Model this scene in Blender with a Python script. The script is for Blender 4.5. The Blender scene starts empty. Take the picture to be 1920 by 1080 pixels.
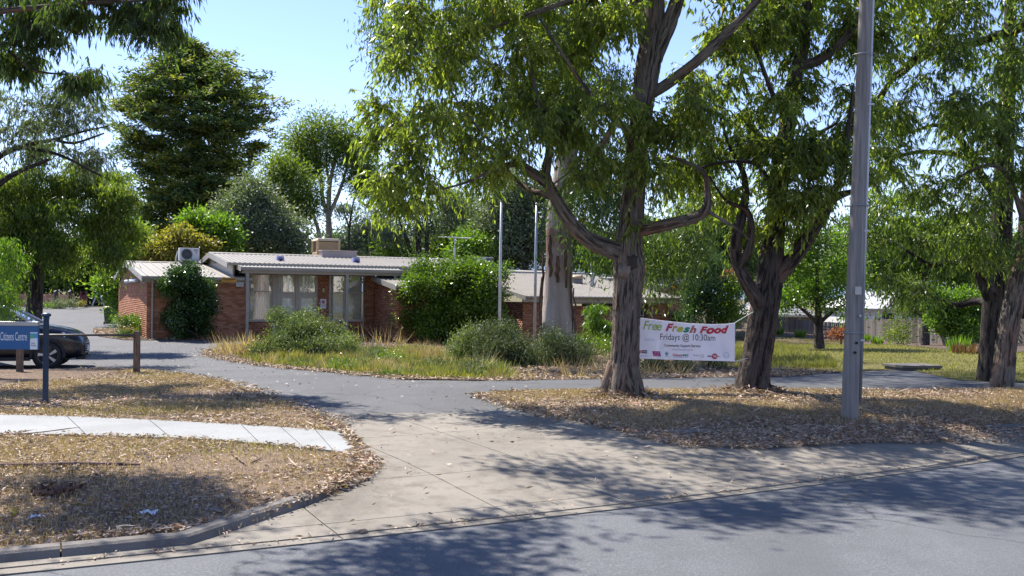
import bpy, math, random
import numpy as np
from mathutils import Vector, Matrix
rng = np.random.default_rng(7)
random.seed(7)
R = math.radians
sc = bpy.context.scene
col = sc.collection

# ---------------------------------------------------------------- camera, sky, sun, exposure
F, H0, RO, EYE = 1867.0, 552.0, R(.65), 1.7
cam_d = bpy.data.cameras.new('camera'); cam = bpy.data.objects.new('camera', cam_d); col.objects.link(cam)
cam.location = (0, 0, EYE)
cam.rotation_euler = (Matrix.Rotation(R(90), 3, 'X') @ Matrix.Rotation(RO, 3, 'Z')).to_euler()
cam_d.sensor_width = 36; cam_d.lens = F/1920*36; cam_d.shift_y = (H0-540)/1920
cam_d.clip_start = .1; cam_d.clip_end = 9000
sc.camera = cam
SUN_AZ, SUN_EL = R(-42), R(52)          # azimuth from +Y, negative to the left
world = bpy.data.worlds.new('World'); sc.world = world; world.use_nodes = True
wn = world.node_tree; bg = wn.nodes['Background']
sky = wn.nodes.new('ShaderNodeTexSky'); sky.sky_type = 'NISHITA'; sky.sun_disc = False
sky.sun_elevation = SUN_EL; sky.sun_rotation = SUN_AZ; sky.altitude = 100; sky.air_density = 1.0; sky.dust_density = .05; sky.ozone_density = 2.0
tint = wn.nodes.new('ShaderNodeMix'); tint.data_type = 'RGBA'; tint.blend_type = 'MULTIPLY'; tint.inputs[0].default_value = 1; tint.inputs[7].default_value = (.80, .765, .94, 1)
wn.links.new(sky.outputs[0], tint.inputs[6]); wn.links.new(tint.outputs[2], bg.inputs[0]); bg.inputs[1].default_value = .112
sl = bpy.data.lights.new('sun', 'SUN'); sl.energy = 4.55; sl.angle = R(.53); sl.color = (1, .95, .87)
so = bpy.data.objects.new('sun', sl); col.objects.link(so)
sdir = Vector((math.sin(SUN_AZ)*math.cos(SUN_EL), math.cos(SUN_AZ)*math.cos(SUN_EL), math.sin(SUN_EL)))
so.rotation_euler = sdir.to_track_quat('Z', 'Y').to_euler(); so.location = sdir*60
vs = sc.view_settings; vs.view_transform = 'Standard'; vs.look = 'None'; vs.exposure = 1.24; vs.gamma = 1; vs.use_curve_mapping = False
sc.render.film_transparent = False
sc.cycles.max_bounces = 8; sc.cycles.transmission_bounces = 6; sc.cycles.sample_clamp_indirect = 6

# ---------------------------------------------------------------- photo survey: pixel -> place
_c, _s = math.cos(RO), math.sin(RO)
def ray(px, py):
    dx, dy = px-960, py-H0
    return ((dx*_c+dy*_s)/F, -(-dx*_s+dy*_c)/F)
def P(px, py, Y):
    a, b = ray(px, py)
    return Vector((a*Y, Y, EYE+b*Y))
def edgeY(x):
    x = np.asarray(x, float)
    q = np.clip(x, -6, 8)
    return 7.42+.545*q+.011*q*q + (x-q)*(.545+.022*q)
def roadD(x, y): return (np.asarray(y, float)-edgeY(x))*.878
CP = np.array([(-6,12,.1),(0,13.5,.1),(5,14,.20),(1.9,15.2,.22),(4.4,12.6,.17),(8.7,18,.16),(-6.8,14.5,.06),(-8.65,23,-.2),(-3,21,-.03),(4,20,.03),
  (-12,26,-.33),(-14.7,40,-.27),(-11,42,-.3),(-24.6,61,-.35),(-39,85,.2),(-37,90,.3),(0,44,-.62),(3,46,-.85),(11,52,-.95),(24,62,-.95),(10.2,33,.05),(12,38,-.12),(16.4,62,-.42),(24,45,-.3),(8,28,.05),
  (2,30,-.15),(18,36,0.),(40,80,-1.6),(0,120,-1.6),(-60,120,.6),(70,160,-2),(-5,9,.1),(4,11,.12),(30,25,.1),(-30,25,-.1),(0,5,.05),(-20,10,.1),(25,14,.12),(0,-20,.05),(-120,60,.3),(120,60,-1),(0,250,-2),(-90,200,.5),(-40,40,-.2)])
_d = CP[:, None, :2]-CP[None, :, :2]
_K = np.sqrt((_d**2).sum(2)+36)
_w = np.linalg.solve(_K+np.eye(len(CP))*.15*-1, CP[:, 2]-CP[:, 2].mean())
def H(x, y):
    x = np.atleast_1d(np.asarray(x, float)); y = np.atleast_1d(np.asarray(y, float))
    o = np.zeros(x.shape)
    cx, cy = np.clip(x, -150, 150), np.clip(y, -30, 280)
    for (a, b, _z), w in zip(CP, _w): o += w*np.sqrt((cx-a)**2+(cy-b)**2+36)
    o = np.clip(o+CP[:, 2].mean(), -3, 2)
    d = roadD(x, y)
    f = np.clip((d-.25)/2.2, 0, 1); f = f*f*(3-2*f)
    road = np.where(d < 0, np.minimum(-d*.018, .1), 0)
    near = np.clip((d-.25)/1.2, 0, 1)
    return road*(d < 0)+o*f*(d > 0)+.02*near*(d > 0)*(1-f)
def Hs(x, y): return float(H(x, y)[0])
def gp(px, py, off=0.):
    a, b = ray(px, py); Y = 5.
    lo, z = 3., None
    Ys = np.concatenate([np.arange(3, 40, .05), np.arange(40, 260, .4)])
    g = EYE+b*Ys-H(a*Ys, Ys)-off
    i = np.argmax(g < 0)
    if g[i] >= 0: i = len(Ys)-1
    y = Ys[i-1]+(Ys[i]-Ys[i-1])*g[i-1]/(g[i-1]-g[i]+1e-9)
    return Vector((a*y, y, EYE+b*y))
TH = R(26); U = (math.cos(TH), math.sin(TH)); V = (-math.sin(TH), math.cos(TH))
C0 = P(275, 636, 40.1)
def W(s, v, z): return Vector((C0.x+s*U[0]+v*V[0], C0.y+s*U[1]+v*V[1], z))

# ---------------------------------------------------------------- objects
def tag(o, label=None, cat=None, group=None, kind=None):
    if label: o['label'] = label
    if cat: o['category'] = cat
    if group: o['group'] = group
    if kind: o['kind'] = kind
    return o
def empty(name, loc=(0, 0, 0), rz=0, label=None, cat=None, group=None):
    o = bpy.data.objects.new(name, None); col.objects.link(o); o.location = loc; o.rotation_euler = (0, 0, rz)
    o.empty_display_size = .2
    return tag(o, label, cat, group)
def link(name, me, m=None, parent=None, loc=None):
    o = bpy.data.objects.new(name, me); col.objects.link(o)
    if m is not None and not me.materials: me.materials.append(m)
    if parent is not None: o.parent = parent
    if loc is not None: o.location = loc
    return o
def copy_tree(o, parent=None):
    c = o.copy(); col.objects.link(c); c.parent = parent
    for ch in list(o.children): copy_tree(ch, c)
    return c
def npmesh(name, v, faces, attrs=None, smooth=False):
    """faces: list of int arrays (n,3) / (n,4)"""
    me = bpy.data.meshes.new(name); v = np.asarray(v, np.float32)
    me.vertices.add(len(v)); me.vertices.foreach_set('co', v.ravel())
    idx = np.concatenate([np.asarray(f, np.int32).ravel() for f in faces if len(f)])
    tot = np.concatenate([np.full(len(f), np.asarray(f).shape[1], np.int32) for f in faces if len(f)])
    st = np.concatenate([[0], np.cumsum(tot)[:-1]]).astype(np.int32)
    me.loops.add(len(idx)); me.loops.foreach_set('vertex_index', idx)
    me.polygons.add(len(tot)); me.polygons.foreach_set('loop_start', st); me.polygons.foreach_set('loop_total', tot)
    if smooth: me.polygons.foreach_set('use_smooth', np.ones(len(tot), bool))
    for k, a in (attrs or {}).items():
        at = me.attributes.new(k, 'FLOAT', 'POINT'); at.data.foreach_set('value', np.asarray(a, np.float32))
    me.update(calc_edges=True)
    return me
class MB:
    def __init__(s): s.v = []; s.f = []
    def quad(s, a, b, c, d):
        n = len(s.v); s.v += [tuple(a), tuple(b), tuple(c), tuple(d)]; s.f.append((n, n+1, n+2, n+3)); return s
    def poly(s, pts):
        n = len(s.v); s.v += [tuple(p) for p in pts]; s.f.append(tuple(range(n, n+len(pts)))); return s
    def hexa(s, p):      # 4 bottom, 4 top
        n = len(s.v); s.v += [tuple(q) for q in p]
        for q in ((3,2,1,0),(4,5,6,7),(0,1,5,4),(1,2,6,5),(2,3,7,6),(3,0,4,7)): s.f.append(tuple(n+i for i in q))
        return s
    def box(s, x0, x1, y0, y1, z0, z1):
        return s.hexa([(x0,y0,z0),(x1,y0,z0),(x1,y1,z0),(x0,y1,z0),(x0,y0,z1),(x1,y0,z1),(x1,y1,z1),(x0,y1,z1)])
    def prism(s, pts, a, b):   # closed outline extruded from offset a to offset b (vectors)
        n = len(s.v); k = len(pts); a = Vector(a); b = Vector(b)
        s.v += [tuple(Vector(p)+a) for p in pts]+[tuple(Vector(p)+b) for p in pts]
        s.f.append(tuple(n+i for i in reversed(range(k)))); s.f.append(tuple(n+k+i for i in range(k)))
        for i in range(k): s.f.append((n+i, n+(i+1) % k, n+k+(i+1) % k, n+k+i))
        return s
    def tube(s, pts, rad, n=8, cap=True):
        pts = [Vector(p) for p in pts]
        if not hasattr(rad, '__len__'): rad = [rad]*len(pts)
        base = len(s.v); ref = None
        for i, p in enumerate(pts):
            t = (pts[min(i+1, len(pts)-1)]-pts[max(i-1, 0)]).normalized()
            if ref is None: ref = Vector((1, 0, 0)) if abs(t.x) < .8 else Vector((0, 1, 0))
            a = (ref-t*ref.dot(t)).normalized(); b = t.cross(a); ref = a
            for k in range(n):
                q = 2*math.pi*k/n
                s.v.append(tuple(p+(a*math.cos(q)+b*math.sin(q))*rad[i]))
        for i in range(len(pts)-1):
            for k in range(n):
                s.f.append((base+i*n+k, base+i*n+(k+1) % n, base+(i+1)*n+(k+1) % n, base+(i+1)*n+k))
        if cap:
            s.f.append(tuple(base+k for k in reversed(range(n)))); e = base+(len(pts)-1)*n; s.f.append(tuple(e+k for k in range(n)))
        return s
    def lathe(s, prof, c=(0, 0, 0), n=16, axis='Z'):
        base = len(s.v); c = Vector(c)
        for r, z in prof:
            for k in range(n):
                q = 2*math.pi*k/n; p = (r*math.cos(q), r*math.sin(q), z)
                if axis == 'Y': p = (p[0], p[2], p[1])
                s.v.append(tuple(Vector(p)+c))
        for i in range(len(prof)-1):
            for k in range(n): s.f.append((base+i*n+k, base+i*n+(k+1) % n, base+(i+1)*n+(k+1) % n, base+(i+1)*n+k))
        return s
    def mesh(s, name, smooth=False):
        me = bpy.data.meshes.new(name); me.from_pydata(s.v, [], s.f)
        if smooth:
            for p in me.polygons: p.use_smooth = True
        return me
    def build(s, name, m, parent=None, smooth=False, bevel=0, loc=None, autos=False):
        o = link(name, s.mesh(name, smooth), m, parent, loc)
        if bevel:
            b = o.modifiers.new('bevel', 'BEVEL'); b.width = bevel; b.segments = 2; b.limit_method = 'ANGLE'
        return o

# ---------------------------------------------------------------- materials
MATS = {}
class NT:
    def __init__(s, name):
        s.m = bpy.data.materials.new(name); s.m.use_nodes = True; s.t = s.m.node_tree
        s.b = s.t.nodes['Principled BSDF']; s.o = s.t.nodes['Material Output']
    def n(s, ty, **kw):
        x = s.t.nodes.new('ShaderNode'+ty)
        for k, v in kw.items():
            if k.startswith('i_'):
                key = k[2:].replace('_', ' ')
                x.inputs[int(key) if key.isdigit() else key].default_value = v
            else: setattr(x, k, v)
        return x
    def l(s, a, b): s.t.links.new(a, b); return b
    def co(s, kind='Object', scale=(1, 1, 1), rot=(0, 0, 0)):
        if kind == 'World': g = s.n('NewGeometry').outputs['Position']
        else: g = s.n('TexCoord').outputs[kind]
        mp = s.n('Mapping'); mp.inputs['Scale'].default_value = scale; mp.inputs['Rotation'].default_value = rot
        s.l(g, mp.inputs[0]); return mp.outputs[0]
    def noise(s, co, scale, detail=4, rough=.55, out=0):
        x = s.n('TexNoise', i_Scale=scale, i_Detail=detail, i_Roughness=rough); s.l(co, x.inputs['Vector']); return x.outputs[out]
    def ramp(s, fac, stops, interp='LINEAR'):
        x = s.n('ValToRGB'); x.color_ramp.interpolation = interp; e = x.color_ramp.elements
        while len(e) < len(stops): e.new(.5)
        for k, (p, c) in zip(e, stops):
            k.position = p; k.color = (*c, 1) if len(c) == 3 else c
        s.l(fac, x.inputs[0]); return x.outputs[0]
    def mix(s, fac, a, b, mode='MIX'):
        x = s.n('Mix', data_type='RGBA', blend_type=mode)
        for sock, v in ((x.inputs[0], fac), (x.inputs[6], a), (x.inputs[7], b)):
            if hasattr(v, 'links') or hasattr(v, 'is_linked'): s.l(v, sock)
            elif hasattr(v, '__len__'): sock.default_value = (*v, 1) if len(v) == 3 else v
            else: sock.default_value = v
        return x.outputs[2]
    def math(s, op, a, b=0.):
        x = s.n('Math', operation=op)
        for sock, v in ((x.inputs[0], a), (x.inputs[1], b)):
            if hasattr(v, 'is_linked'): s.l(v, sock)
            else: sock.default_value = v
        return x.outputs[0]
    def bump(s, h, dist=.01, strength=1.):
        x = s.n('Bump', i_Strength=strength, i_Distance=dist); s.l(h, x.inputs['Height']); s.l(x.outputs[0], s.b.inputs['Normal']); return x
    def base(s, c, rough=.8, spec=None, metal=0):
        if hasattr(c, 'is_linked'): s.l(c, s.b.inputs['Base Color'])
        else: s.b.inputs['Base Color'].default_value = (*c, 1)
        if hasattr(rough, 'is_linked'): s.l(rough, s.b.inputs['Roughness'])
        else: s.b.inputs['Roughness'].default_value = rough
        s.b.inputs['Metallic'].default_value = metal
        if spec is not None: s.b.inputs['Specular IOR Level'].default_value = spec
        return s.m
def paint(name, c, rough=.5, metal=0, var=.12, scale=3., bump=0, spec=None):
    if name in MATS: return MATS[name]
    t = NT(name); co = t.co('World')
    n = t.noise(co, scale, 5, .6); n2 = t.noise(co, scale*14, 3)
    d = tuple(x*(1-var*1.6) for x in c); l = tuple(min(1, x*(1+var)) for x in c)
    cc = t.mix(t.math('MULTIPLY', n2, .35), t.ramp(n, [(.3, d), (.7, l)]), tuple(x*.72 for x in c))
    rr = t.ramp(n, [(.3, (rough*.85,)*3), (.75, (min(1, rough*1.15),)*3)])
    t.base(cc, rr, spec, metal)
    if bump: t.bump(n2, bump)
    MATS[name] = t.m; return t.m
def leafmat(name, dark, mid, light, trans=.4, rough=.42, hi=None, spec=.5):
    t = NT(name); a = t.n('Attribute', attribute_name='tint').outputs['Fac']
    st = [(0, dark), (.45, mid), (.88, light)]
    if hi: st += [(.955, light), (.97, hi)]
    c = t.ramp(a, st)
    t.base(c, rough, spec)
    tr = t.n('BsdfTranslucent'); g = t.mix(1., c, (1.6, 1.75, .55), 'MULTIPLY'); t.l(g, tr.inputs[0])
    mx = t.n('MixShader'); mx.inputs[0].default_value = trans
    t.l(t.b.outputs[0], mx.inputs[1]); t.l(tr.outputs[0], mx.inputs[2]); t.l(mx.outputs[0], t.o.inputs[0])
    MATS[name] = t.m; return t.m
def barkmat(name, c0, c1, c2, sx=26., sz=2.2, bump=.02, patch=None, grain=False):
    t = NT(name)
    def cc_(sc_=(1, 1, 1)):
        if not grain: return t.co('World', sc_)
        mp = t.n('Mapping'); mp.inputs['Scale'].default_value = sc_; t.l(t.n('Attribute', attribute_name='bark').outputs['Vector'], mp.inputs[0]); return mp.outputs[0]
    co = cc_((1, 1, sz/sx)); co2 = cc_()
    n = t.noise(co, sx, 6, .65); n2 = t.noise(co2, 1.6, 4); n3 = t.noise(co, sx*3, 3)
    c = t.ramp(n, [(.3, c0), (.52, c1), (.74, c2)])
    c = t.mix(t.ramp(n2, [(.45, (0, 0, 0)), (.65, (.6, .6, .6))]), c, tuple(x*.7 for x in c1))
    c = t.mix(t.math('MULTIPLY', n3, .4), c, tuple(x*.55 for x in c0))
    if patch: c = t.mix(t.ramp(t.noise(cc_((1, 1, .5)), 2.3, 5, .65), [(.52, (0, 0, 0)), (.66, (.8, .8, .8))]), c, patch)
    fur = t.ramp(t.noise(cc_((1, 1, .16)), 15, 5, .65), [(.38, (1, 1, 1)), (.47, (0, 0, 0))]); c = t.mix(fur, c, tuple(x*.6 for x in c0))
    t.base(c, .9, .2); t.bump(t.math('ADD', n, t.math('ADD', t.math('MULTIPLY', n3, .4), t.math('MULTIPLY', fur, -1.2))), bump); MATS[name] = t.m; return t.m
import bmesh
# ---------------------------------------------------------------- ground materials
def asphalt_mat(name, c, var=.2, leaf=False):
    t = NT(name); co = t.co('World')
    big = t.noise(co, .35, 5, .6); mid = t.noise(co, 2.2, 5, .6); gr = t.noise(co, 60, 3, .7); gr2 = t.noise(co, 160, 2, .7)
    a = t.ramp(big, [(.3, tuple(x*(1-var) for x in c)), (.7, tuple(x*(1+var) for x in c))])
    a = t.mix(t.ramp(gr, [(.48, (0, 0, 0)), (.62, (1, 1, 1))]), a, tuple(min(1, x*1.4) for x in c))
    a = t.mix(t.ramp(gr2, [(.55, (0, 0, 0)), (.7, (1, 1, 1))]), a, tuple(x*.4 for x in c))
    a = t.mix(t.math('MULTIPLY', t.ramp(mid, [(.5, (0, 0, 0)), (.75, (1, 1, 1))]), .35), a, tuple(x*.62 for x in c))
    v = t.n('TexVoronoi', feature='DISTANCE_TO_EDGE', i_Scale=.22); wob = t.n('Mapping')
    wv = t.n('VectorMath', operation='ADD'); t.l(co, wv.inputs[0]); nz = t.n('TexNoise', i_Scale=1.3, i_Detail=6); t.l(co, nz.inputs['Vector']); t.l(nz.outputs[1], wv.inputs[1]); t.l(wv.outputs[0], v.inputs['Vector'])
    crack = t.ramp(v.outputs[0], [(0, (.75, .75, .75)), (.006, (0, 0, 0))])
    a = t.mix(crack, a, tuple(x*.3 for x in c))
    w_ = t.noise(t.co('World', (1, .12, 1), (0, 0, R(-28.5))), .8, 4, .5) ; a = t.mix(t.ramp(w_, [(.5, (0, 0, 0)), (.68, (.45, .45, .45))]), a, tuple(x*.7 for x in c))
    pt = t.n('TexVoronoi', i_Scale=.13); t.l(wv.outputs[0], pt.inputs['Vector']); a = t.mix(t.ramp(pt.outputs['Color'], [(.72, (0, 0, 0)), (.74, (.4, .4, .4))]), a, tuple(x*.66 for x in c))
    t.base(a, .82, .3); t.bump(t.math('ADD', gr, t.math('MULTIPLY', gr2, .6)), .006)
    return t.m
M_road = asphalt_mat('road asphalt', (.115, .118, .125))
M_drive = asphalt_mat('driveway asphalt', (.088, .087, .089), .24)
M_path = asphalt_mat('path asphalt', (.08, .08, .083), .25)
def concrete_mat(name, c, stain=(.22, .18, .14), stains=.5, obj=True):
    t = NT(name); co = t.co('World')
    big = t.noise(co, .8, 6, .6); mid = t.noise(co, 5, 5, .6); gr = t.noise(co, 90, 3, .7)
    a = t.ramp(big, [(.3, tuple(x*.8 for x in c)), (.7, tuple(x*1.1 for x in c))])
    if obj:
        oi = t.n('ObjectInfo'); a = t.mix(t.math('MULTIPLY', oi.outputs['Random'], .3), a, tuple(x*.72 for x in c))
    a = t.mix(t.math('MULTIPLY', t.ramp(mid, [(.5, (0, 0, 0)), (.72, (1, 1, 1))]), stains), a, stain)
    a = t.mix(t.math('MULTIPLY', t.ramp(gr, [(.5, (0, 0, 0)), (.65, (1, 1, 1))]), .4), a, tuple(x*.55 for x in c))
    if stains > .6:
        st = t.noise(t.co('World', (1, .35, 1), (0, 0, R(28))), .9, 6, .7); a = t.mix(t.ramp(st, [(.52, (0, 0, 0)), (.7, (.55, .55, .55))]), a, tuple(x*.6 for x in stain))
        oil = t.noise(co, 1.7, 3, .4); a = t.mix(t.ramp(oil, [(.66, (0, 0, 0)), (.74, (.6, .6, .6))]), a, (.07, .062, .055))
        v = t.n('TexVoronoi', feature='DISTANCE_TO_EDGE', i_Scale=.45); wv = t.n('VectorMath', operation='ADD'); t.l(co, wv.inputs[0]); nz = t.n('TexNoise', i_Scale=1.8, i_Detail=6); t.l(co, nz.inputs['Vector']); t.l(nz.outputs[1], wv.inputs[1]); t.l(wv.outputs[0], v.inputs['Vector'])
        a = t.mix(t.math('MULTIPLY', t.ramp(v.outputs[0], [(0, (.8, .8, .8)), (.004, (0, 0, 0))]), t.ramp(big, [(.5, (0, 0, 0)), (.56, (1, 1, 1))])), a, (.06, .05, .042))
    t.base(a, .85, .25); t.bump(t.math('ADD', gr, t.math('MULTIPLY', mid, 2.)), .005)
    return t.m
M_apron = concrete_mat('aged concrete', (.25, .222, .184), (.12, .10, .08), .65)
M_foot = concrete_mat('new concrete', (.32, .325, .32), (.22, .21, .195), .4)
M_kerb = concrete_mat('kerb concrete', (.19, .17, .15), (.09, .075, .064), .65)
M_joint = paint('joint grime', (.05, .042, .034), .95)
def soil_mat(name, stops, leafc, amt=.5, green=None):
    t = NT(name); co = t.co('World')
    big = t.noise(co, .55, 6, .62); mid = t.noise(co, 4, 6, .65); fine = t.noise(co, 26, 5, .7)
    a = t.ramp(mid, stops)
    if green: a = t.mix(t.ramp(big, [(.46, (0, 0, 0)), (.66, (.75, .75, .75))]), a, green)
    v = t.n('TexVoronoi', i_Scale=34., i_Randomness=1.); dv = t.n('VectorMath', operation='ADD'); nz = t.n('TexNoise', i_Scale=9., i_Detail=4.)
    t.l(co, dv.inputs[0]); t.l(co, nz.inputs['Vector']); t.l(nz.outputs[1], dv.inputs[1]); t.l(dv.outputs[0], v.inputs['Vector'])
    chip = t.ramp(v.outputs['Color'], [(.5, (0, 0, 0)), (.56, (1, 1, 1))])
    a = t.mix(t.math('MULTIPLY', chip, amt), a, leafc)
    a = t.mix(t.math('MULTIPLY', t.ramp(fine, [(.45, (1, 1, 1)), (.6, (0, 0, 0))]), .55), a, tuple(x*.35 for x in leafc))
    t.base(a, .95, .1); t.bump(t.math('ADD', fine, t.math('MULTIPLY', chip, .4)), .03)
    return t.m
M_verge = soil_mat('dry verge', [(.3, (.135, .088, .06)), (.5, (.26, .18, .125)), (.7, (.38, .28, .2))], (.43, .32, .24), .5, (.2, .14, .09))
M_bed = soil_mat('leaf mulch', [(.3, (.07, .05, .036)), (.5, (.16, .115, .08)), (.7, (.25, .19, .14))], (.36, .27, .22), .55)
M_lawn = soil_mat('dry lawn', [(.3, (.17, .16, .045)), (.5, (.27, .235, .08)), (.7, (.36, .29, .12))], (.33, .29, .13), .25, (.14, .17, .04))
M_ground = soil_mat('rough ground', [(.3, (.10, .09, .04)), (.5, (.17, .145, .07)), (.7, (.22, .18, .1))], (.2, .16, .1), .3, (.09, .11, .035))

def clean_poly(p):
    return [(float(a[0]), float(a[1])) for a in p]
def sheet(name, poly, off, m, res=.8, parent=None, zf=None, skirt=0., smooth=False):
    poly = clean_poly(poly)
    bm = bmesh.new(); f = bm.faces.new([bm.verts.new((x, y, 0)) for x, y in poly])
    bmesh.ops.triangulate(bm, faces=[f])
    xs = [p[0] for p in poly]; ys = [p[1] for p in poly]
    def cuts(lo, hi):
        k = math.ceil(lo/res)*res+1e-4
        while k < hi: yield k; k += res
    for k in cuts(min(xs), max(xs)): bmesh.ops.bisect_plane(bm, geom=bm.verts[:]+bm.edges[:]+bm.faces[:], plane_co=(k, 0, 0), plane_no=(1, 0, 0))
    for k in cuts(min(ys), max(ys)): bmesh.ops.bisect_plane(bm, geom=bm.verts[:]+bm.edges[:]+bm.faces[:], plane_co=(0, k, 0), plane_no=(0, 1, 0))
    bmesh.ops.recalc_face_normals(bm, faces=bm.faces[:])
    bm.normal_update()
    if sum(f.normal.z*f.calc_area() for f in bm.faces) < 0: bmesh.ops.reverse_faces(bm, faces=bm.faces[:])
    co = np.array([v.co[:2] for v in bm.verts])
    z = (H if zf is None else zf)(co[:, 0], co[:, 1])+off
    for v, q in zip(bm.verts, z): v.co.z = q
    if skirt:
        be = [e for e in bm.edges if e.is_boundary]
        r = bmesh.ops.extrude_edge_only(bm, edges=be)
        for v in r['geom']:
            if isinstance(v, bmesh.types.BMVert): v.co.z -= skirt
    me = bpy.data.meshes.new(name); bm.to_mesh(me); bm.free()
    for p in me.polygons: p.use_smooth = (not skirt) or smooth
    return link(name, me, m, parent)
def px(*pts): return [gp(*p)[:2] for p in pts]

# terrain reaching the horizon (everything else is laid on it)
def far_grid():
    g = np.concatenate([-np.geomspace(3000, 60, 14), np.linspace(-54, 54, 55), np.geomspace(60, 3000, 14)])
    gy = np.concatenate([[-3000, -900, -300, -120, -60, -30, -18], np.linspace(-12, 90, 70), np.geomspace(95, 4000, 18)])
    X, Y = np.meshgrid(g, gy); Z = H(X.ravel(), Y.ravel())-.07
    n = len(g); i = np.arange((len(gy)-1)*n).reshape(-1, n)[:, :-1].ravel()
    return npmesh('ground', np.c_[X.ravel(), Y.ravel(), Z], [np.c_[i, i+1, i+n+1, i+n]], smooth=True)
tag(link('ground', far_grid(), M_ground), kind='structure')

# road: from the gutter lip across the carriageway
xs = np.linspace(-40, 40, 81)
road_poly = [(x, float(edgeY(x))) for x in xs]+[(44, 20), (44, -40), (-60, -40), (-60, -18)]
tag(sheet('road', road_poly, 0.0, M_road, 2.0), kind='structure')

# asphalt driveway and path
drive_poly = px((560, 800), (640, 795), (905, 790), (1020, 745), (1010, 706), (760, 696), (640, 675), (560, 660), (500, 645), (470, 638), (330, 630), (214, 603), (204, 576), (60, 574), (-120, 577), (-420, 586), (-500, 660), (-480, 705), (0, 706), (160, 708), (256, 711), (400, 738), (480, 765))
tag(sheet('driveway', drive_poly, -.012, M_drive, .8), kind='structure')
path_poly = px((880, 745), (1000, 741), (1500, 737), (1900, 735), (2500, 735), (2500, 722), (2000, 719), (1792, 714), (1700, 694), (1620, 682), (1556, 677), (1548, 678), (1590, 690), (1575, 699), (1500, 702), (1300, 703), (980, 708), (900, 715))
tag(sheet('footpath', path_poly, .004, M_path, .5), kind='structure')

# verges, beds, lawn
def kpt(x, d): return (x-d*.45, float(edgeY(x))+d*.95)
vl_front = [kpt(x, .38) for x in np.linspace(-14, -1.75, 20)]
vergeL = vl_front+px((548, 955), (600, 935), (645, 912), (688, 893), (702, 872), (672, 852), (648, 806), (604, 783), (540, 760), (480, 737), (400, 714), (330, 702), (256, 694), (160, 692), (0, 692), (-300, 694), (-700, 720))
tag(sheet('grass_verge', vergeL, .012, M_verge, .35, skirt=.05), kind='structure')
KR = [(1205, 816), (1250, 820), (1290, 822), (1340, 818), (1400, 813), (1550, 809), (1700, 806), (1920, 806), (2300, 803), (2800, 800)]
vergeR = px((905, 743), (960, 762), (1060, 786), (1150, 803), *[(a, b-4) for a, b in KR], (2800, 722), (2300, 727), (1900, 731), (1700, 732), (1500, 733), (1300, 733), (1100, 734), (1000, 735))
tag(sheet('grass_verge', vergeR, .012, M_verge, .35, skirt=.05), kind='structure')
bed_poly = px((388, 664), (425, 648), (480, 641), (640, 630), (800, 630), (1000, 630), (1180, 632), (1280, 635), (1370, 640), (1395, 680), (1450, 690), (1570, 697), (1500, 706), (1300, 708), (1100, 711), (960, 714), (760, 711), (600, 696), (480, 684))
tag(sheet('garden_bed', bed_poly, .010, M_bed, .5, skirt=.05), kind='structure')
lawn_poly = px((1366, 690), (1450, 692), (1570, 698), (1592, 691), (1552, 679), (1560, 677), (1622, 681), (1702, 693), (1794, 713), (1900, 718), (2600, 722), (2600, 668), (1830, 662), (1760, 656), (1700, 650), (1600, 641), (1500, 632), (1400, 622), (1300, 622), (1290, 640))
tag(sheet('lawn', lawn_poly, .012, M_lawn, .6), kind='structure')
rbed_poly = px((1300, 621), (1400, 621), (1500, 631), (1600, 640), (1700, 649), (1760, 655), (1830, 661), (2600, 667), (2600, 640), (1900, 645), (1750, 640), (1600, 630), (1450, 618), (1330, 612))
tag(sheet('garden_bed', rbed_poly, .02, M_bed, .8), kind='structure')
wall_bed = [W(s, v, 0)[:2] for s, v in ((.05, .05), (4.0, .05), (4.0, -1.1), (2.0, -1.3), (.3, -.9), (-.9, -.5), (-1.6, 3), (-1.5, 9), (-1.2, 14), (.05, 14))]
tag(sheet('garden_bed', wall_bed, .012, M_bed, .5, skirt=.05), kind='structure')

# concrete crossover: slabs with recessed joints over a dark bed
top = [gp(x, 776, 0.0)[:2] for x in (606, 700, 800, 905)]
right = px((960, 764), (1060, 788), (1150, 806), (1210, 820), (1290, 826), (1400, 818), (1550, 814), (1700, 811), (1920, 811), (2300, 808))
lip = [(x, float(edgeY(x))+.02) for x in np.linspace(9.5, -12, 50)]+[kpt(x, .26) for x in np.linspace(-12, -2.1, 20)]
left = px((548, 962), (600, 941), (648, 918), (700, 890), (680, 850), (655, 806))
apron_poly = [tuple(p) for p in top]+[tuple(p) for p in right]+lip+[tuple(p) for p in left]
def clip(poly, cell):       # Sutherland-Hodgman against a convex counter-clockwise cell
    out = poly
    for i in range(len(cell)):
        a, b = cell[i], cell[(i+1) % len(cell)]; inp, out = out, []
        side = lambda p: (b[0]-a[0])*(p[1]-a[1])-(b[1]-a[1])*(p[0]-a[0])
        for j in range(len(inp)):
            p, q = inp[j-1], inp[j]; sp, sq = side(p), side(q)
            if (sp >= 0) != (sq >= 0):
                t = sp/(sp-sq); out.append((p[0]+(q[0]-p[0])*t, p[1]+(q[1]-p[1])*t))
            if sq >= 0: out.append(q)
        if not out: return []
    return out
apron = tag(sheet('crossover', apron_poly, -.006, M_joint, .5), kind='structure')
rows = [-.05, .14, .46, 1.7, 3.9, 8.5]
cols = [-15, -9, -6.2, -3.7, -1.29, .11, 1.19, 2.5, 3.8, 5.2, 6.6, 8.2, 10, 14]      # along the kerb
def cellpt(t, d): return (t*.876-.47*d, float(edgeY(t*.876))+.88*d)
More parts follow.
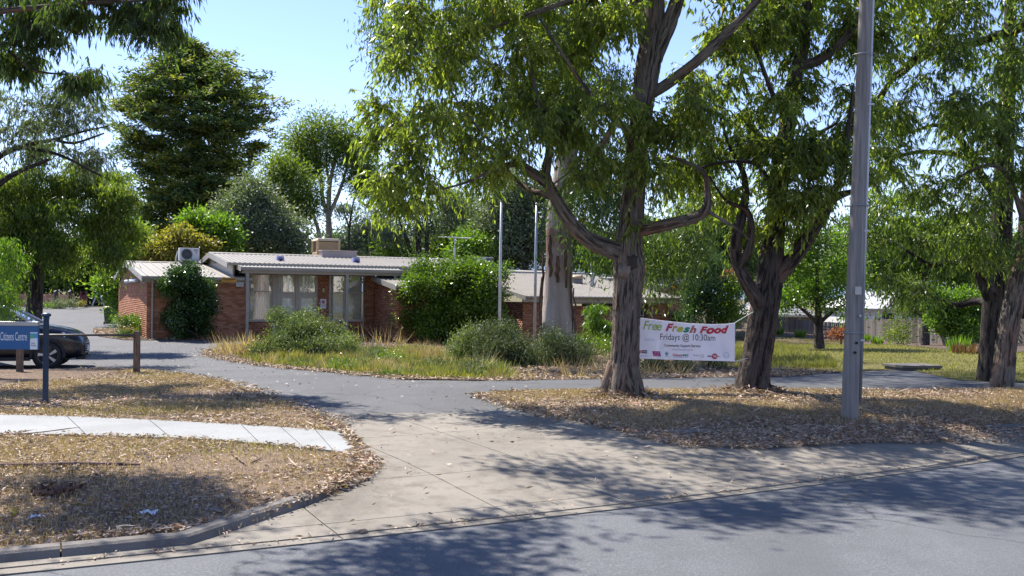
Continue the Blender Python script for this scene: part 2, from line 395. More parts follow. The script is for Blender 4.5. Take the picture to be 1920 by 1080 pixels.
for i in range(len(rows)-1):
    for j in range(len(cols)-1):
        g = .005
        t0, t1, d0, d1 = cols[j]+g, cols[j+1]-g, rows[i]+g, rows[i+1]-g
        n = 6
        cell = [cellpt(t0, d0), cellpt(t1, d0), cellpt(t1, d1), cellpt(t0, d1)]
        pc = clip(apron_poly, cell)
        if len(pc) < 3: continue
        q = []
        for p in pc:
            if not q or abs(p[0]-q[-1][0])+abs(p[1]-q[-1][1]) > 1e-4: q.append(p)
        if len(q) > 2 and abs(q[0][0]-q[-1][0])+abs(q[0][1]-q[-1][1]) < 1e-4: q.pop()
        if len(q) < 3: continue
        try:
            o = sheet('slab', q, .004+(.003 if i == 0 else .010), M_apron, .6, apron, skirt=.02)
        except Exception as e: print('slab', e)
# pale concrete footpath on the left verge
fp_b = [gp(x, y, .02) for x, y in ((-260, 779), (0, 779), (160, 783), (330, 791), (480, 799), (640, 811))]
fp_f = [gp(x, y, .02) for x, y in ((-260, 812), (0, 814), (160, 817), (330, 822), (480, 832), (668, 851))]
foot = tag(sheet('concrete_footpath', [p[:2] for p in fp_b]+[p[:2] for p in reversed(fp_f)], .014, M_joint, .6), kind='structure')
def lerp_poly(pl, t):
    k = t*(len(pl)-1); i = min(int(k), len(pl)-2); return pl[i].lerp(pl[i+1], k-i)
fs = [0, .165, .357, .542, .763, .86, .94, 1.0]
for a, b in zip(fs[:-1], fs[1:]):
    g = .0011
    e0 = [lerp_poly(fp_b, t)[:2] for t in np.linspace(a+g, b-g, 4)]; e1 = [lerp_poly(fp_f, t+.045*min(1, t*3, (1-t)*6))[:2] if t < .98 else lerp_poly(fp_f, t)[:2] for t in np.linspace(a+g, b-g, 4)]
    sheet('slab', [tuple(p) for p in e0]+[tuple(p) for p in reversed(e1)], .032, M_foot, .7, foot, skirt=.03)
# kerbs
def kerb(pts, hs, segs, w=.15, foot_w=.0):
    root = None
    pts = [Vector((p[0], p[1], 0)) for p in pts]
    L = [0]
    for a, b in zip(pts, pts[1:]): L.append(L[-1]+(b-a).length)
    def at(s):
        for i in range(len(pts)-1):
            if s <= L[i+1] or i == len(pts)-2:
                t = (s-L[i])/(L[i+1]-L[i]); p = pts[i].lerp(pts[i+1], t); d = (pts[i+1]-pts[i]).normalized()
                return p, d, hs[i]+(hs[i+1]-hs[i])*t
    s = 0; k = 0
    r = random.Random(4)
    while s < L[-1]-.05:
        e = min(s+segs*(.75+.5*r.random()), L[-1]); n = max(2, int((e-s)/.15)); v = []; f = []
        for i in range(n+1):
            p, d, h = at(s+.006+(e-s-.012)*i/n); nn = Vector((-d.y, d.x, 0))
            if nn.y < 0 and abs(nn.y) > .3: nn = -nn
            z = Hs(p.x, p.y)
            zb = float(H(p.x, p.y)[0])
            jig = .006*r.random()
            prof = [(-.012, -.06), (0, .0), (.03, h*.8), (.05+jig, h), (w-.02, h+.004), (w, h-.012), (w, -.06)]
            for a, q in prof: v.append(tuple(p+nn*a+Vector((0, 0, min(zb, .06)+q))))
        m = 7
        for i in range(n):
            for j in range(m-1): f.append((i*m+j, i*m+j+1, (i+1)*m+j+1, (i+1)*m+j))
        f.append(tuple(range(m))); f.append(tuple(n*m+j for j in reversed(range(m))))
        me = bpy.data.meshes.new('kerb_stone'); me.from_pydata(v, [], f)
        if root is None: root = tag(link('kerb', me, M_kerb), kind='structure')
        else: link('kerb_stone', me, M_kerb, root)
        s = e; k += 1
kl = [kpt(x, .25) for x in np.linspace(-9, -2.0, 14)]+[tuple(gp(*p)[:2]) for p in ((540, 964), (580, 951), (615, 936), (646, 917))]
kerb(kl, [.075]*14+[.085, .08, .07, .03], 2.3)
kr = [tuple(gp(*p)[:2]) for p in KR]
kerb(kr, [.03, .11, .13, .12, .06, .05, .05, .06, .06, .06], 2.6)
# far hills beyond the park, distance haze put into their blue colour
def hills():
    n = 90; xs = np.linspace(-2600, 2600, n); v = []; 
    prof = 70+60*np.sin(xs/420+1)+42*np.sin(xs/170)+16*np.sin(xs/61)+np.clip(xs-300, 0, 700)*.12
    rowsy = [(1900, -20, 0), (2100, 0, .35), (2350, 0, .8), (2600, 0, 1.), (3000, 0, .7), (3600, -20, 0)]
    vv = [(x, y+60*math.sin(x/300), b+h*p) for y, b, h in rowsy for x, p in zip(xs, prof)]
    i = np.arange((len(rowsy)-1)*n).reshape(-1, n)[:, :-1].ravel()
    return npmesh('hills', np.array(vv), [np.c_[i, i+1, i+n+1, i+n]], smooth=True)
tag(link('hills', hills(), paint('hazed far bush', (.13, .2, .3), .95, 0, .12, .01)), kind='structure')
# ---------------------------------------------------------------- community building
def brick_mat(name, cols, obj):
    t = NT(name); co = t.co('World')
    isl = t.n('NewGeometry').outputs['Random Per Island']; oi = t.n('ObjectInfo').outputs['Random']
    r = t.math('FRACT', t.math('ADD', isl, oi))
    a = t.ramp(r, [(0, cols[0]), (.35, cols[1]), (.7, cols[2]), (1, cols[3])])
    n = t.noise(co, 1.1, 5); n2 = t.noise(co, 40, 4, .7)
    a = t.mix(t.math('MULTIPLY', t.ramp(n, [(.4, (0, 0, 0)), (.7, (1, 1, 1))]), .35), a, tuple(x*.6 for x in cols[1]))
    a = t.mix(t.math('MULTIPLY', n2, .25), a, tuple(x*.5 for x in cols[0]))
    t.base(a, .9, .2); t.bump(n2, .004); return t.m
BC = [(.31, .125, .066), (.42, .185, .10), (.50, .23, .13), (.55, .285, .175)]
M_brick = brick_mat('red brick', BC, True)
M_mortar = paint('mortar', (.24, .17, .125), .95)
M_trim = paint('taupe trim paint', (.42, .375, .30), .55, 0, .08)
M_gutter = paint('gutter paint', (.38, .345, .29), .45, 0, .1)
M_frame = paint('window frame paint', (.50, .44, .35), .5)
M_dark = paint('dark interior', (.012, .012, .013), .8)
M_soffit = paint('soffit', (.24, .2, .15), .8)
M_steel = paint('galvanised steel', (.42, .43, .44), .42, .5, .12)
def roof_mat(name, c):
    t = NT(name); co = t.co('World'); oi = t.n('ObjectInfo').outputs['Random']
    n = t.noise(co, 1.3, 6, .6); n2 = t.noise(co, 18, 4, .7)
    a = t.ramp(n, [(.3, tuple(x*.78 for x in c)), (.7, tuple(x*1.08 for x in c))])
    a = t.mix(t.math('MULTIPLY', oi, .25), a, tuple(x*.8 for x in c))
    a = t.mix(t.math('MULTIPLY', t.ramp(n2, [(.5, (0, 0, 0)), (.7, (1, 1, 1))]), .3), a, (.18, .12, .08))
    t.base(a, .5, .4); t.bump(n2, .003); return t.m
M_roof = roof_mat('weathered roof sheet', (.262, .235, .192))
M_roof2 = roof_mat('pale canopy sheet', (.33, .315, .285))
t = NT('window glass'); t.base((.02, .022, .024), .03, .9)
gl = t.n('BsdfGlossy'); gl.inputs[1].default_value = .02; gl.inputs[0].default_value = (.9, .92, .95, 1)
tp = t.n('BsdfTransparent'); tp.inputs[0].default_value = (.95, .96, .95, 1)
fr = t.n('Fresnel', i_IOR=1.6); mx = t.n('MixShader'); t.l(t.math('ADD', fr.outputs[0], .06), mx.inputs[0]); t.l(tp.outputs[0], mx.inputs[1]); t.l(gl.outputs[0], mx.inputs[2]); t.l(mx.outputs[0], t.o.inputs[0])
M_glass = t.m
M_curtain = paint('curtain cloth', (.86, .85, .78), .95, 0, .1, 6)
M_blind = paint('pale blind', (.85, .87, .87), .9, 0, .05)
M_floor = paint('room floor', (.12, .1, .09), .8)

bld = empty('community_centre', (C0.x, C0.y, 0), TH, 'long low red brick community centre with pale ribbed metal roofs', 'building')
def bpart(mb, name, m, parent=None, **k): return mb.build(name, m, parent or bld, **k)

n_brick = [0]
BL, BH, GAP = .230, .076, .010
br_me = MB().box(0, BL, -.009, .02, 0, BH).mesh('brick')
br_me.materials.append(M_brick)
def wall(p0, p1, z0, z1, holes=(), name='wall', thick=.22, single=0, z1b=None, skip=None, flip=False, bpar=None):
    """brick wall from plan point p0 to p1 (outer face on the right-hand side going p0->p1); z1 may slope to z1b"""
    z1b = z1 if z1b is None else z1b
    a = Vector((p0[0], p0[1], 0)); b = Vector((p1[0], p1[1], 0)); L = (b-a).length; d = (b-a)/L; nrm = Vector((d.y, -d.x, 0))
    ang = math.atan2(d.y, d.x)
    # core (mortar) as panels around the holes
    core = MB(); ed = sorted({0., L, *[h[0] for h in holes], *[h[1] for h in holes]})
    top = lambda x: z1+(z1b-z1)*x/L
    for x0, x1 in zip(ed, ed[1:]):
        hs = sorted([(h[2], h[3]) for h in holes if h[0] <= x0+1e-6 and h[1] >= x1-1e-6]); z = z0
        segs = []
        for h0, h1 in hs:
            if h0 > z: segs.append((z, h0, 0))
            z = h1
        segs.append((z, None, 1))
        for q0, q1, tp_ in segs:
            za, zb = (top(x0), top(x1)) if tp_ else (q1, q1)
            if min(za, zb) <= q0+.01: continue
            pt = lambda x, o, z: a+d*x-nrm*o+Vector((0, 0, z))
            core.hexa([pt(x0, 0, q0), pt(x1, 0, q0), pt(x1, thick, q0), pt(x0, thick, q0), pt(x0, 0, za), pt(x1, 0, zb), pt(x1, thick, zb), pt(x0, thick, za)])
    w = bpart(core, name, M_mortar, bpar)
    v, f = [], []; cnt = 0
    z = z0; r = 0
    while z < max(z1, z1b)-.02:
        x = -(BL+GAP)*(.5 if r % 2 else 0)
        while x < L-.02:
            x0, x1 = max(x, .004), min(x+BL, L-.004); zt = z+BH
            lim = min(top(x0), top(x1))
            ok = x1-x0 > .03 and zt <= lim+.01
            segs = [(x0, x1)] if ok else []
            for h in holes:
                if zt > h[2]+.01 and z < h[3]-.01:
                    ns = []
                    for s0, s1 in segs:
                        if s1 <= h[0] or s0 >= h[1]: ns.append((s0, s1)); continue
                        if h[0]-s0 > .03: ns.append((s0, h[0]-.004))
                        if s1-h[1] > .03: ns.append((h[1]+.004, s1))
                    segs = ns
            for s0, s1 in segs:
                if single and cnt < single and (skip is None or not skip(s0, z)):
                    o = link('brick', br_me, None, w); cnt += 1
                    o.location = a+d*s0+Vector((0, 0, z))+nrm*random.uniform(-.002, .002); o.rotation_euler = (0, 0, ang); o.scale = ((s1-s0)/BL, 1, 1)
                else:
                    pr = .009+random.uniform(-.002, .002)
                    q = [a+d*s0+nrm*pr, a+d*s1+nrm*pr, a+d*s1-nrm*.02, a+d*s0-nrm*.02]; n = len(v)
                    v += [(p.x, p.y, z) for p in q]+[(p.x, p.y, z+BH) for p in q]
                    f += [(n, n+1, n+5, n+4), (n+1, n+2, n+6, n+5), (n+3, n, n+4, n+7), (n+4, n+5, n+6, n+7), (n+3, n+2, n+1, n)]
            x += BL+GAP
        z += BH+GAP; r += 1
    if v:
        o = link('brickwork', npmesh('brickwork', np.array(v), [np.array(f)]), M_brick, w); o['kind'] = 'stuff'
    n_brick[0] += cnt
    return w
def pan_mesh(w, L, ribs, h=.028):
    """one roof sheet: x across, y up the slope"""
    m = MB(); xs = [0]; prof = [(0, 0)]
    for k in range(ribs):
        c = (k+.5)*w/ribs; prof += [(c-.028, 0), (c-.014, h), (c+.014, h), (c+.028, 0)]
    prof.append((w-.004, 0))
    for (x0, z0), (x1, z1) in zip(prof, prof[1:]):
        m.quad((x0, 0, z0), (x1, 0, z1), (x1, L, z1), (x0, L, z0))
    m.quad((0, 0, -.012), (w-.004, 0, -.012), (w-.004, L, -.012), (0, L, -.012))
    for (x0, z0), (x1, z1) in zip(prof, prof[1:]): m.quad((x0, 0, -.012), (x1, 0, -.012), (x1, 0, z1), (x0, 0, z0))
    return m.mesh('roof_panel')
def roof(s0, s1, v0, z0, v1, z1, w, ribs, m, under=True):
    n = max(1, round((s1-s0)/w)); w = (s1-s0)/n; L = math.hypot(v1-v0, z1-z0)
    me = pan_mesh(w, L, ribs); me.materials.append(m); a = math.atan2(z1-z0, v1-v0)
    for i in range(n):
        o = link('roof_panel', me, None, bld); o.location = (s0+i*w, v0, z0); o.rotation_euler = (a, 0, 0) if v1 > v0 else (-a if False else a, 0, 0)
    if under:
        u = MB().hexa([(s0, v0, z0-.09), (s1, v0, z0-.09), (s1, v1, z1-.09), (s0, v1, z1-.09), (s0, v0, z0-.02), (s1, v0, z0-.02), (s1, v1, z1-.02), (s0, v1, z1-.02)])
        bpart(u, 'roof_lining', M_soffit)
def barge(s, v0, z0, v1, z1, h=.2, t=.03, drop=.0, m=None):
    mb = MB().hexa([(s-t, v0, z0-h), (s, v0, z0-h), (s, v1, z1-h), (s-t, v1, z1-h), (s-t, v0, z0+.035), (s, v0, z0+.035), (s, v1, z1+.035), (s-t, v1, z1+.035)])
    return bpart(mb, 'barge_board', m or M_gutter)
def gutter(s0, s1, v, z, h=.115, d=.115):
    mb = MB().prism([(0, v, z-h), (0, v-d, z-h), (0, v-d-.015, z), (0, v-d+.005, z), (0, v-d+.012, z-h+.015), (0, v, z-h+.015)], (s0, 0, 0), (s1, 0, 0))
    return bpart(mb, 'gutter', M_gutter)
def fascia(s0, s1, v, z0, z1, t=.03): return bpart(MB().box(s0, s1, v-t, v, z0, z1), 'fascia', M_trim)
def downpipe(s, v, z0, z1, kick=.12):
    mb = MB().tube([(s, v-kick, z1+.1), (s, v-kick, z1), (s, v, z1-.16), (s, v, z0)], .042, 10)
    return bpart(mb, 'downpipe', M_gutter, smooth=False)

# --- left block: gable-ended store
shr = lambda x, z: .75 < x < 2.75 and z < 1.85
wall((0, 0), (3.98, 0), -.34, 2.06, single=290, skip=shr)
wall((0, 13.6), (0, 0), -.5, 2.06)
gb = MB().poly([(.0, 0, 2.0), (.0, 7.4, 2.86), (.0, 13.6, 2.0)]); 
wv, wf = [], []
z = 2.075; r = 0
while z < 2.8:
    y0 = (z+BH-2.03)/.83*7.4; y1 = 13.6-(z+BH-2.03)/.83*6.2; y = y0+.02+(.12 if r % 2 else 0)
    while y < y1:
        e = min(y+BL, y1); n = len(wv)
        if e-y > .04:
            wv += [(-.009, y, z), (-.009, e, z), (.02, e, z), (.02, y, z), (-.009, y, z+BH), (-.009, e, z+BH), (.02, e, z+BH), (.02, y, z+BH)]
            wf += [(n+1, n, n+4, n+5), (n+4, n+7, n+6, n+5), (n, n+3, n+7, n+4), (n+2, n+1, n+5, n+6), (n, n+1, n+2, n+3)]
        y += BL+GAP
    z += BH+GAP; r += 1
gw = bpart(MB().prism([(0, 0, 2.06), (0, 7.4, 2.9), (0, 13.6, 2.06)], (0, 0, 0), (.22, 0, 0)), 'gable_wall', M_mortar)
o = link('brickwork', npmesh('brickwork', np.array(wv), [np.array(wf)]), M_brick, gw); o['kind'] = 'stuff'
wall((3.98, 0), (3.98, 6), -.5, 2.06)
roof(-.22, 4.05, -.18, 2.27, 7.4, 3.03, .41, 1, M_roof)
roof(-.22, 4.05, 13.8, 2.40, 7.4, 3.03, .41, 1, M_roof)
bpart(MB().hexa([(-.24, 7.15, 3.035), (4.0, 7.15, 3.035), (4.0, 7.65, 3.035), (-.24, 7.65, 3.035), (-.24, 7.38, 3.075), (4.0, 7.38, 3.075), (4.0, 7.42, 3.075), (-.24, 7.42, 3.075)]), 'ridge_cap', M_roof)
barge(-.22, -.3, 2.255, 7.4, 3.03); barge(-.22, 14.0, 2.38, 7.4, 3.03)
gutter(-.25, 4.12, -.18, 2.27); fascia(-.2, 4.0, -.035, 2.03, 2.2)
downpipe(.2, -.07, -.34, 2.12)
# --- main hall: window wall
GZ = -.42
fl = MB().box(4.0, 9.78, .85, 6.5, GZ-.1, -.22); bpart(fl, 'floor', M_floor)
bpart(MB().box(4.02, 9.75, 3.4, 3.5, -.2, 2.6), 'inner_wall', paint('inner wall', (.3, .28, .25), .9))
bpart(MB().box(4.0, 9.8, .8, 6.5, 2.62, 2.68), 'ceiling', paint('ceiling', (.5, .48, .45), .9))
wall((4.0, .8), (5.36, .8), GZ, .42)                       # below first window
wall((7.17, .8), (7.70, .8), GZ, 2.46)                    # brick pier
wall((7.70, .8), (9.33, .8), GZ, .42)
wall((9.33, .8), (9.8, .8), GZ, 2.46)
bpart(MB().box(3.95, 9.8, .72, .95, 2.46, 2.72), 'lintel', M_trim)
def window(s0, s1, z0, zr, z1, v=.8, curtain=True, name='window', op=False, cut=None, leftdark=0.):
    w = bpart(MB().box(s0, s0+.045, v-.02, v+.08, z0, z1).box(s1-.045, s1, v-.02, v+.08, z0, z1).box(s0+.045, s1-.045, v-.02, v+.08, z1-.045, z1).box(s0+.045, s1-.045, v-.02, v+.08, z0, z0+.05).box(s0+.045, s1-.045, v-.015, v+.075, zr-.03, zr+.03), name, M_frame)
    for a, b in ((z0+.05, zr-.03), (zr+.03, z1-.045)):
        bpart(MB().box(s0+.045, s1-.045, v+.028, v+.034, a, b), 'pane', M_glass, w)
    if z0 > .2: bpart(MB().box(s0-.02, s1+.02, v-.06, v-.021, z0-.05, z0+.015), 'sill', M_frame, w)
    if curtain:
        n = 60; V_ = []; F_ = []
        for k, (a, b) in enumerate(((z0+.02, z1-.02),)):
            c0, c1 = s0+.03+leftdark, s1-.03
            for i in range(n+1):
                x = c0+(c1-c0)*i/n; y = v+.2+.035*math.sin(i*.95+.4*math.sin(i*.31))+.012*math.sin(i*2.1)
                V_ += [(x, y, a), (x, y+.01, b)]
            F_ += [(2*i, 2*i+2, 2*i+3, 2*i+1) for i in range(n)]
        me = npmesh('curtain', np.array(V_), [np.array(F_)], smooth=True); link('curtain', me, M_curtain, w)
    return w
window(4.02, 4.2, .45, 1.71, 2.46, curtain=False)
window(4.2, 5.2, .45, 1.71, 2.46, leftdark=.0)
bpart(MB().box(5.2, 5.42, .74, .9, GZ, 2.46), 'mullion', M_trim)
window(7.70, 8.44, .45, 1.68, 2.46)
window(8.5, 9.31, .45, 1.70, 2.46)
bpart(MB().box(8.44, 8.5, .74, .9, .4, 2.46), 'mullion', M_frame)
for s0, s1 in ((5.42, 6.2), (6.34, 7.12)):                  # glazed doors with fanlights
    w = bpart(MB().box(s0, s0+.04, .78, .88, 1.62, 2.46).box(s1-.04, s1, .78, .88, 1.62, 2.46).box(s0+.04, s1-.04, .78, .88, 2.42, 2.46).box(s0+.04, s1-.04, .78, .88, 1.62, 1.70), 'window', M_frame)
    bpart(MB().box(s0+.04, s1-.04, .83, .836, 1.7, 2.42), 'pane', M_glass, w)
    V_ = []; n = 50
    for i in range(n+1):
        x = s0+.03+(s1-s0-.06)*i/n; y = .98+.03*math.sin(i*1.0+.5*math.sin(i*.37)); V_ += [(x, y, 1.66), (x, y, 2.44)]
    link('curtain', npmesh('curtain', np.array(V_), [np.array([(2*i, 2*i+2, 2*i+3, 2*i+1) for i in range(n)])], smooth=True), M_curtain, w)
    d = bpart(MB().box(s0, s0+.13, .79, .85, GZ+.1, 1.61).box(s1-.13, s1, .79, .85, GZ+.1, 1.61).box(s0+.13, s1-.13, .79, .85, 1.43, 1.61).box(s0+.13, s1-.13, .79, .85, GZ+.1, .0), 'door', M_frame)
    bpart(MB().box(s0+.13, s1-.13, .81, .816, 0, 1.43), 'door_pane', M_glass, d)
    bpart(MB().box(s0+.12, s1-.12, .835, .84, -.02, 1.44), 'door_blind', M_blind, d)
    bpart(MB().tube([(s1-.07, .79, .62), (s1-.07, .74, .62), (s1-.16, .74, .62)], .012, 6), 'handle', M_steel, d)
bpart(MB().box(6.2, 6.34, .74, .9, GZ, 2.46), 'mullion', M_trim)
bpart(MB().box(7.12, 7.168, .74, .9, GZ, 2.46), 'mullion', M_trim)
# canopy over the doors
roof(3.62, 10.7, -.42, 2.70, .55, 2.84, .76, 5, M_roof2)
gutter(3.6, 10.74, -.42, 2.715, .13, .12)
bpart(MB().box(3.7, 10.66, -.40, -.33, 2.46, 2.585), 'beam', M_trim)
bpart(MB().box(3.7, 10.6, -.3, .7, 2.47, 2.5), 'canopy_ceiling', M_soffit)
barge(3.62, -.5, 2.70, .9, 2.86, .17)
bpart(MB().box(10.7, 10.73, -.5, .6, 2.56, 2.75), 'barge_board', M_gutter)
for s in (3.9, 8.17, 10.36): bpart(MB().box(s-.06, s+.06, -.41, -.3, -.6, 2.459), 'post', M_gutter)
downpipe(9.24, .66, -.5, 2.44, .2)
bpart(MB().tube([(10.62, -.46, 2.6), (10.62, -.46, 2.3)], .035, 8), 'downpipe', M_gutter)
# main roof
roof(3.2, 15.6, .30, 2.91, 5.0, 3.45, .8, 4, M_roof)
roof(3.2, 15.6, 9.6, 2.90, 5.0, 3.45, .8, 4, M_roof)
bpart(MB().hexa([(3.2, 4.78, 3.455), (15.6, 4.78, 3.455), (15.6, 5.22, 3.455), (3.2, 5.22, 3.455), (3.2, 4.98, 3.505), (15.6, 4.98, 3.505), (15.6, 5.02, 3.505), (3.2, 5.02, 3.505)]), 'ridge_cap', M_roof)
# small lifted flutes along the ridge flashing
for i in range(62):
    pass
gutter(3.2, 15.6, .30, 2.90, .1, .1); fascia(9.9, 15.5, .36, 2.6, 2.82)
barge(3.2, .25, 2.9, 5.0, 3.46, .22); barge(3.2, 9.7, 2.9, 5.0, 3.46, .22); barge(15.64, .25, 2.9, 5.0, 3.46, .2); barge(15.64, 9.7, 2.9, 5.0, 3.46, .2)
bpart(MB().prism([(0, .5, 2.3), (0, 9.4, 2.3), (0, 9.4, 2.85), (0, 5, 3.36), (0, .5, 2.85)], (3.45, 0, 0), (3.52, 0, 0)), 'gable_panel', M_trim)
bpart(MB().prism([(0, .5, 2.0), (0, 9.4, 2.0), (0, 9.4, 2.85), (0, 5, 3.36), (0, .5, 2.85)], (15.3, 0, 0), (15.38, 0, 0)), 'gable_panel', M_trim)
bpart(MB().box(9.82, 15.5, .42, .5, 2.2, 2.84), 'clerestory', paint('clerestory board', (.09, .065, .045), .7))
gv = bpart(MB().box(3.40, 3.449, 4.5, 5.1, 2.98, 3.24), 'gable_vent', M_roof2)
for i in range(5): bpart(MB().box(3.37, 3.399, 4.52+i*.12, 4.57+i*.12, 2.99, 3.23), 'louvre', M_roof2, gv)
# --- middle block projecting toward the street
wall((9.8, .79), (9.8, -2.25), -.7, 2.05, z1=2.36, z1b=2.02) if False else wall((9.8, .79), (9.8, -2.25), -.7, 2.34, z1b=2.0)
wall((9.81, -2.25), (14.2, -2.25), -1.0, 1.98)
roof(9.55, 14.4, -2.75, 2.02, .45, 2.44, .8, 4, M_roof)
gutter(9.55, 14.4, -2.75, 2.02); fascia(9.6, 14.3, -2.6, 1.82, 1.95); barge(9.56, -2.85, 2.0, .5, 2.44, .19)
# --- entry recess
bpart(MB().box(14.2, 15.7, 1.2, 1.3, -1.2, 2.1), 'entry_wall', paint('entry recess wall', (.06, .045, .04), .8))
bpart(MB().box(14.2, 14.3, -2.2, 1.2, -1.2, 2.1), 'entry_wall', M_mortar)
bpart(MB().box(14.6, 15.35, 1.13, 1.19, -1.0, 1.0), 'entry_door', M_dark)
# --- right wing
wall((15.83, -2.2), (18.3, -2.2), -1.15, 1.36)
wall((18.3, -1.9), (20.6, -1.9), -1.15, 1.2)
wall((20.6, -1.9), (22.6, -1.9), -1.15, .3)
wall((22.6, -2.2), (23.85, -2.2), -1.15, 1.36)
wall((15.83, 3), (15.83, -2.2), -1.15, 1.36, z1b=1.36); 
wall((23.85, -2.2), (23.85, 6), -1.15, 1.36)
window(20.6, 22.55, .3, .75, 1.2, v=-1.9, curtain=False)
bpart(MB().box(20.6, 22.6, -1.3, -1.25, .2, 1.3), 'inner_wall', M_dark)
roof(15.6, 23.95, -2.85, 1.63, 6.6, 2.86, .84, 4, M_roof)
roof(15.6, 23.95, 16, 1.63, 6.6, 2.86, .84, 4, M_roof)
gutter(15.6, 23.98, -2.86, 1.635, .07, .08); fascia(15.65, 23.9, -2.55, 1.36, 1.56); barge(15.6, -2.95, 1.62, 6.6, 2.86, .17); barge(24.0, -2.95, 1.62, 6.6, 2.86, .12)
bpart(MB().box(18.3, 22.6, -2.5, -1.86, 1.3, 1.358), 'soffit', M_soffit)
downpipe(22.75, -2.3, -1.1, 1.4)
# flat pale roofs behind the right wing
bpart(MB().hexa([(16.5, 7.0, 2.86), (24.6, 7.0, 2.86), (24.6, 13, 3.1), (16.5, 13, 3.1), (16.5, 7.0, 2.98), (24.6, 7.0, 2.98), (24.6, 13, 3.22), (16.5, 13, 3.22)]), 'roof_deck', M_roof2)
roof(24.0, 26.75, 2.0, 2.27, 8.0, 2.7, .8, 4, M_roof2); gutter(24.0, 26.8, 2.0, 2.26); fascia(24.0, 26.7, 2.1, 2.0, 2.16)
downpipe(26.3, 2.0, 1.0, 2.1); wall((24.0, 2.5), (26.6, 2.5), -1.2, 2.0)
roof(24.4, 31.2, 5.6, 2.68, 12.5, 3.0, .8, 4, M_roof2); gutter(24.4, 31.25, 5.6, 2.68); fascia(24.6, 31.1, 5.75, 2.36, 2.58); wall((26.5, 6.1), (30.9, 6.1), -1.3, 2.38); wall((30.9, 6.1), (30.9, 12), -1.3, 2.38)
# small fittings that belong to the building
bpart(MB().box(.0, .0, 0, 0, 0, 0), 'x', M_dark) if False else None
lt = bpart(MB().tube([(-.1, 3.2, 2.12), (-.1, 8.6, 2.12)], .075, 10), 'wall_light', paint('pale light cover', (.7, .72, .74), .4))
bpart(MB().box(-.03, -.011, 5.4, 5.45, 2.13, 2.6).box(-.03, -.011, 7.0, 7.05, 2.13, 2.6), 'bracket', M_gutter, lt)
bpart(MB().lathe([(.001, .16), (.06, .15), (.07, .0), (.06, -.02), (.001, -.03)], (7.43, .73, 1.72), 12), 'wall_lamp', paint('amber lamp glass', (.55, .40, .2), .3))
# ---------------------------------------------------------------- plants
def unit(a): return a/np.maximum(np.linalg.norm(a, axis=-1, keepdims=True), 1e-9)
def leaf_mesh(name, c, ax, L, Wd, tint, fold=.25, curve=.0):
    """lance-shaped leaves: c base points, ax axes, L length, Wd width (arrays); six points and four triangles' worth of bent blade each"""
    n = len(c); ax = unit(ax)
    r = unit(np.cross(ax, rng.normal(size=(n, 3)))); nr = np.cross(ax, r)
    L = L[:, None]; Wd = Wd[:, None]
    m = c+ax*L*.45+nr*L*curve
    v = np.stack([c, m+r*Wd*.5+nr*Wd*fold, c+ax*L, m-r*Wd*.5+nr*Wd*fold], 1).reshape(-1, 3)
    i = np.arange(n)*4
    f = np.c_[i, i+1, i+2, i+3]
    return npmesh(name, v, [f], {'tint': np.repeat(tint, 4)})
def spread_leaves(cl, per, sig, L, Wd, mode='droop', jit=.35, tintc=None, tvar=.22, asym=1.):
    """cl (n,3) spray centres -> leaf arrays"""
    n = len(cl); k = n*per; idx = np.repeat(np.arange(n), per)
    off = rng.normal(size=(k, 3))*np.array([sig[0], sig[0], sig[1]])
    if mode == 'droop': off[:, 2] = -np.abs(off[:, 2])*asym+sig[1]*.35
    c = cl[idx]+off
    if mode == 'droop':
        ax = np.c_[rng.normal(size=(k, 2))*.55, -np.abs(rng.normal(1., .4, k))]
    elif mode == 'flat':
        a = rng.uniform(0, 2*math.pi, k); ax = np.c_[np.cos(a), np.sin(a), rng.normal(.2, .45, k)]
    elif mode == 'up':
        ax = np.c_[rng.normal(size=(k, 2))*.6, np.abs(rng.normal(.8, .4, k))]
    else:
        ax = unit(off+1e-6)+rng.normal(size=(k, 3))*.7
    t0 = rng.normal(.45, .2, n) if tintc is None else tintc
    t = np.clip(t0[idx]+rng.normal(0, tvar, k), 0, .94); t = np.where(rng.random(k) < .006, 1., t)
    return c, ax, L*rng.uniform(.6, 1.25, k), Wd*rng.uniform(.7, 1.2, k), t
def blob_points(blobs, shell=.45, clump=4):
    out = []
    for (cx, cy, cz, rx, ry, rz, n) in blobs:
        g = max(1, n//clump); d = unit(rng.normal(size=(g, 3))); r = rng.uniform(shell, 1, (g, 1))**.6
        d = np.repeat(d*r, -(-n//g), 0)[:n]+rng.normal(0, .15, (n, 3))
        out.append(np.array([cx, cy, cz])+d*np.array([rx, ry, rz]))
    return np.concatenate(out)
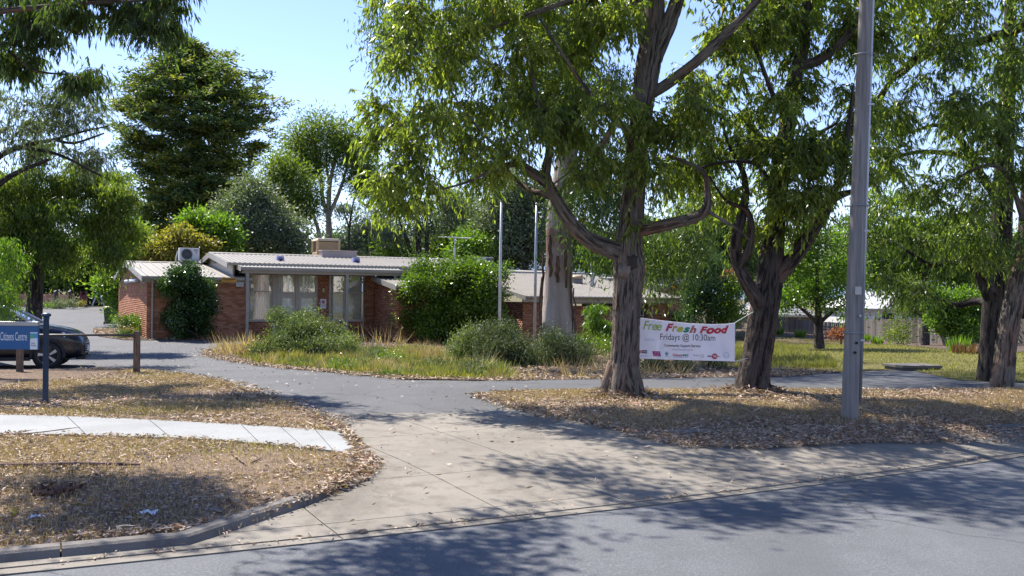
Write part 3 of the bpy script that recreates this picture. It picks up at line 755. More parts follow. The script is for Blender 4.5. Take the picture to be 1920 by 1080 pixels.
def sprays(w, cl, nt, per, ln, L, Wd, down=.75, tvar=.16):
    """leafy twigs: every spray centre carries nt drooping twigs, leaves hang along them"""
    n = len(cl); k = n*nt; ci = np.repeat(np.arange(n), nt); a = rng.uniform(0, 2*math.pi, k)
    d = np.c_[np.cos(a), np.sin(a), rng.normal(.15, .45, k)]*(ln*rng.uniform(.5, 1.25, k))[:, None]; dr = ln*rng.uniform(.3, .95, k)
    p0 = cl[ci]+rng.normal(0, .05, (k, 3))
    at = lambda t, i: p0[i]+d[i]*t[:, None]-np.c_[np.zeros((len(t), 2)), dr[i]*t*t]
    for i in range(k):
        q = at(np.array([0, .5, 1.]), np.array([i]*3)); w.limb(q, [.0045, .003, .0015], 3, 1, node=False)
    li = np.repeat(np.arange(k), per); m = len(li); t = rng.uniform(.15, 1.05, m); c = at(t, li)
    tw = d[li]-np.c_[np.zeros((m, 2)), 2*dr[li]*t]
    ax = unit(tw)*.55+rng.normal(0, .38, (m, 3))+np.array([0, 0, -down])
    tc = np.clip(rng.normal(.5, .2, n), 0, 1)[ci][li]; tt = np.clip(tc+rng.normal(0, tvar, m), 0, .94); tt = np.where(rng.random(m) < .004, 1., tt)
    return c, ax, L*rng.uniform(.6, 1.25, m), Wd*rng.uniform(.7, 1.2, m), tt
def pblob(px_, py_, Y, rpx, rpy, ry, n):
    p = P(px_, py_, Y); s = Y/F
    return (p.x, p.y, p.z, rpx*s, ry, rpy*s, n)
class Wood:
    def __init__(s): s.v = []; s.f = []; s.n = 0; s.nodes = []; s.rad = []; s.b = []
    def limb(s, pts, rad, sides=10, sub=6, rough=.0, flute=0, node=True, twist=.6, start=0):
        pts = np.array([tuple(p) for p in pts], float); rad = np.array(rad, float)
        k = len(pts)
        if sub > 1 and k > 1:      # Catmull-Rom
            q = []; rr = []
            e = np.vstack([2*pts[0]-pts[1], pts, 2*pts[-1]-pts[-2]])
            for i in range(k-1):
                p0, p1, p2, p3 = e[i:i+4]
                for t in np.arange(sub)/sub:
                    q.append(.5*((2*p1)+(-p0+p2)*t+(2*p0-5*p1+4*p2-p3)*t*t+(-p0+3*p1-3*p2+p3)*t**3)); rr.append(rad[i]+(rad[i+1]-rad[i])*t)
            q.append(pts[-1]); rr.append(rad[-1]); pts, rad = np.array(q), np.array(rr)
        m = len(pts); ref = np.array([1., .2, 0])
        ang = np.arange(sides)*2*math.pi/sides; base = s.n
        rings = []
        acc = 0; gb = []; go = rng.uniform(0, 40); gr_ = max(rad[0], .02)
        ph = rng.uniform(0, 9, 4)
        for i in range(m):
            t = unit(pts[min(i+1, m-1)]-pts[max(i-1, 0)]); 
            a = ref-t*ref.dot(t)
            if np.linalg.norm(a) < .1: a = np.array([0, 1., 0])-t*t[1]
            a = unit(a); b = np.cross(t, a); ref = a
            if i: acc += np.linalg.norm(pts[i]-pts[i-1])
            w = 1+(flute*(np.sin(ang*5+ph[0]+acc*twist)*.5+np.sin(ang*9+ph[1]-acc*.9)*.35+np.sin(ang*3+ph[2]+acc*1.7)*.5+(np.sin(ang*13+ph[3]+acc*1.3+np.sin(acc*5))*.45+np.sin(ang*19-ph[0]-acc*1.1+np.sin(acc*7))*.3 if sides > 20 else 0)) if flute else 0)
            if rough: w = w+rng.normal(0, rough, sides)+.35*rough*rng.normal()
            gb.append(np.c_[np.cos(ang)*gr_+go, np.sin(ang)*gr_, np.full(sides, acc+go)])
            rings.append(pts[i]+(np.cos(ang)*rad[i]*w)[:, None]*a+(np.sin(ang)*rad[i]*w)[:, None]*b)
        s.v.append(np.concatenate(rings)); s.b.append(np.concatenate(gb)); i = np.arange((m-1)*sides).reshape(-1, sides); j = np.roll(i, -1, 1)
        s.f.append((np.stack([i, j, j+sides, i+sides], -1).reshape(-1, 4))+base); s.n += m*sides
        # close the tip
        if node:
            s.nodes += list(pts[start:]); s.rad += list(rad[start:])
    def grow(s, targets, r_tip=.004, sides=5, kmax=.55, sag=.12, wig=.06, up=.0, maxr=.06):
        """join every spray to the nearest wood by a curved twig, nearest first"""
        N = np.array(s.nodes); Rr = np.array(s.rad)
        T = targets.copy()
        d0 = np.array([np.min(((N-t)**2).sum(1)) for t in T]); 
        for t in T[np.argsort(d0)]:
            d = np.linalg.norm(N-t, axis=1)+.6*np.clip(N[:, 2]-t[2], 0, None)
            i = int(np.argmin(d)); p = N[i]; dist = np.linalg.norm(t-p)
            if dist < .05: continue
            r0 = min(Rr[i]*kmax, maxr, .006+.011*dist); q1 = p+(t-p)*.35+rng.normal(size=3)*wig*dist+np.array([0, 0, sag*dist+up*dist]); q2 = p+(t-p)*.7+rng.normal(size=3)*wig*dist+np.array([0, 0, sag*dist*.9])
            s.limb([p, q1, q2, t], [r0, r0*.75, r0*.5, r_tip], sides, 2, node=False)
            N = np.vstack([N, q1, q2, t]); Rr = np.r_[Rr, r0*.75, r0*.5, r_tip*1.3]
    def mesh(s, name):
        me = npmesh(name, np.concatenate(s.v), s.f, smooth=True); at = me.attributes.new('bark', 'FLOAT_VECTOR', 'POINT'); at.data.foreach_set('vector', np.concatenate(s.b).astype(np.float32).ravel()); return me
def make_tree(name, label, cat, base, wood, leaves, bark, leafm, group=None, crown='crown', fold=.25, curve=.0):
    root = empty(name, tuple(base), 0, label, cat, group)
    inv = -np.array(tuple(base))
    if wood and wood.v:
        me = wood.mesh('trunk'); o = link('trunk', me, bark, root)
        o.matrix_parent_inverse = Matrix.Translation(inv)
    ls = leaves if isinstance(leaves, list) else [(crown, leaves, leafm)]
    for nm, lv, lm in ls:
        me = leaf_mesh(nm, *lv, fold=fold, curve=curve); o = link(nm, me, lm, root); o.matrix_parent_inverse = Matrix.Translation(inv)
    return root
def cat_leaves(*a): return tuple(np.concatenate(x) for x in zip(*a))

L_gum = leafmat('gum leaf', (0.08, 0.11, 0.028), (0.165, 0.215, 0.045), (0.29, 0.33, 0.085), 0.58, .33, (.33, .2, .03))
L_gumd = leafmat('dark gum leaf', (0.0392, 0.0672, 0.0224), (0.0728, 0.1148, 0.0336), (0.126, 0.175, 0.056), 0.42, .38, (.2, .1, .03))
L_grey = leafmat('grey green leaf', (0.0715, 0.091, 0.0585), (0.13, 0.1625, 0.0975), (0.208, 0.2405, 0.1495), .3, .55)
L_yel = leafmat('yellow green leaf', (0.055, 0.09, 0.018), (0.125, 0.175, 0.03), (0.225, 0.265, 0.055), 0.48, .5)
L_brt = leafmat('bright leaf', (.05, .10, .012), (.105, .19, .022), (.18, .27, .045), .45, .42)
L_conf = leafmat('conifer spray', (0.04, 0.07, 0.026), (0.075, 0.12, 0.035), (0.25, 0.25, 0.04), 0.4, .6, (.26, .22, .025))
L_dark = leafmat('dark evergreen leaf', (0.027, 0.0486, 0.0175), (0.054, 0.0891, 0.027), (0.1013, 0.1485, 0.0405), .3, .4)
L_cam = leafmat('glossy leaf', (0.0189, 0.0473, 0.0135), (0.0405, 0.0878, 0.0216), (0.1013, 0.1755, 0.0378), .22, .2, None, .6)
L_pit = leafmat('bush leaf', (0.046, 0.0862, 0.0115), (0.0978, 0.1667, 0.0161), (0.1725, 0.253, 0.0287), .35, .35)
L_blue = leafmat('blue grey leaf', (0.049, 0.077, 0.07), (0.098, 0.133, 0.119), (0.154, 0.189, 0.168), .2, .6)
L_gold = leafmat('golden leaf', (0.13, 0.13, 0.025), (0.25, 0.215, 0.04), (0.36, 0.29, 0.07), .4, .5)
L_red = leafmat('rust red leaf', (.16, .05, .025), (.28, .09, .045), (.36, .16, .08), .3, .6)
L_straw = leafmat('straw', (.22, .13, .09), (.38, .255, .18), (.54, .42, .32), .3, .7)
L_ros = leafmat('rosemary leaf', (0.0405, 0.0567, 0.027), (0.0878, 0.1148, 0.0473), (0.1553, 0.1823, 0.081), .2, .6)
L_sage = leafmat('sage leaf', (.06, .085, .03), (.12, .155, .06), (.21, .245, .11), .3, .5)
L_grass = leafmat('grass blade', (0.1, 0.105, 0.03), (0.195, 0.19, 0.06), (0.31, 0.28, 0.1), .35, .6, (.4, .33, .14))
L_dry = leafmat('dry grass blade', (.19, .125, .08), (.36, .25, .165), (.52, .40, .285), .25, .8)
B_str = barkmat('stringy bark', (.11, .088, .07), (.265, .217, .172), (.44, .375, .305), 34, 5, .05, (.31, .18, .12), True)
B_red = B_str
B_gum = None
t = NT('smooth gum bark'); co = t.co('World', (1, 1, .22)); c2 = t.co('World', (1, 1, .5))
n = t.noise(co, 2.2, 6, .65); n2 = t.noise(c2, 1.1, 5, .6); n3 = t.noise(co, 22, 4)
a = t.ramp(n, [(.32, (.24, .18, .145)), (.5, (.41, .34, .29)), (.7, (.53, .465, .415))])
a = t.mix(t.ramp(n2, [(.55, (0, 0, 0)), (.6, (1, 1, 1))]), a, (.25, .15, .105)); a = t.mix(t.math('MULTIPLY', n3, .4), a, (.14, .10, .085))
t.base(a, .85, .2); t.bump(t.math('ADD', n3, n2), .02); B_gum = t.m
B_pale = barkmat('pale gum bark', (.2, .16, .13), (.36, .30, .26), (.5, .44, .39), 9, 2, .01, None, True)
B_dark = barkmat('dark bark', (.05, .04, .034), (.105, .085, .072), (.19, .158, .135), 28, 4, .04, None, True)

def limb_px(lst):   # (px, py, Y, diameter in photo px)
    return [P(a, b, Y) for a, b, Y, _ in lst], [w*.5*Y/F for *_, Y, w in lst]

# --- stringybark in the middle of the verge
b1 = gp(1167, 744); Y1 = b1.y
def flare(w, b, r, n=6):    # root buttress at ground level
    for k in range(n):
        a = 2*math.pi*k/n+rng.uniform(-.3, .3); d = Vector((math.cos(a), math.sin(a), 0)); l = r*rng.uniform(1.1, 1.45)
        e = b+d*l; e.z = Hs(e.x, e.y)-.07
        w.limb([b+d*r*.35+Vector((0, 0, r*1.7)), b+d*r*.68+Vector((0, 0, r*.6)), b+d*r*.95+Vector((0, 0, r*.12)), e], [r*.38, r*.36, r*.26, r*.08], 9, 4, .05, node=False)
w = Wood()
p, r = limb_px([(1168, 765, Y1, 84), (1168, 748, Y1, 80), (1168, 720, Y1, 70), (1171, 670, Y1, 61), (1174, 600, Y1, 58), (1178, 540, Y1, 62), (1180, 505, Y1, 69), (1178, 470, Y1, 60), (1183, 420, Y1, 52), (1190, 330, Y1, 47), (1199, 240, Y1, 45), (1208, 170, Y1, 50), (1218, 110, Y1, 54), (1225, 60, Y1, 48), (1228, -30, Y1, 38), (1215, -200, Y1+.3, 28), (1230, -380, Y1, 14)])
r = [q*(.97 if k < 2 else .87) for k, q in enumerate(r)]; w.limb(p, r, 48, 12, .022, .045, start=100); flare(w, b1, .31)
for k in range(2):   # burl
    q = P(1172+k*12, 508-k*16, Y1-.19); w.limb([q+Vector((0, .14, -.14)), q+Vector((0, .0, 0)), q+Vector((.02, .14, .16))], [.05, .11, .04], 12, 5, .12, node=False)
for L in ([(1172, 478, Y1, 44), (1130, 462, Y1-.1, 40), (1098, 446, Y1-.3, 34), (1066, 412, Y1-.5, 31), (1040, 368, Y1-.6, 27), (1024, 332, Y1-.7, 22), (1030, 285, Y1-.8, 17), (1030, 245, Y1-.8, 14), (1015, 215, Y1-.9, 11), (1000, 150, Y1-.9, 8), (980, 60, Y1-1, 5)],
          [(1032, 350, Y1-.6, 20), (1000, 330, Y1-.8, 15), (965, 308, Y1-.9, 12), (925, 318, Y1-1, 8), (880, 340, Y1-1.1, 6), (830, 355, Y1-1.2, 4)],
          [(1045, 372, Y1-.5, 16), (1010, 362, Y1-.2, 13), (985, 352, Y1, 11), (955, 325, Y1+.1, 8), (930, 300, Y1+.1, 6), (880, 270, Y1+.2, 4)],
          [(1022, 335, Y1-.7, 14), (985, 310, Y1-.6, 11), (950, 290, Y1-.7, 8), (905, 250, Y1-.8, 6), (850, 180, Y1-.9, 4)],
          [(1184, 432, Y1, 34), (1225, 427, Y1-.2, 27), (1265, 418, Y1-.4, 25), (1305, 407, Y1-.5, 25), (1324, 390, Y1-.6, 22), (1326, 350, Y1-.6, 13), (1318, 322, Y1-.7, 10), (1290, 306, Y1-.8, 8), (1250, 290, Y1-.9, 5)],
          [(1324, 395, Y1-.6, 10), (1350, 410, Y1-.8, 7), (1385, 432, Y1-.7, 5), (1405, 450, Y1-.6, 3)],
          [(1218, 120, Y1, 34), (1205, 60, Y1, 28), (1192, 0, Y1-.2, 26), (1170, -90, Y1-.4, 20), (1120, -220, Y1-.8, 12), (1080, -330, Y1-1, 6)],
          [(1225, 110, Y1, 36), (1255, 40, Y1-.1, 34), (1275, -20, Y1-.2, 30), (1300, -120, Y1-.4, 20), (1340, -260, Y1-.6, 10)],
          [(1215, 180, Y1, 24), (1255, 155, Y1-.2, 24), (1310, 112, Y1-.5, 22), (1365, 60, Y1-.7, 20), (1420, 0, Y1-.9, 17), (1480, -90, Y1-1, 10)],
          [(1195, 300, Y1, 18), (1170, 240, Y1-.6, 14), (1110, 180, Y1-1, 10), (1060, 110, Y1-1.2, 7), (1010, 30, Y1-1.3, 5)],
          [(1192, -10, Y1-.2, 18), (1080, 0, Y1-.6, 14), (985, 30, Y1-.9, 10), (900, 60, Y1-1, 6)],
          [(1170, -90, Y1-.4, 14), (1040, -150, Y1-1, 10), (900, -180, Y1-1.5, 6)]):
    p, r = limb_px(L); r = [q*.86 for q in r]; w.limb(p, r, 16, 7, .035, .06)
B1 = [(800, 190, 14.7, 105, 130, 1.2, 49), (775, 345, 14.4, 75, 70, 0.8, 23), (745, 300, 14.6, 50, 60, 0.7, 12), (925, 90, 15.2, 140, 110, 1.5, 61), (905, 245, 14.6, 130, 80, 1.2, 51), (1040, 120, 15, 120, 120, 1.4, 49), (1015, 250, 14.5, 80, 40, 0.8, 12), (1125, 220, 14.3, 80, 110, 1.1, 32), (1270, 190, 14.7, 90, 90, 1.0, 34), (1240, 300, 14.5, 80, 55, 0.8, 16), (1130, 60, 14.8, 70, 70, 1, 20), (1320, 330, 15, 50, 70, 0.8, 15), (830, 20, 15.0, 130, 60, 1.3, 32), (1000, -30, 15.2, 200, 60, 1.5, 41), (1190, 420, 14.6, 0, 0, 0, 1), (1345, 110, 15, 60, 80, 0.9, 17), (745, 170, 14.8, 45, 60, 0.8, 11), (1060, 30, 14.9, 80, 60, 1.1, 17)]
pts1 = blob_points([pblob(*b) for b in B1])
T1o = blob_points([pblob(*b) for b in [(850, -170, 15.0, 200, 120, 2.0, 28), (1080, -240, 14.6, 200, 150, 2.2, 40), (1320, -180, 15.0, 170, 130, 2, 26), (1200, -420, 15.2, 220, 150, 2.2, 28), (1450, -60, 15, 90, 70, 1.2, 8), (1040, -330, 12.6, 220, 130, 1.2, 30), (800, -380, 13.2, 160, 120, 1.2, 14), (1250, -420, 12.6, 160, 100, 1., 14)]])  # crown above the view; its nearer clumps are added to shade the road
w.grow(np.vstack([pts1, T1o]), .005, 5, .6, .10, .07)
lv = cat_leaves(sprays(w, pts1, 9, 14, .37, .115, .029), spread_leaves(T1o, 80, (.30, .32), .18, .05))
make_tree('stringybark_tree', 'thick stringybark in the middle of the verge with elbowed limbs both sides', 'tree', b1, w, lv, B_str, L_gum)

# --- forked stringybark right of the banner
b2 = gp(1411, 736); Y2 = b2.y
w = Wood()
p, r = limb_px([(1409, 757, Y2, 76), (1410, 738, Y2, 72), (1414, 700, Y2, 66), (1422, 650, Y2, 62), (1431, 590, Y2, 62), (1441, 530, Y2, 58), (1448, 470, Y2, 48), (1455, 400, Y2, 42), (1464, 330, Y2, 38), (1478, 220, Y2, 34), (1492, 140, Y2, 32), (1504, 95, Y2, 26), (1515, 0, Y2, 22), (1530, -150, Y2, 15), (1540, -300, Y2, 8)])
r = [q*(.95 if k < 2 else .86) for k, q in enumerate(r)]; w.limb(p, r, 46, 12, .022, .05, start=77); flare(w, b2, .27)
for L in ([(1430, 585, Y2, 36), (1412, 550, Y2-.2, 32), (1392, 515, Y2-.3, 27), (1380, 480, Y2-.3, 25), (1382, 440, Y2-.4, 24), (1392, 400, Y2-.4, 20), (1398, 360, Y2-.4, 16), (1392, 320, Y2-.5, 12), (1370, 280, Y2-.6, 8), (1350, 220, Y2-.6, 5)],
          [(1385, 505, Y2-.3, 20), (1403, 470, Y2-.5, 17), (1408, 430, Y2-.5, 15), (1400, 395, Y2-.5, 12), (1360, 375, Y2-.6, 6), (1330, 330, Y2-.6, 4)],
          [(1456, 520, Y2, 40), (1482, 492, Y2-.1, 34), (1512, 452, Y2-.3, 30), (1542, 402, Y2-.4, 28), (1562, 372, Y2-.5, 22), (1600, 358, Y2-.6, 10), (1640, 340, Y2-.7, 5)],
          [(1556, 378, Y2-.5, 18), (1580, 320, Y2-.5, 14), (1590, 250, Y2-.6, 10), (1600, 160, Y2-.6, 6)],
          [(1502, 125, Y2, 24), (1535, 112, Y2-.1, 22), (1572, 85, Y2-.3, 20), (1606, 40, Y2-.4, 18), (1640, -20, Y2-.6, 13), (1690, -120, Y2-.8, 7)],
          [(1478, 240, Y2, 14), (1450, 180, Y2-.4, 11), (1420, 100, Y2-.6, 8), (1390, 20, Y2-.8, 5)],
          [(1458, 380, Y2, 13), (1420, 310, Y2-.7, 9), (1350, 305, Y2-.9, 6), (1300, 320, Y2-1, 4)],
          [(1470, 300, Y2, 14), (1520, 260, Y2-.6, 10), (1570, 230, Y2-.9, 6)]):
    p, r = limb_px(L); r = [q*.86 for q in r]; w.limb(p, r, 16, 7, .035, .06)
B2 = [(1385, 130, 16.2, 90, 110, 1.2, 37), (1440, 245, 15.3, 80, 80, 1, 29), (1480, 330, 15.2, 100, 60, 0.9, 39), (1370, 270, 15.5, 70, 75, 0.9, 18), (1550, 220, 15.6, 70, 90, 1, 29), (1560, 335, 15.2, 60, 50, 0.7, 21), (1490, 60, 16, 90, 60, 1.1, 24), (1540, 20, 15.6, 90, 60, 1, 20), (1355, 390, 15.8, 40, 40, 0.5, 9), (1590, 90, 15.7, 60, 70, 0.8, 15), (1460, 410, 15.4, 70, 25, 0.6, 11), (1430, 440, 15.5, 30, 30, 0.5, 5), (1420, 60, 16, 70, 60, 1, 15), (1620, 230, 15.6, 40, 70, 0.7, 11)]
pts2 = blob_points([pblob(*b) for b in B2])
T2o = blob_points([pblob(*b) for b in [(1420, -120, 16.2, 170, 110, 1.8, 32), (1580, -180, 16, 150, 130, 1.8, 34), (1500, -380, 16.2, 200, 140, 2, 34), (1680, -70, 15.6, 100, 80, 1.3, 16)]])
w.grow(np.vstack([pts2, T2o]), .005, 5, .6, .10, .07)
lv = cat_leaves(sprays(w, pts2, 9, 14, .37, .115, .028), spread_leaves(T2o, 80, (.30, .32), .18, .05))
B_st2 = barkmat('dark stringy bark', (.05, .039, .033), (.13, .104, .088), (.24, .2, .175), 34, 5, .05, (.19, .115, .08), True)
make_tree('stringybark_tree', 'dark forked stringybark leaning right just right of the white banner', 'tree', b2, w, lv, B_st2, L_gum)

# --- pair of dark trunks at the right edge
b4 = gp(1858, 714); Y4 = b4.y
w = Wood()
p, r = limb_px([(1855, 728, Y4, 52), (1857, 712, Y4, 48), (1862, 640, Y4, 46), (1868, 560, Y4, 48), (1872, 500, Y4, 44), (1878, 400, Y4, 38), (1884, 280, Y4, 32), (1890, 150, Y4, 26), (1895, 0, Y4, 20), (1890, -180, Y4, 12), (1880, -320, Y4, 6)])
w.limb(p, r, 20, 7, .022, .05, start=40)
for L in ([(1864, 565, Y4, 32), (1850, 535, Y4-.2, 30), (1838, 508, Y4-.4, 26), (1815, 496, Y4-.6, 19), (1780, 492, Y4-.9, 14), (1745, 497, Y4-1.1, 9), (1700, 470, Y4-1.2, 5)],
          [(1862, 570, Y4, 18), (1830, 565, Y4+.4, 14), (1795, 572, Y4+.6, 12), (1760, 560, Y4+.7, 7), (1700, 530, Y4+.8, 4)],
          [(1878, 380, Y4, 18), (1840, 330, Y4-.3, 15), (1800, 260, Y4-.6, 12), (1760, 235, Y4-.8, 8), (1700, 250, Y4-1, 5)],
          [(1880, 300, Y4, 15), (1840, 300, Y4-.5, 12), (1790, 290, Y4-.8, 9), (1720, 285, Y4-1.1, 8), (1660, 305, Y4-1.2, 6), (1630, 340, Y4-1.3, 4)],
          [(1960, 35, Y4-1.2, 20), (1890, 60, Y4-1.3, 17), (1830, 80, Y4-1.4, 15), (1770, 92, Y4-1.4, 13), (1725, 112, Y4-1.4, 11), (1680, 140, Y4-1.5, 8), (1640, 190, Y4-1.5, 5)],
          [(1890, -70, Y4-1.3, 24), (1800, -10, Y4-1.5, 22), (1765, 45, Y4-1.5, 20), (1730, 95, Y4-1.5, 19), (1690, 135, Y4-1.5, 17), (1672, 148, Y4-1.5, 12), (1640, 210, Y4-1.5, 5)],
          [(1725, 92, Y4-1.5, 9), (1712, 50, Y4-1.4, 8), (1705, 0, Y4-1.3, 7), (1700, -80, Y4-1.2, 4)],
          [(1768, 40, Y4-1.5, 9), (1745, 20, Y4-1.4, 6), (1760, -40, Y4-1.4, 4)]):
    p, r = limb_px(L); w.limb(p, r, 11, 5, .03, .05)
B4 = [(1700, 215, 16.8, 80, 75, 1, 30), (1790, 170, 16.4, 90, 80, 1.1, 34), (1870, 210, 17.2, 70, 100, 1, 30), (1700, 50, 16.8, 90, 60, 1, 18), (1820, 40, 16.8, 100, 50, 1, 20), (1720, 330, 17, 90, 55, 1, 26), (1830, 330, 17, 80, 80, 1, 28), (1780, 430, 18, 90, 60, 1.1, 24), (1670, 440, 18.5, 60, 60, .9, 14), (1890, 420, 17.3, 60, 90, 1, 20), (1700, 520, 18.6, 70, 45, .8, 14), (1640, 280, 16.6, 35, 70, .6, 10)]
pts4 = blob_points([pblob(*b) for b in B4])
T4o = blob_points([pblob(*b) for b in [(1780, -130, 16.5, 180, 110, 1.8, 34), (1980, 150, 17, 110, 200, 1.6, 34), (1920, -280, 17, 200, 130, 2, 34), (2050, 400, 18, 100, 140, 1.4, 18), (2100, -100, 17, 180, 180, 2, 34)]])
w.grow(np.vstack([pts4, T4o]), .004, 4, .6, .10, .07)
lv = cat_leaves(sprays(w, pts4, 8, 13, .42, .125, .027), spread_leaves(T4o, 90, (.32, .34), .18, .05))
L_t4 = leafmat('small gum leaf', (0.06, 0.095, 0.026), (0.125, 0.175, 0.046), (0.22, 0.275, 0.08), 0.55, .36, (.24, .22, .03))
make_tree('stringybark_tree', 'dark upright trunk near the right edge, the left of a close pair', 'tree', b4, w, lv, B_dark, L_t4)
b5 = gp(1878, 727); Y5 = b5.y
w = Wood()
p, r = limb_px([(1876, 744, Y5, 48), (1878, 726, Y5, 42), (1884, 670, Y5, 38), (1894, 600, Y5, 36), (1908, 530, Y5, 36), (1920, 470, Y5, 32), (1928, 380, Y5, 28), (1934, 260, Y5, 24), (1950, 60, Y5, 18), (1960, -120, Y5, 10)])
w.limb(p, r, 20, 7, .022, .05, start=40)
p, r = limb_px([(1924, 430, Y5, 12), (1890, 330, Y5-.3, 9), (1850, 310, Y5-.5, 7), (1800, 330, Y5-.8, 4)]); w.limb(p, r, 8, 4, .03)
pts5 = blob_points([pblob(*b) for b in [(1990, 80, 17.2, 90, 120, 1.2, 24), (2010, 300, 17.2, 80, 100, 1, 18), (1960, -150, 17, 130, 110, 1.4, 22)]])
w.grow(pts5, .004, 4, .6, .1, .07)
make_tree('stringybark_tree', 'slender bent trunk hard against the right edge, the right of the close pair', 'tree', b5, w, sprays(w, pts5, 8, 11, .42, .13, .03), B_str, L_t4)

# --- massive smooth gum behind, at the garden bed
Yg = 27.5; bg_ = P(1046, 655, Yg); bg_.z = Hs(bg_.x, bg_.y)
w = Wood()
p, r = limb_px([(1043, 690, Yg, 80), (1044, 650, Yg, 71), (1045, 600, Yg, 61), (1047, 540, Yg, 52), (1048, 480, Yg, 48), (1048, 420, Yg, 46), (1053, 370, Yg, 44), (1062, 300, Yg, 39), (1072, 200, Yg, 34), (1080, 100, Yg, 30), (1086, 0, Yg, 26), (1092, -150, Yg, 18), (1090, -300, Yg, 8)])
w.limb(p, r, 44, 8, .006, .03, start=48)
for L in ([(1060, 380, Yg, 26), (1095, 330, Yg-.5, 20), (1130, 270, Yg-.8, 14), (1170, 200, Yg-1, 8)], [(1068, 290, Yg, 22), (1020, 220, Yg-.5, 16), (960, 150, Yg-.8, 11), (860, 90, Yg-1, 7), (770, 70, Yg-1, 4)],
          [(1082, 110, Yg, 20), (1110, 60, Yg-.3, 15), (1120, 0, Yg-.5, 10)], [(1086, 20, Yg, 18), (1000, -60, Yg-.4, 12), (880, -90, Yg-.8, 7)], [(1064, 420, Yg, 14), (1100, 420, Yg+.4, 10), (1150, 440, Yg+.6, 6), (1240, 440, Yg+.8, 4)]):
    p, r = limb_px(L); w.limb(p, r, 10, 4, .02)
BG = [(745, 80, 26.8, 45, 60, 1.0, 20), (800, 40, 26.8, 60, 40, 1.2, 14), (1110, 380, 27, 55, 75, 1.2, 26), (1150, 300, 27, 50, 90, 1.2, 24), (1240, 420, 27.5, 80, 60, 1.2, 22), (1280, 470, 28, 60, 60, 1.2, 14), (1000, 60, 27, 160, 90, 2, 30), (880, 180, 27, 90, 90, 1.5, 14), (1130, 100, 27, 80, 100, 1.6, 18), (1330, 330, 28, 60, 70, 1.2, 12)]
ptsg = blob_points([pblob(*b) for b in BG]); To = blob_points([pblob(*b) for b in [(900, -110, 27, 170, 90, 2.4, 24), (1150, -160, 27, 170, 110, 2.4, 24), (1020, -330, 27, 200, 120, 2.6, 24)]])
w.grow(np.vstack([ptsg, To]), .006, 4, .6, .08, .06)
lv = cat_leaves(spread_leaves(ptsg, 150, (.38, .62), .20, .038), spread_leaves(To, 90, (.5, .6), .28, .07))
gumt = make_tree('gum_tree', 'huge smooth-barked gum rising from the dark shrubs in front of the right wing', 'tree', bg_, w, lv, B_gum, L_gumd)
B_peel = barkmat('peeling bark', (.09, .055, .038), (.2, .125, .085), (.32, .22, .16), 30, 2, .01)
for px_, y0, y1, wd in ((1016, 520, 640, 5), (1019, 470, 560, 4), (1070, 500, 630, 3), (1076, 540, 640, 3), (1033, 440, 520, 6), (1060, 455, 540, 5), (1045, 480, 530, 7)):
    yy = np.linspace(y0, y1, 7); vv_ = []
    ins = 1020 < px_ < 1068
    for k, y in enumerate(yy):
        q = P(px_+rng.normal(0, 1.2)+(y-y0)*(-.02 if px_ < 1040 else .03), y, Yg-(.62 if ins else .25)-.04*math.sin(k)); ww = wd*.5*Yg/F*(.5+.7*math.sin(math.pi*(k+1)/8))
        vv_ += [q+Vector((-ww, .02, 0)), q+Vector((0, -.03, 0)), q+Vector((ww, .015, 0))]
    ff_ = [(3*k+a, 3*k+a+1, 3*k+a+4, 3*k+a+3) for k in range(6) for a in (0, 1)]
    o = link('bark_strip', npmesh('bark_strip', np.array([tuple(p) for p in vv_]), [np.array(ff_)], smooth=True), B_peel, gumt); o.matrix_parent_inverse = Matrix.Translation(-bg_)

# --- gum leaning in from the upper left, trunk left of the frame
Y0 = 21.; b0 = gp(-420, 706); w = Wood()
p0 = [b0+Vector((0, 0, -.1)), b0+Vector((.1, .1, 2)), b0+Vector((.5, .1, 4.5)), b0+Vector((1.1, 0, 7)), b0+Vector((1.5, -.3, 9.5)), b0+Vector((1.9, -.4, 12))]
w.limb(p0, [.38, .33, .28, .22, .15, .06], 18, 8, .02, .05, start=16)
for L in ([(-310, 120, 21.17, 30), (-180, 60, 20.05, 22), (-60, 30, 19.41, 15), (60, 15, 19.09, 10), (180, 5, 18.78, 6), (300, 0, 18.46, 4)], [(-300, 30, 21.17, 26), (-150, -60, 19.89, 18), (0, -80, 19.09, 13), (180, -110, 18.46, 7), (300, -120, 18.13, 4)],
          [(-290, -100, 21.00, 22), (-150, -220, 19.09, 15), (0, -280, 18.30, 9)], [(-60, 30, 19.41, 9), (0, 80, 19.73, 7), (60, 130, 20.05, 5), (130, 140, 20.37, 3)]):
    p, r = limb_px(L); w.limb(p, r, 9, 4, .02)
B0 = [(40, 30, 19.73, 90, 55, 0.84, 54), (170, 15, 19.09, 90, 45, 0.72, 45), (270, 25, 18.78, 65, 35, 0.6, 25), (335, 0, 18.46, 35, 22, 0.48, 9), (20, 110, 20.05, 60, 40, 0.72, 24), (160, 150, 20.69, 40, 38, 0.6, 18)]
pts0 = blob_points([pblob(*b) for b in B0], .2)
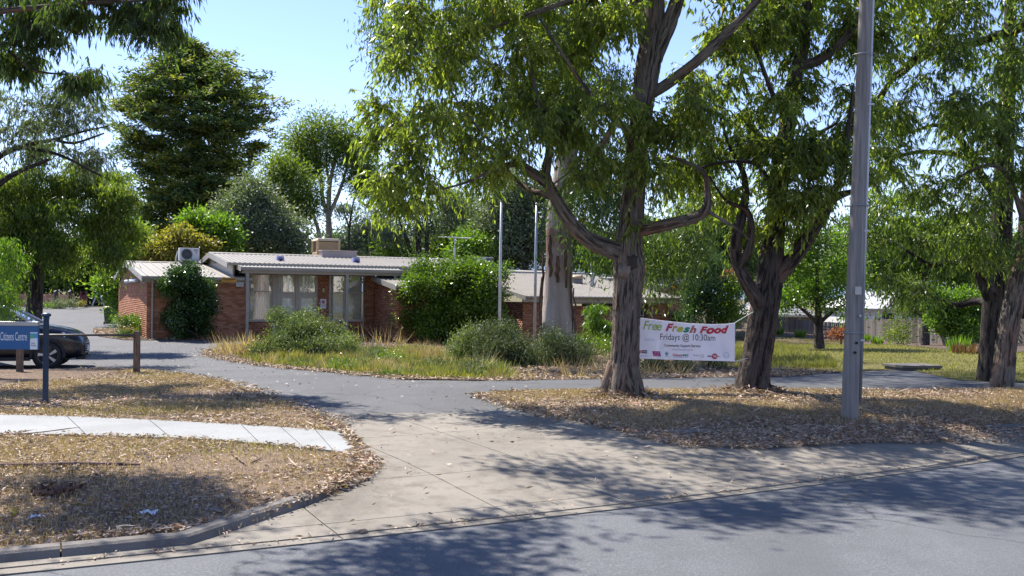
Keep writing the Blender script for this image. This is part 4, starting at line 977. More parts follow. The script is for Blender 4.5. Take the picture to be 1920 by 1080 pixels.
To = blob_points([pblob(*b) for b in [(100, -90, 19, 170, 60, 1.2, 16), (-150, -50, 19.5, 110, 110, 1.2, 18), (0, -170, 18.5, 220, 80, 1.5, 10), (-250, -200, 20, 160, 110, 1.5, 18), (-350, -50, 20.5, 110, 120, 1.3, 16), (330, -110, 18, 110, 60, 1.1, 8), (-150, -330, 11.5, 200, 60, 1, 22), (-60, -130, 10.8, 180, 50, .9, 16), (150, -420, 9.6, 200, 60, .8, 12), (200, -330, 10.4, 200, 80, 1, 8), (450, -300, 12.4, 150, 90, 1.4, 12), (620, -330, 12.8, 130, 90, 1.2, 10)]])  # unseen foliage; the nearest clumps are added to dapple verge, apron and road
w.grow(np.vstack([pts0, To]), .004, 4, .6, .08, .05)
lv = cat_leaves(sprays(w, pts0, 8, 11, .38, .19, .033, 1.3), spread_leaves(To, 90, (.26, .28), .20, .06))
make_tree('gum_tree', 'overhanging gum at the upper left with long dark hanging leaves against the sky', 'tree', b0, w, lv, B_str, L_gumd, curve=.05)

# --- two loose trees at mid left
bw = gp(-90, 640); Yw = 29.; w = Wood()
bw = P(-60, 640, Yw); bw.z = Hs(bw.x, bw.y)
p, r = limb_px([(-60, 650, Yw, 50), (-58, 520, Yw, 42), (-50, 400, Yw, 30), (-30, 330, Yw, 20), (0, 292, Yw, 12), (50, 272, Yw, 9), (100, 262, Yw, 6), (150, 248, Yw, 4), (205, 236, Yw, 2.5)]); w.limb(p, r, 12, 5, .02, .04, start=12)
for L in ([(-45, 380, Yw, 16), (20, 330, Yw-.3, 10), (90, 300, Yw-.5, 6)], [(40, 276, Yw, 8), (110, 290, Yw-.2, 6), (190, 330, Yw-.2, 4)], [(100, 262, Yw, 6), (140, 268, Yw, 5), (195, 250, Yw, 3)]):
    p, r = limb_px(L); w.limb(p, r, 7, 4)
ptsw = blob_points([pblob(*b) for b in [(60, 205, 28.8, 80, 55, 1, 30), (160, 200, 29, 60, 60, .9, 24), (20, 260, 28.6, 60, 40, .9, 14), (130, 280, 29, 70, 40, .8, 14), (-60, 200, 29, 80, 80, 1.2, 12)]])
w.grow(ptsw, .005, 4, .6, .08, .06)
make_tree('gum_tree', 'thin open gum branch with small grey green leaves crossing the left edge', 'tree', bw, w, sprays(w, ptsw, 8, 11, .6, .19, .036), B_dark, L_grey)
Yp = 34.; bp = P(62, 640, Yp); bp.z = Hs(bp.x, bp.y); w = Wood()
p, r = limb_px([(60, 645, Yp, 34), (66, 560, Yp, 28), (75, 480, Yp, 22), (95, 400, Yp, 16), (110, 340, Yp, 10)]); w.limb(p, r, 10, 4, .02, .04, start=6)
for L in ([(78, 470, Yp, 14), (40, 420, Yp-.4, 10), (-10, 370, Yp-.7, 6)], [(90, 420, Yp, 12), (140, 380, Yp-.3, 8), (190, 360, Yp-.4, 5)]):
    p, r = limb_px(L); w.limb(p, r, 7, 4)
ptsp = blob_points([pblob(*b) for b in [(20, 320, 33.2, 40, 35, 1., 16), (90, 345, 33.6, 36, 30, .9, 12), (150, 330, 33.5, 26, 22, .8, 9), (205, 345, 33.8, 36, 40, .9, 18), (225, 400, 33.8, 22, 34, .7, 9), (20, 400, 33.2, 45, 40, 1.2, 16), (90, 420, 33.0, 34, 36, .9, 11), (160, 400, 33.2, 30, 36, .9, 10), (40, 470, 33.2, 40, 30, 1., 10), (130, 470, 33.4, 40, 26, 1, 9), (195, 450, 33.6, 30, 30, .8, 8), (-70, 400, 33, 70, 90, 1.4, 18), (70, 285, 33.4, 24, 18, .6, 5), (235, 375, 33.6, 14, 14, .4, 4)]])
w.grow(ptsp, .006, 4, .6, .05, .06)
lv = spread_leaves(ptsp, 330, (.27, .5), .19, .04, tvar=.2)
make_tree('pepper_tree', 'yellow green weeping tree behind the parked cars at the left', 'tree', bp, w, lv, B_dark, L_yel)
Yh = 21.; bh = P(-25, 690, Yh); bh.z = Hs(bh.x, bh.y); w = Wood()
p, r = limb_px([(-25, 700, Yh, 20), (-30, 600, Yh, 16), (-20, 480, Yh, 10), (0, 430, Yh, 6)]); w.limb(p, r, 8, 4, .02, 0, start=6)
ptsh = blob_points([pblob(*b) for b in [(5, 490, 20.6, 22, 50, .5, 14), (-20, 540, 20.6, 40, 40, .5, 12), (12, 545, 20.6, 14, 22, .3, 5)]]); w.grow(ptsh, .004, 4, .6, .05, .06)
make_tree('young_willow', 'bright green drooping sapling hanging over the dark car at the left edge', 'tree', bh, w, spread_leaves(ptsh, 130, (.14, .3), .11, .022), B_dark, L_brt)
# ---------------------------------------------------------------- trees behind the building
def bgtree(name, label, Y, limbs, blobs, per, sig, L, Wd, mode, lm, bark=None, group=None, cat='tree', base=None, grow=True, zbase=None, shell=.45, tvar=.2, sag=.05):
    x, y = base or (limbs[0][0][0], limbs[0][0][1])
    b = P(x, y, Y); b.z = Hs(b.x, b.y) if zbase is None else zbase
    w = Wood()
    for k, l in enumerate(limbs):
        p, r = limb_px([(q[0], q[1], Y+(q[3] if len(q) > 3 else 0), q[2]) for q in l])
        if k == 0: p = [Vector((p[0].x, p[0].y, b.z-.2))]+p; r = [r[0]*1.15]+r
        w.limb(p, r, 9, 4, .03, .03 if k == 0 else 0, start=3 if k == 0 else 0)
    pts = blob_points([pblob(q[0], q[1], Y+(q[5] if len(q) > 5 else 0), q[2], q[3], q[2]*Y/F*.8, q[4]) for q in blobs], shell)
    if grow: w.grow(pts, .012, 3, .6, sag, .06, maxr=.1)
    ks = (1.5, 2.0) if Y > 50 else (1.25, 1.5)
    return make_tree(name, label, cat, b, w, spread_leaves(pts, int(per*1.15), sig, L*ks[0], Wd*ks[1], mode, tvar=tvar), bark or B_dark, lm, group)

# cypress: tiered flat sprays around a tall trunk
def cypress():
    Y = 88.; b = P(365, 640, Y); b.z = Hs(b.x, b.y); w = Wood()
    p, r = limb_px([(363, 640, Y, 34), (365, 480, Y, 30), (369, 350, Y, 24), (368, 240, Y, 16), (352, 150, Y, 8), (345, 105, Y, 3)]); p[0].z = b.z-.3
    w.limb(p, r, 10, 5, .03, .04, start=5)
    prof = [(98, 338, 350), (118, 306, 387), (138, 268, 422), (160, 257, 454), (185, 249, 468), (205, 242, 490), (228, 246, 497), (255, 239, 484), (285, 246, 462), (310, 262, 450), (335, 276, 440), (360, 282, 432), (390, 279, 422), (420, 282, 412), (450, 289, 402)]
    tips, lobes = [], []
    for (py, xl, xr) in prof:
        for k in range(14):
            t = k/13; px_ = xl+(xr-xl)*t+rng.uniform(-9, 9); half = (xr-xl)*.5*Y/F
            s = (t-.5)*2; yy = Y+(-1 if k % 4 else 1)*math.sqrt(max(0, 1-s*s))*half*rng.uniform(.5, 1.)*.9
            q = P(px_, py+rng.uniform(-20, 20), yy)
            d = unit(np.array([q.x-p[2].x, q.y-Y, 0.])+1e-6)
            lobes.append((np.array(q), d))
    c = []; 
    for q, d in lobes:
        n = 15
        along = rng.normal(0, .95, (n, 1)); across = rng.normal(0, .5, (n, 1)); e = np.array([-d[1], d[0], 0])
        c.append(q+along*d+across*e+np.c_[np.zeros((n, 2)), rng.normal(.0, .26, n)+along[:, 0]*.28-np.abs(across[:, 0])*.2])
    # limbs toward the lobes
    w.grow(np.array([q for q, d in lobes]), .02, 4, .6, -.02, .04, maxr=.14)
    c = np.concatenate(c)
    tint = np.clip(rng.normal(.33, .16, len(c))+np.where(rng.random(len(c)) < .3, .45, 0), 0, 1)
    cc, ax, L, Wd, t = spread_leaves(c, 30, (.36, .11), .46, .14, 'flat', tintc=tint, tvar=.13)
    make_tree('cypress_tree', 'tall dark cypress with golden tipped tiers, the tallest tree behind the building', 'tree', b, w, (cc, ax, L, Wd, t), B_dark, L_conf)
cypress()
bgtree('gum_tree', 'round headed gum with pale forking trunk behind the rooftop cooler', 72,
  [[(618, 600, 13), (617, 440, 12), (616, 405, 10), (618, 350, 8), (628, 300, 5), (640, 260, 3)], [(616, 410, 8), (605, 370, 7), (600, 310, 5), (588, 262, 3)], [(618, 400, 8), (632, 370, 7), (646, 330, 5), (655, 300, 3)], [(617, 350, 4), (612, 300, 4), (615, 255, 2)]],
  [(575, 268, 24, 26, 12), (610, 256, 26, 22, 12), (645, 260, 24, 24, 12), (668, 285, 20, 28, 11), (556, 295, 22, 24, 10), (590, 298, 24, 24, 9), (632, 298, 22, 22, 8), (680, 318, 16, 30, 10), (580, 330, 22, 18, 6), (660, 330, 16, 24, 6), (694, 360, 13, 26, 7), (545, 318, 16, 16, 5), (610, 330, 20, 16, 3)],
  150, (.62, .6), .2, .045, 'ball', L_yel, B_pale)
bgtree('gum_tree', 'spreading gum with leaning pale limbs left of the rooftop cooler', 68,
  [[(596, 560, 12), (590, 470, 11), (560, 435, 8), (540, 400, 7), (530, 360, 4)], [(604, 500, 9), (598, 440, 8), (590, 410, 6), (575, 370, 4)], [(575, 450, 6), (548, 430, 4), (520, 390, 3)]],
  [(515, 332, 24, 26, 11), (545, 320, 24, 24, 11), (570, 345, 24, 26, 11), (503, 365, 20, 26, 9), (540, 368, 26, 26, 10), (582, 385, 20, 22, 7), (522, 400, 22, 22, 7), (560, 405, 22, 18, 6)],
  150, (.55, .55), .19, .045, 'ball', L_yel, B_pale)
bgtree('olive_tree', 'soft grey green tree below the cypress to its right', 62, [[(482, 560, 9), (480, 470, 8), (470, 420, 5), (450, 380, 3)], [(480, 460, 5), (505, 430, 4)]],
  [(450, 375, 38, 30, 20), (430, 420, 35, 35, 18), (490, 420, 45, 40, 26), (530, 440, 35, 35, 16), (470, 460, 50, 25, 18), (555, 470, 25, 20, 8)], 190, (.5, .42), .16, .045, 'ball', L_grey)
bgtree('maple_tree', 'bright green young tree between the cypress and the grey green tree', 58, [[(395, 540, 6), (395, 440, 4), (392, 400, 2)]], [(385, 415, 28, 22, 14), (405, 440, 32, 26, 18), (365, 440, 18, 16, 7), (400, 470, 30, 18, 10)], 150, (.42, .34), .17, .055, 'ball', L_brt)
bgtree('golden_shrub', 'golden yellow shrub behind the left roof air conditioner', 56, [[(335, 560, 6), (335, 500, 4)]], [(315, 472, 35, 16, 14), (345, 455, 30, 15, 12), (375, 470, 20, 16, 8), (290, 485, 18, 16, 8), (340, 485, 45, 15, 12)], 150, (.36, .26), .15, .06, 'ball', L_gold, cat='shrub')
bgtree('green_shrub', 'fresh green tall shrub behind the brick gable', 57, [[(232, 600, 6), (235, 520, 4)]], [(232, 480, 32, 28, 18), (215, 520, 24, 30, 14), (255, 490, 24, 30, 12), (225, 550, 24, 30, 10), (262, 440, 16, 22, 8)], 150, (.38, .34), .16, .06, 'ball', L_brt, cat='shrub')
for i, (x, y, rx, ry, n, Y, lm, lab) in enumerate([
    (155, 470, 70, 70, 44, 96, L_dark, 'dark evergreen mass of a tree behind the picket fence at the left'), (225, 450, 55, 60, 32, 100, L_dark, 'dark evergreen tree directly under the left side of the cypress'), (30, 450, 90, 90, 50, 100, L_dark, 'dark evergreen tree behind the picket fence at the far left'),
    (105, 505, 48, 28, 24, 92, L_brt, 'bright lime shrub tree just above the left picket fence'), (40, 515, 50, 30, 16, 92, L_yel, 'yellowish shrub at the far left end of the picket fence'), (320, 520, 70, 45, 30, 100, L_dark, 'dark hedge tree hidden behind the brick gable'), (180, 535, 28, 26, 12, 95, L_dark, 'dark bush behind the red garden gate')]):
    bgtree('evergreen_tree' if lm is L_dark else 'lime_shrub', lab, Y, [[(x, 600, 10), (x, y+10, 7), (x+4, y-ry*.6, 3)]], [(x, y, rx, ry, n), (x+rx*.3, y+ry*.3, rx*.7, ry*.6, n//2)], 170, (.8, .7), .3, .1, 'ball', lm, cat='tree' if lm is L_dark else 'shrub')
bgtree('she_oak', 'thin blue grey tree right of the round headed gum', 80, [[(700, 560, 5), (702, 440, 4), (705, 400, 2)], [(690, 470, 3), (680, 420, 2)]], [(690, 420, 30, 35, 16), (715, 450, 32, 30, 16), (660, 450, 28, 26, 14), (730, 400, 18, 20, 7), (650, 475, 25, 12, 6)], 130, (.6, .5), .2, .04, 'ball', L_blue)
bgtree('she_oak', 'slim hazy tree against the sky gap left of the big gum foliage', 78, [[(652, 560, 6), (655, 430, 4), (668, 360, 3), (690, 310, 2)], [(655, 430, 3), (640, 380, 2)]], [(690, 330, 20, 30, 9), (660, 380, 22, 20, 6), (725, 355, 16, 22, 6)], 110, (.6, .5), .2, .04, 'droop', L_blue)
bgtree('gum_tree', 'twin stemmed grey gum behind the right end of the main roof', 70, [[(786, 600, 12), (785, 470, 11), (782, 400, 9), (790, 360, 6)], [(800, 500, 10), (800, 420, 8), (796, 370, 5)], [(776, 490, 6), (758, 440, 5), (745, 400, 3)], [(800, 430, 5), (830, 405, 4), (850, 385, 2)], [(774, 480, 5), (755, 420, 3)]],
  [(770, 375, 30, 26, 12), (820, 370, 30, 18, 10), (850, 380, 18, 16, 5), (745, 430, 20, 26, 7), (830, 420, 22, 18, 6), (790, 410, 30, 24, 8)], 120, (.6, .55), .2, .045, 'droop', L_grey)
bgtree('olive_tree', 'mid green tree behind the television aerial', 76, [[(870, 600, 8), (868, 440, 6), (872, 400, 3)]], [(860, 410, 40, 30, 22), (900, 420, 40, 40, 24), (830, 455, 35, 25, 14), (880, 465, 45, 25, 18), (760, 470, 40, 18, 10)], 170, (.6, .5), .2, .06, 'ball', L_pit)
bgtree('olive_tree', 'large grey green tree behind the two flagpoles', 66, [[(985, 600, 14), (985, 450, 11), (975, 400, 7), (960, 350, 4)], [(985, 450, 7), (1010, 400, 5)]], [(965, 375, 50, 45, 32), (930, 420, 40, 40, 22), (990, 440, 55, 45, 34), (1020, 380, 30, 50, 18), (950, 470, 45, 22, 16)], 190, (.55, .48), .18, .05, 'ball', L_grey)
bgtree('evergreen_tree', 'dark tree behind the aerial mast and the roof edge', 90, [[(930, 600, 9), (930, 470, 6)]], [(930, 460, 60, 40, 26), (1040, 450, 60, 50, 26), (840, 480, 50, 20, 14), (560, 480, 50, 25, 14), (700, 485, 60, 15, 12)], 170, (.8, .7), .3, .1, 'ball', L_dark)
bgtree('green_shrub', 'small sunlit tree showing between the aerial and the flagpoles', 64, [[(880, 580, 4), (880, 470, 3)]], [(878, 460, 28, 20, 14), (905, 480, 20, 14, 7), (840, 478, 18, 12, 5)], 130, (.4, .3), .16, .055, 'ball', L_brt, cat='shrub')
bgtree('evergreen_tree', 'dark conifer behind the fork of the leaning stringybark', 62, [[(1330, 600, 12), (1330, 430, 8), (1330, 330, 3)]], [(1330, 420, 45, 60, 34), (1290, 460, 45, 40, 26), (1370, 470, 30, 40, 18), (1240, 470, 50, 35, 24), (1180, 470, 50, 30, 18)], 180, (.6, .6), .24, .07, 'ball', L_dark)
bgtree('olive_tree', 'green tree behind the pale roofs right of the middle stringybark', 60, [[(1230, 600, 8), (1230, 480, 6)]], [(1215, 450, 40, 30, 18), (1270, 470, 40, 25, 18), (1120, 470, 40, 25, 14), (1310, 490, 25, 25, 10)], 150, (.5, .45), .19, .05, 'droop', L_pit)
for i, (x, y, rx, ry, n, Y, lm, lab) in enumerate([
    (1290, 500, 60, 40, 30, 92, L_pit, 'mid green tree far behind the banner'), (1400, 470, 60, 50, 34, 96, L_dark, 'dark green tree far behind the leaning stringybark'), (1480, 500, 60, 50, 36, 100, L_pit, 'soft green tree far beyond the small lawn tree'), (1590, 490, 70, 50, 40, 104, L_grey, 'grey green tree far behind the power pole'),
    (1700, 490, 70, 55, 40, 104, L_pit, 'broad green tree far beyond the white house roof'), (1800, 470, 70, 60, 40, 100, L_dark, 'dark tree far beyond the white house at its right'), (1890, 500, 70, 60, 34, 98, L_pit, 'green tree far behind the right-hand trunk pair'), (1100, 475, 50, 35, 22, 96, L_pit, 'mid green tree far behind the huge smooth gum'), (640, 465, 50, 30, 22, 104, L_pit, 'mid green tree far behind the rooftop cooler'), (720, 470, 60, 32, 26, 108, L_grey, 'grey green tree far behind the thin blue grey tree'), (480, 450, 60, 40, 24, 108, L_dark, 'dark tree far behind the soft grey green tree')]):
    bgtree('far_tree', lab, Y, [[(x, 600, 9), (x, y+10, 6), (x+4, y-ry*.6, 3)]], [(x, y, rx, ry, n), (x+rx*.35, y+ry*.3, rx*.6, ry*.6, n//2), (x-rx*.4, y-ry*.1, rx*.5, ry*.6, n//3)], 170, (.8, .75), .24, .07, 'ball', lm)
# right-hand park trees
bgtree('pear_tree', 'small round street tree standing alone on the lawn', gp(1537, 655).y, [[(1537, 655, 20), (1535, 620, 17), (1534, 590, 13), (1533, 540, 8), (1530, 480, 4)], [(1533, 605, 9), (1510, 585, 6), (1480, 560, 3)], [(1536, 606, 9), (1560, 585, 6), (1585, 570, 3)], [(1534, 570, 6), (1555, 530, 4)]],
  [(1535, 470, 55, 40, 26), (1500, 530, 42, 45, 22), (1570, 520, 45, 50, 24), (1530, 560, 50, 36, 15), (1485, 570, 25, 22, 6), (1590, 572, 25, 18, 6), (1535, 420, 40, 30, 10)], 85, (.22, .22), .08, .045, 'ball', L_brt)
bgtree('broadleaf_tree', 'dense broad tree overhanging the white house at the right', 44, [[(1735, 640, 16), (1735, 520, 12), (1720, 450, 7), (1700, 400, 4)], [(1735, 520, 7), (1690, 470, 5)], [(1735, 500, 7), (1790, 450, 5)]],
  [(1680, 460, 50, 40, 26), (1760, 440, 60, 50, 34), (1640, 430, 45, 40, 20), (1640, 510, 35, 22, 8), (1800, 500, 40, 35, 20), (1700, 390, 60, 40, 24), (1880, 480, 50, 60, 26), (1610, 480, 30, 30, 8)], 150, (.42, .42), .15, .045, 'droop', L_pit)
bgtree('tea_tree', 'yellowish open shrub with a leaning pale stem in front of the paling fence', 38, [[(1772, 648, 9), (1765, 628, 8), (1745, 605, 6), (1715, 585, 5), (1690, 570, 3)], [(1745, 605, 4), (1740, 570, 3), (1725, 530, 2)]], [(1690, 580, 35, 28, 20), (1720, 555, 35, 24, 16), (1680, 620, 26, 20, 10), (1750, 560, 20, 18, 6)], 150, (.25, .22), .085, .022, 'ball', L_yel, B_pale, cat='shrub')
bgtree('green_shrub', 'rounded deep green shrub left of the pair of dark trunks', 36, [[(1800, 645, 7), (1800, 600, 4)]], [(1795, 590, 45, 35, 32), (1770, 570, 30, 25, 14), (1825, 600, 30, 30, 16), (1790, 625, 40, 18, 12)], 130, (.2, .2), .10, .05, 'ball', L_brt, cat='shrub')
bgtree('evergreen_tree', 'dark tree filling the gap behind the right-hand trunk pair', 48, [[(1930, 650, 10), (1930, 560, 7)]], [(1900, 560, 60, 60, 40), (1850, 540, 40, 40, 20), (1960, 600, 50, 50, 24), (1830, 610, 30, 30, 10)], 160, (.42, .42), .16, .06, 'ball', L_dark)
bgtree('green_shrub', 'slim light green shrub between the dark bush and the leaning stringybark', 46, [[(1372, 625, 5), (1372, 570, 3)]], [(1372, 560, 16, 32, 14), (1366, 590, 15, 22, 9), (1380, 530, 10, 15, 4)], 110, (.26, .26), .12, .045, 'ball', L_pit, cat='shrub')
bgtree('red_leaf_shrub', 'rust red leaved treetop beside the fork of the leaning stringybark', 50, [[(1372, 600, 3), (1371, 530, 2)]], [(1372, 522, 12, 12, 9)], 110, (.22, .2), .12, .05, 'ball', L_red, cat='shrub')
bgtree('red_leaf_shrub', 'orange red low shrub on the lawn edge beside the pole', 44, [[(1577, 640, 3), (1577, 622, 2)]], [(1577, 624, 14, 8, 9)], 120, (.18, .12), .09, .03, 'ball', L_red, cat='shrub')

# ---------------------------------------------------------------- shrubs by the building
def shrub(name, label, xy, blobs, per, sig, L, Wd, mode, lm, stems=4, r=.03, z=None, cat='shrub', group=None, tvar=.22):
    b = Vector((xy[0], xy[1], Hs(*xy[:2]) if z is None else z)); w = Wood()
    pts = blob_points(blobs, .25)
    cen = np.array([pts.mean(0)]); ex = pts[rng.random(len(pts)) < .22]; ex = cen+(ex-cen)*rng.uniform(1.04, 1.2, (len(ex), 1)); ex = ex[ex[:, 2] > cen[0, 2]-.1]; pts = np.concatenate([pts, ex])
    for k in range(stems):
        t = pts[rng.integers(len(pts))]; m = np.array(b)*.5+t*.5
        s = np.array(b)+np.r_[rng.normal(0, .06, 2), 0]
        w.limb([s-[0, 0, .05], s*.7+m*.3+[0, 0, .1], m, t], [r, r*.8, r*.5, r*.2], 6, 3, .03)
    w.grow(pts, .003, 3, .6, .05, .05, maxr=.02)
    return make_tree(name, label, cat, b, w, spread_leaves(pts, per, sig, L, Wd, mode, tvar=tvar), B_dark, lm, group, crown='foliage')
def wb(s, v, z, rs, rv, rz, n):   # blob in building coordinates
    q = W(s, v, z); return (q.x, q.y, q.z, rs, rv, rz, n)
q = W(1.85, -.75, 0)
cb = [(353, 560, 37, 45, 0, 42), (348, 600, 45, 28, 0, 30), (352, 525, 20, 22, 0, 11), (352, 510, 5, 10, 0, 4), (325, 545, 12, 22, 0, 5), (345, 622, 40, 14, 0, 10), (385, 590, 18, 25, 0, 7)]
shrub('camellia_bush', 'glossy dark camellia bush standing against the left brick wall', q[:2], [pblob(a, b_, q.y, c, d, .75, n) for a, b_, c, d, e, n in cb], 230, (.17, .17), .10, .058, 'ball', L_cam, 3, .05)
q = W(11.9, -3.2, 0); Yq = q.y
pb = [(850, 530, 70, 35, 40), (800, 560, 45, 45, 34), (890, 560, 48, 45, 32), (840, 600, 85, 35, 44), (780, 610, 32, 30, 14), (900, 610, 40, 30, 16), (880, 505, 35, 18, 12), (800, 525, 25, 18, 10), (915, 530, 22, 25, 8)]
shrub('pittosporum_bush', 'big rounded light green bush between the canopy and the flagpoles', q[:2], [pblob(a, b_, Yq, c, d, 1.5, n) for a, b_, c, d, n in pb], 270, (.24, .22), .12, .07, 'ball', L_pit, 6, .05)
q = P(1330, 620, 47); 
shrub('camellia_bush', 'tall dark glossy bush behind the banner by the right-hand brick wall', q[:2], [pblob(a, b_, 46.5, c, d, 1., n) for a, b_, c, d, n in [(1325, 520, 30, 38, 26), (1330, 565, 38, 38, 34), (1305, 560, 20, 35, 12), (1345, 600, 28, 25, 14), (1300, 600, 20, 22, 8)]], 170, (.22, .22), .11, .055, 'ball', L_cam, 4, .05)
q = P(1262, 600, 49); shrub('rounded_shrub', 'dark clipped shrub against the brick wall behind the banner', q[:2], [pblob(1272, 595, 49, 16, 14, .5, 16)], 150, (.17, .15), .08, .035, 'ball', L_dark, 3)
def garden(name, label, items, Y, per, sig, L, Wd, mode, lm, cat='shrub', dep=.6, base=None, **k):
    q = base or gp(items[0][0], items[0][1]+items[0][3])
    return shrub(name, label, (P(items[0][0], 0, Y).x, Y), [pblob(a, b_, Y+(rest[0] if rest else 0), c, d, dep, n) for a, b_, c, d, n, *rest in items], per, sig, L, Wd, mode, lm, cat=cat, **k)
garden('grey_green_shrub', 'broad grey green mounded shrub in front of the glazed doors', [(570, 625, 55, 28, 40), (530, 640, 35, 24, 22, -.8), (620, 640, 40, 22, 24), (500, 655, 25, 12, 9, -.6), (590, 655, 60, 14, 26, -.8), (655, 640, 22, 20, 10), (545, 610, 26, 18, 12), (595, 608, 24, 16, 10)], 31.5, 230, (.17, .15), .075, .032, 'up', L_sage, dep=1.0, stems=8, r=.02)
garden('rosemary_bush', 'dark rosemary bush at the foot of the huge smooth gum', [(1010, 660, 50, 30, 40), (960, 645, 45, 28, 30), (1060, 670, 45, 24, 26), (1000, 685, 60, 14, 18), (920, 655, 30, 24, 14)], 25.5, 260, (.15, .17), .085, .018, 'up', L_ros, dep=.9, stems=8, r=.02)
garden('rosemary_bush', 'lower olive rosemary bush left of the flagpoles', [(890, 655, 40, 22, 26), (860, 668, 35, 16, 16), (910, 680, 45, 14, 18)], 26.5, 240, (.15, .17), .085, .02, 'up', L_sage, dep=.8, stems=6, r=.02)
garden('low_shrub', 'sunlit low shrub between the two big trunks', [(1110, 652, 38, 14, 22), (1085, 660, 20, 12, 8)], 28, 150, (.14, .13), .06, .02, 'up', L_pit, dep=.6)
garden('low_shrub', 'dark low shrub under the left end of the banner', [(1235, 680, 35, 10, 18), (1280, 676, 24, 9, 10)], 22.5, 150, (.12, .10), .055, .018, 'ball', L_ros, dep=.5)
garden('low_shrub', 'small shrub under the right end of the banner', [(1340, 674, 22, 9, 11)], 24, 140, (.12, .10), .055, .018, 'ball', L_pit, dep=.5)
for lab, it, Yk, lm_ in (('low rounded green shrub below the left end of the big light green bush', [(740, 672, 30, 13, 12)], 27, L_pit), ('grey mounded shrub on the grass in front of the canopy post', [(690, 662, 24, 12, 10)], 28.5, L_ros), ('small dark mound on the grass left of the rosemary bushes', [(822, 690, 34, 11, 12), (860, 694, 26, 9, 7)], 23.5, L_ros), ('low fresh green mound at the front middle of the garden bed', [(655, 690, 36, 9, 11)], 23.5, L_pit), ('dull green mound at the front right of the garden bed grass', [(900, 697, 38, 10, 14)], 22.2, L_ros)):
    garden('low_shrub', lab, it, Yk, 140, (.14, .11), .065, .02, 'ball', lm_, dep=.5, stems=3, r=.012)
garden('bamboo_clump', 'arching strappy leaved clump left of the middle stringybark', [(1128, 590, 20, 28, 14), (1120, 575, 18, 20, 8), (1140, 620, 14, 22, 8), (1118, 610, 12, 14, 4)], 41, 70, (.18, .2), .30, .035, 'droop', L_brt, dep=.5, stems=7, r=.018)
garden('ground_cover', 'green creeping plant along the side brick wall', [(243, 614, 20, 15, 18), (231, 606, 9, 9, 6), (252, 628, 12, 10, 8)], 41.5, 150, (.18, .12), .07, .04, 'ball', L_pit, cat='plant', dep=1.2, stems=2, r=.012)
garden('pot_shrub', 'pinkish green garden shrub along the picket fence', [(118, 565, 20, 10, 14), (102, 568, 14, 8, 8), (128, 570, 10, 8, 5)], 82, 90, (.25, .2), .13, .04, 'ball', L_grey, dep=.8, stems=3)
garden('lime_shrub', 'low lime green shrub before the picket fence', [(82, 572, 15, 6, 9), (70, 571, 12, 6, 6)], 81, 90, (.22, .12), .12, .04, 'ball', L_brt, dep=.6, stems=2)
garden('flowering_plant', 'small yellow flowering plant beside the red gate', [(150, 568, 7, 5, 5)], 84, 80, (.15, .12), .11, .04, 'ball', L_gold, dep=.4, stems=2, cat='plant')
L_rust = leafmat('dull rust leaf', (.09, .05, .028), (.17, .085, .045), (.26, .16, .08), .2, .7)
# dead grasses and tufts
def tuft(name, label, items, L, Wd, lm, n, cat='grass tuft', group=None, lean=.5):
    cs, axs, Ls, Ws, ts = [], [], [], [], []
    base = None
    for (px_, py_, spread) in items:
        b = gp(px_, py_)
        if base is None: base = b
        a = rng.uniform(0, 2*math.pi, n); rr = spread*np.sqrt(rng.random(n))
        x, y = b.x+rr*np.cos(a), b.y+rr*np.sin(a)
        cs.append(np.c_[x, y, H(x, y)]); axs.append(np.c_[np.cos(a)*lean*rng.random(n), np.sin(a)*lean*rng.random(n), np.ones(n)])
        Ls.append(L*rng.uniform(.4, 1.2, n)); Ws.append(Wd*rng.uniform(.7, 1.3, n)); ts.append(np.clip(rng.normal(.5, .22, n), 0, 1))
    return make_tree(name, label, cat, base, None, (np.concatenate(cs), np.concatenate(axs), np.concatenate(Ls), np.concatenate(Ws), np.concatenate(ts)), None, lm, group, crown='blades')
q_ = [(455, 668, .6), (432, 666, .5), (475, 668, .5), (450, 663, .6), (482, 665, .5)]
tuft('dead_grass_clump', 'tall pinkish straw clump at the left tip of the garden bed', q_, .75, .02, L_straw, 80, lean=1.3)
tuft('dry_weeds', 'dry brown weeds below the right canopy post', [(700, 652, .6), (730, 652, .5), (680, 655, .5), (715, 640, .5)], .95, .022, L_straw, 20, 'weeds', lean=1.)
tuft('grass_tuft', 'yellow green tussock at the front left of the garden bed', [(500, 668, .5), (540, 674, .4)], .34, .016, L_grass, 420, lean=1.2)
tuft('grass_tuft', 'soft pale tussock in the middle of the garden bed', [(690, 670, .6), (760, 674, .6), (640, 670, .4)], .30, .014, L_grass, 420, lean=1.3)
tuft('grass_tuft', 'pale seedy tussock right of the soft one, below the big bush', [(830, 676, .6), (800, 668, .5)], .40, .013, L_dry, 420, lean=1.)
for x, y, lab in ((1620, 641, 'small green clump at the foot of the paling fence right of the pole'), (1645, 646, 'second green clump along the paling fence from the pole'), (1500, 633, 'green clump at the fence left of the small lawn tree'), (1460, 628, 'leafy clump near the left end of the paling fence'), (1795, 660, 'strappy green clump beside the mulch at the right')):
    tuft('green_clump', lab, [(x, y, .25)], .5, .04, L_brt, 120, 'plant', 'green clumps along the garden edge')
tuft('reddish_clump', 'rust coloured mounded plant beside the mulch at the right', [(1812, 664, .35)], .32, .03, L_rust, 200, 'plant')

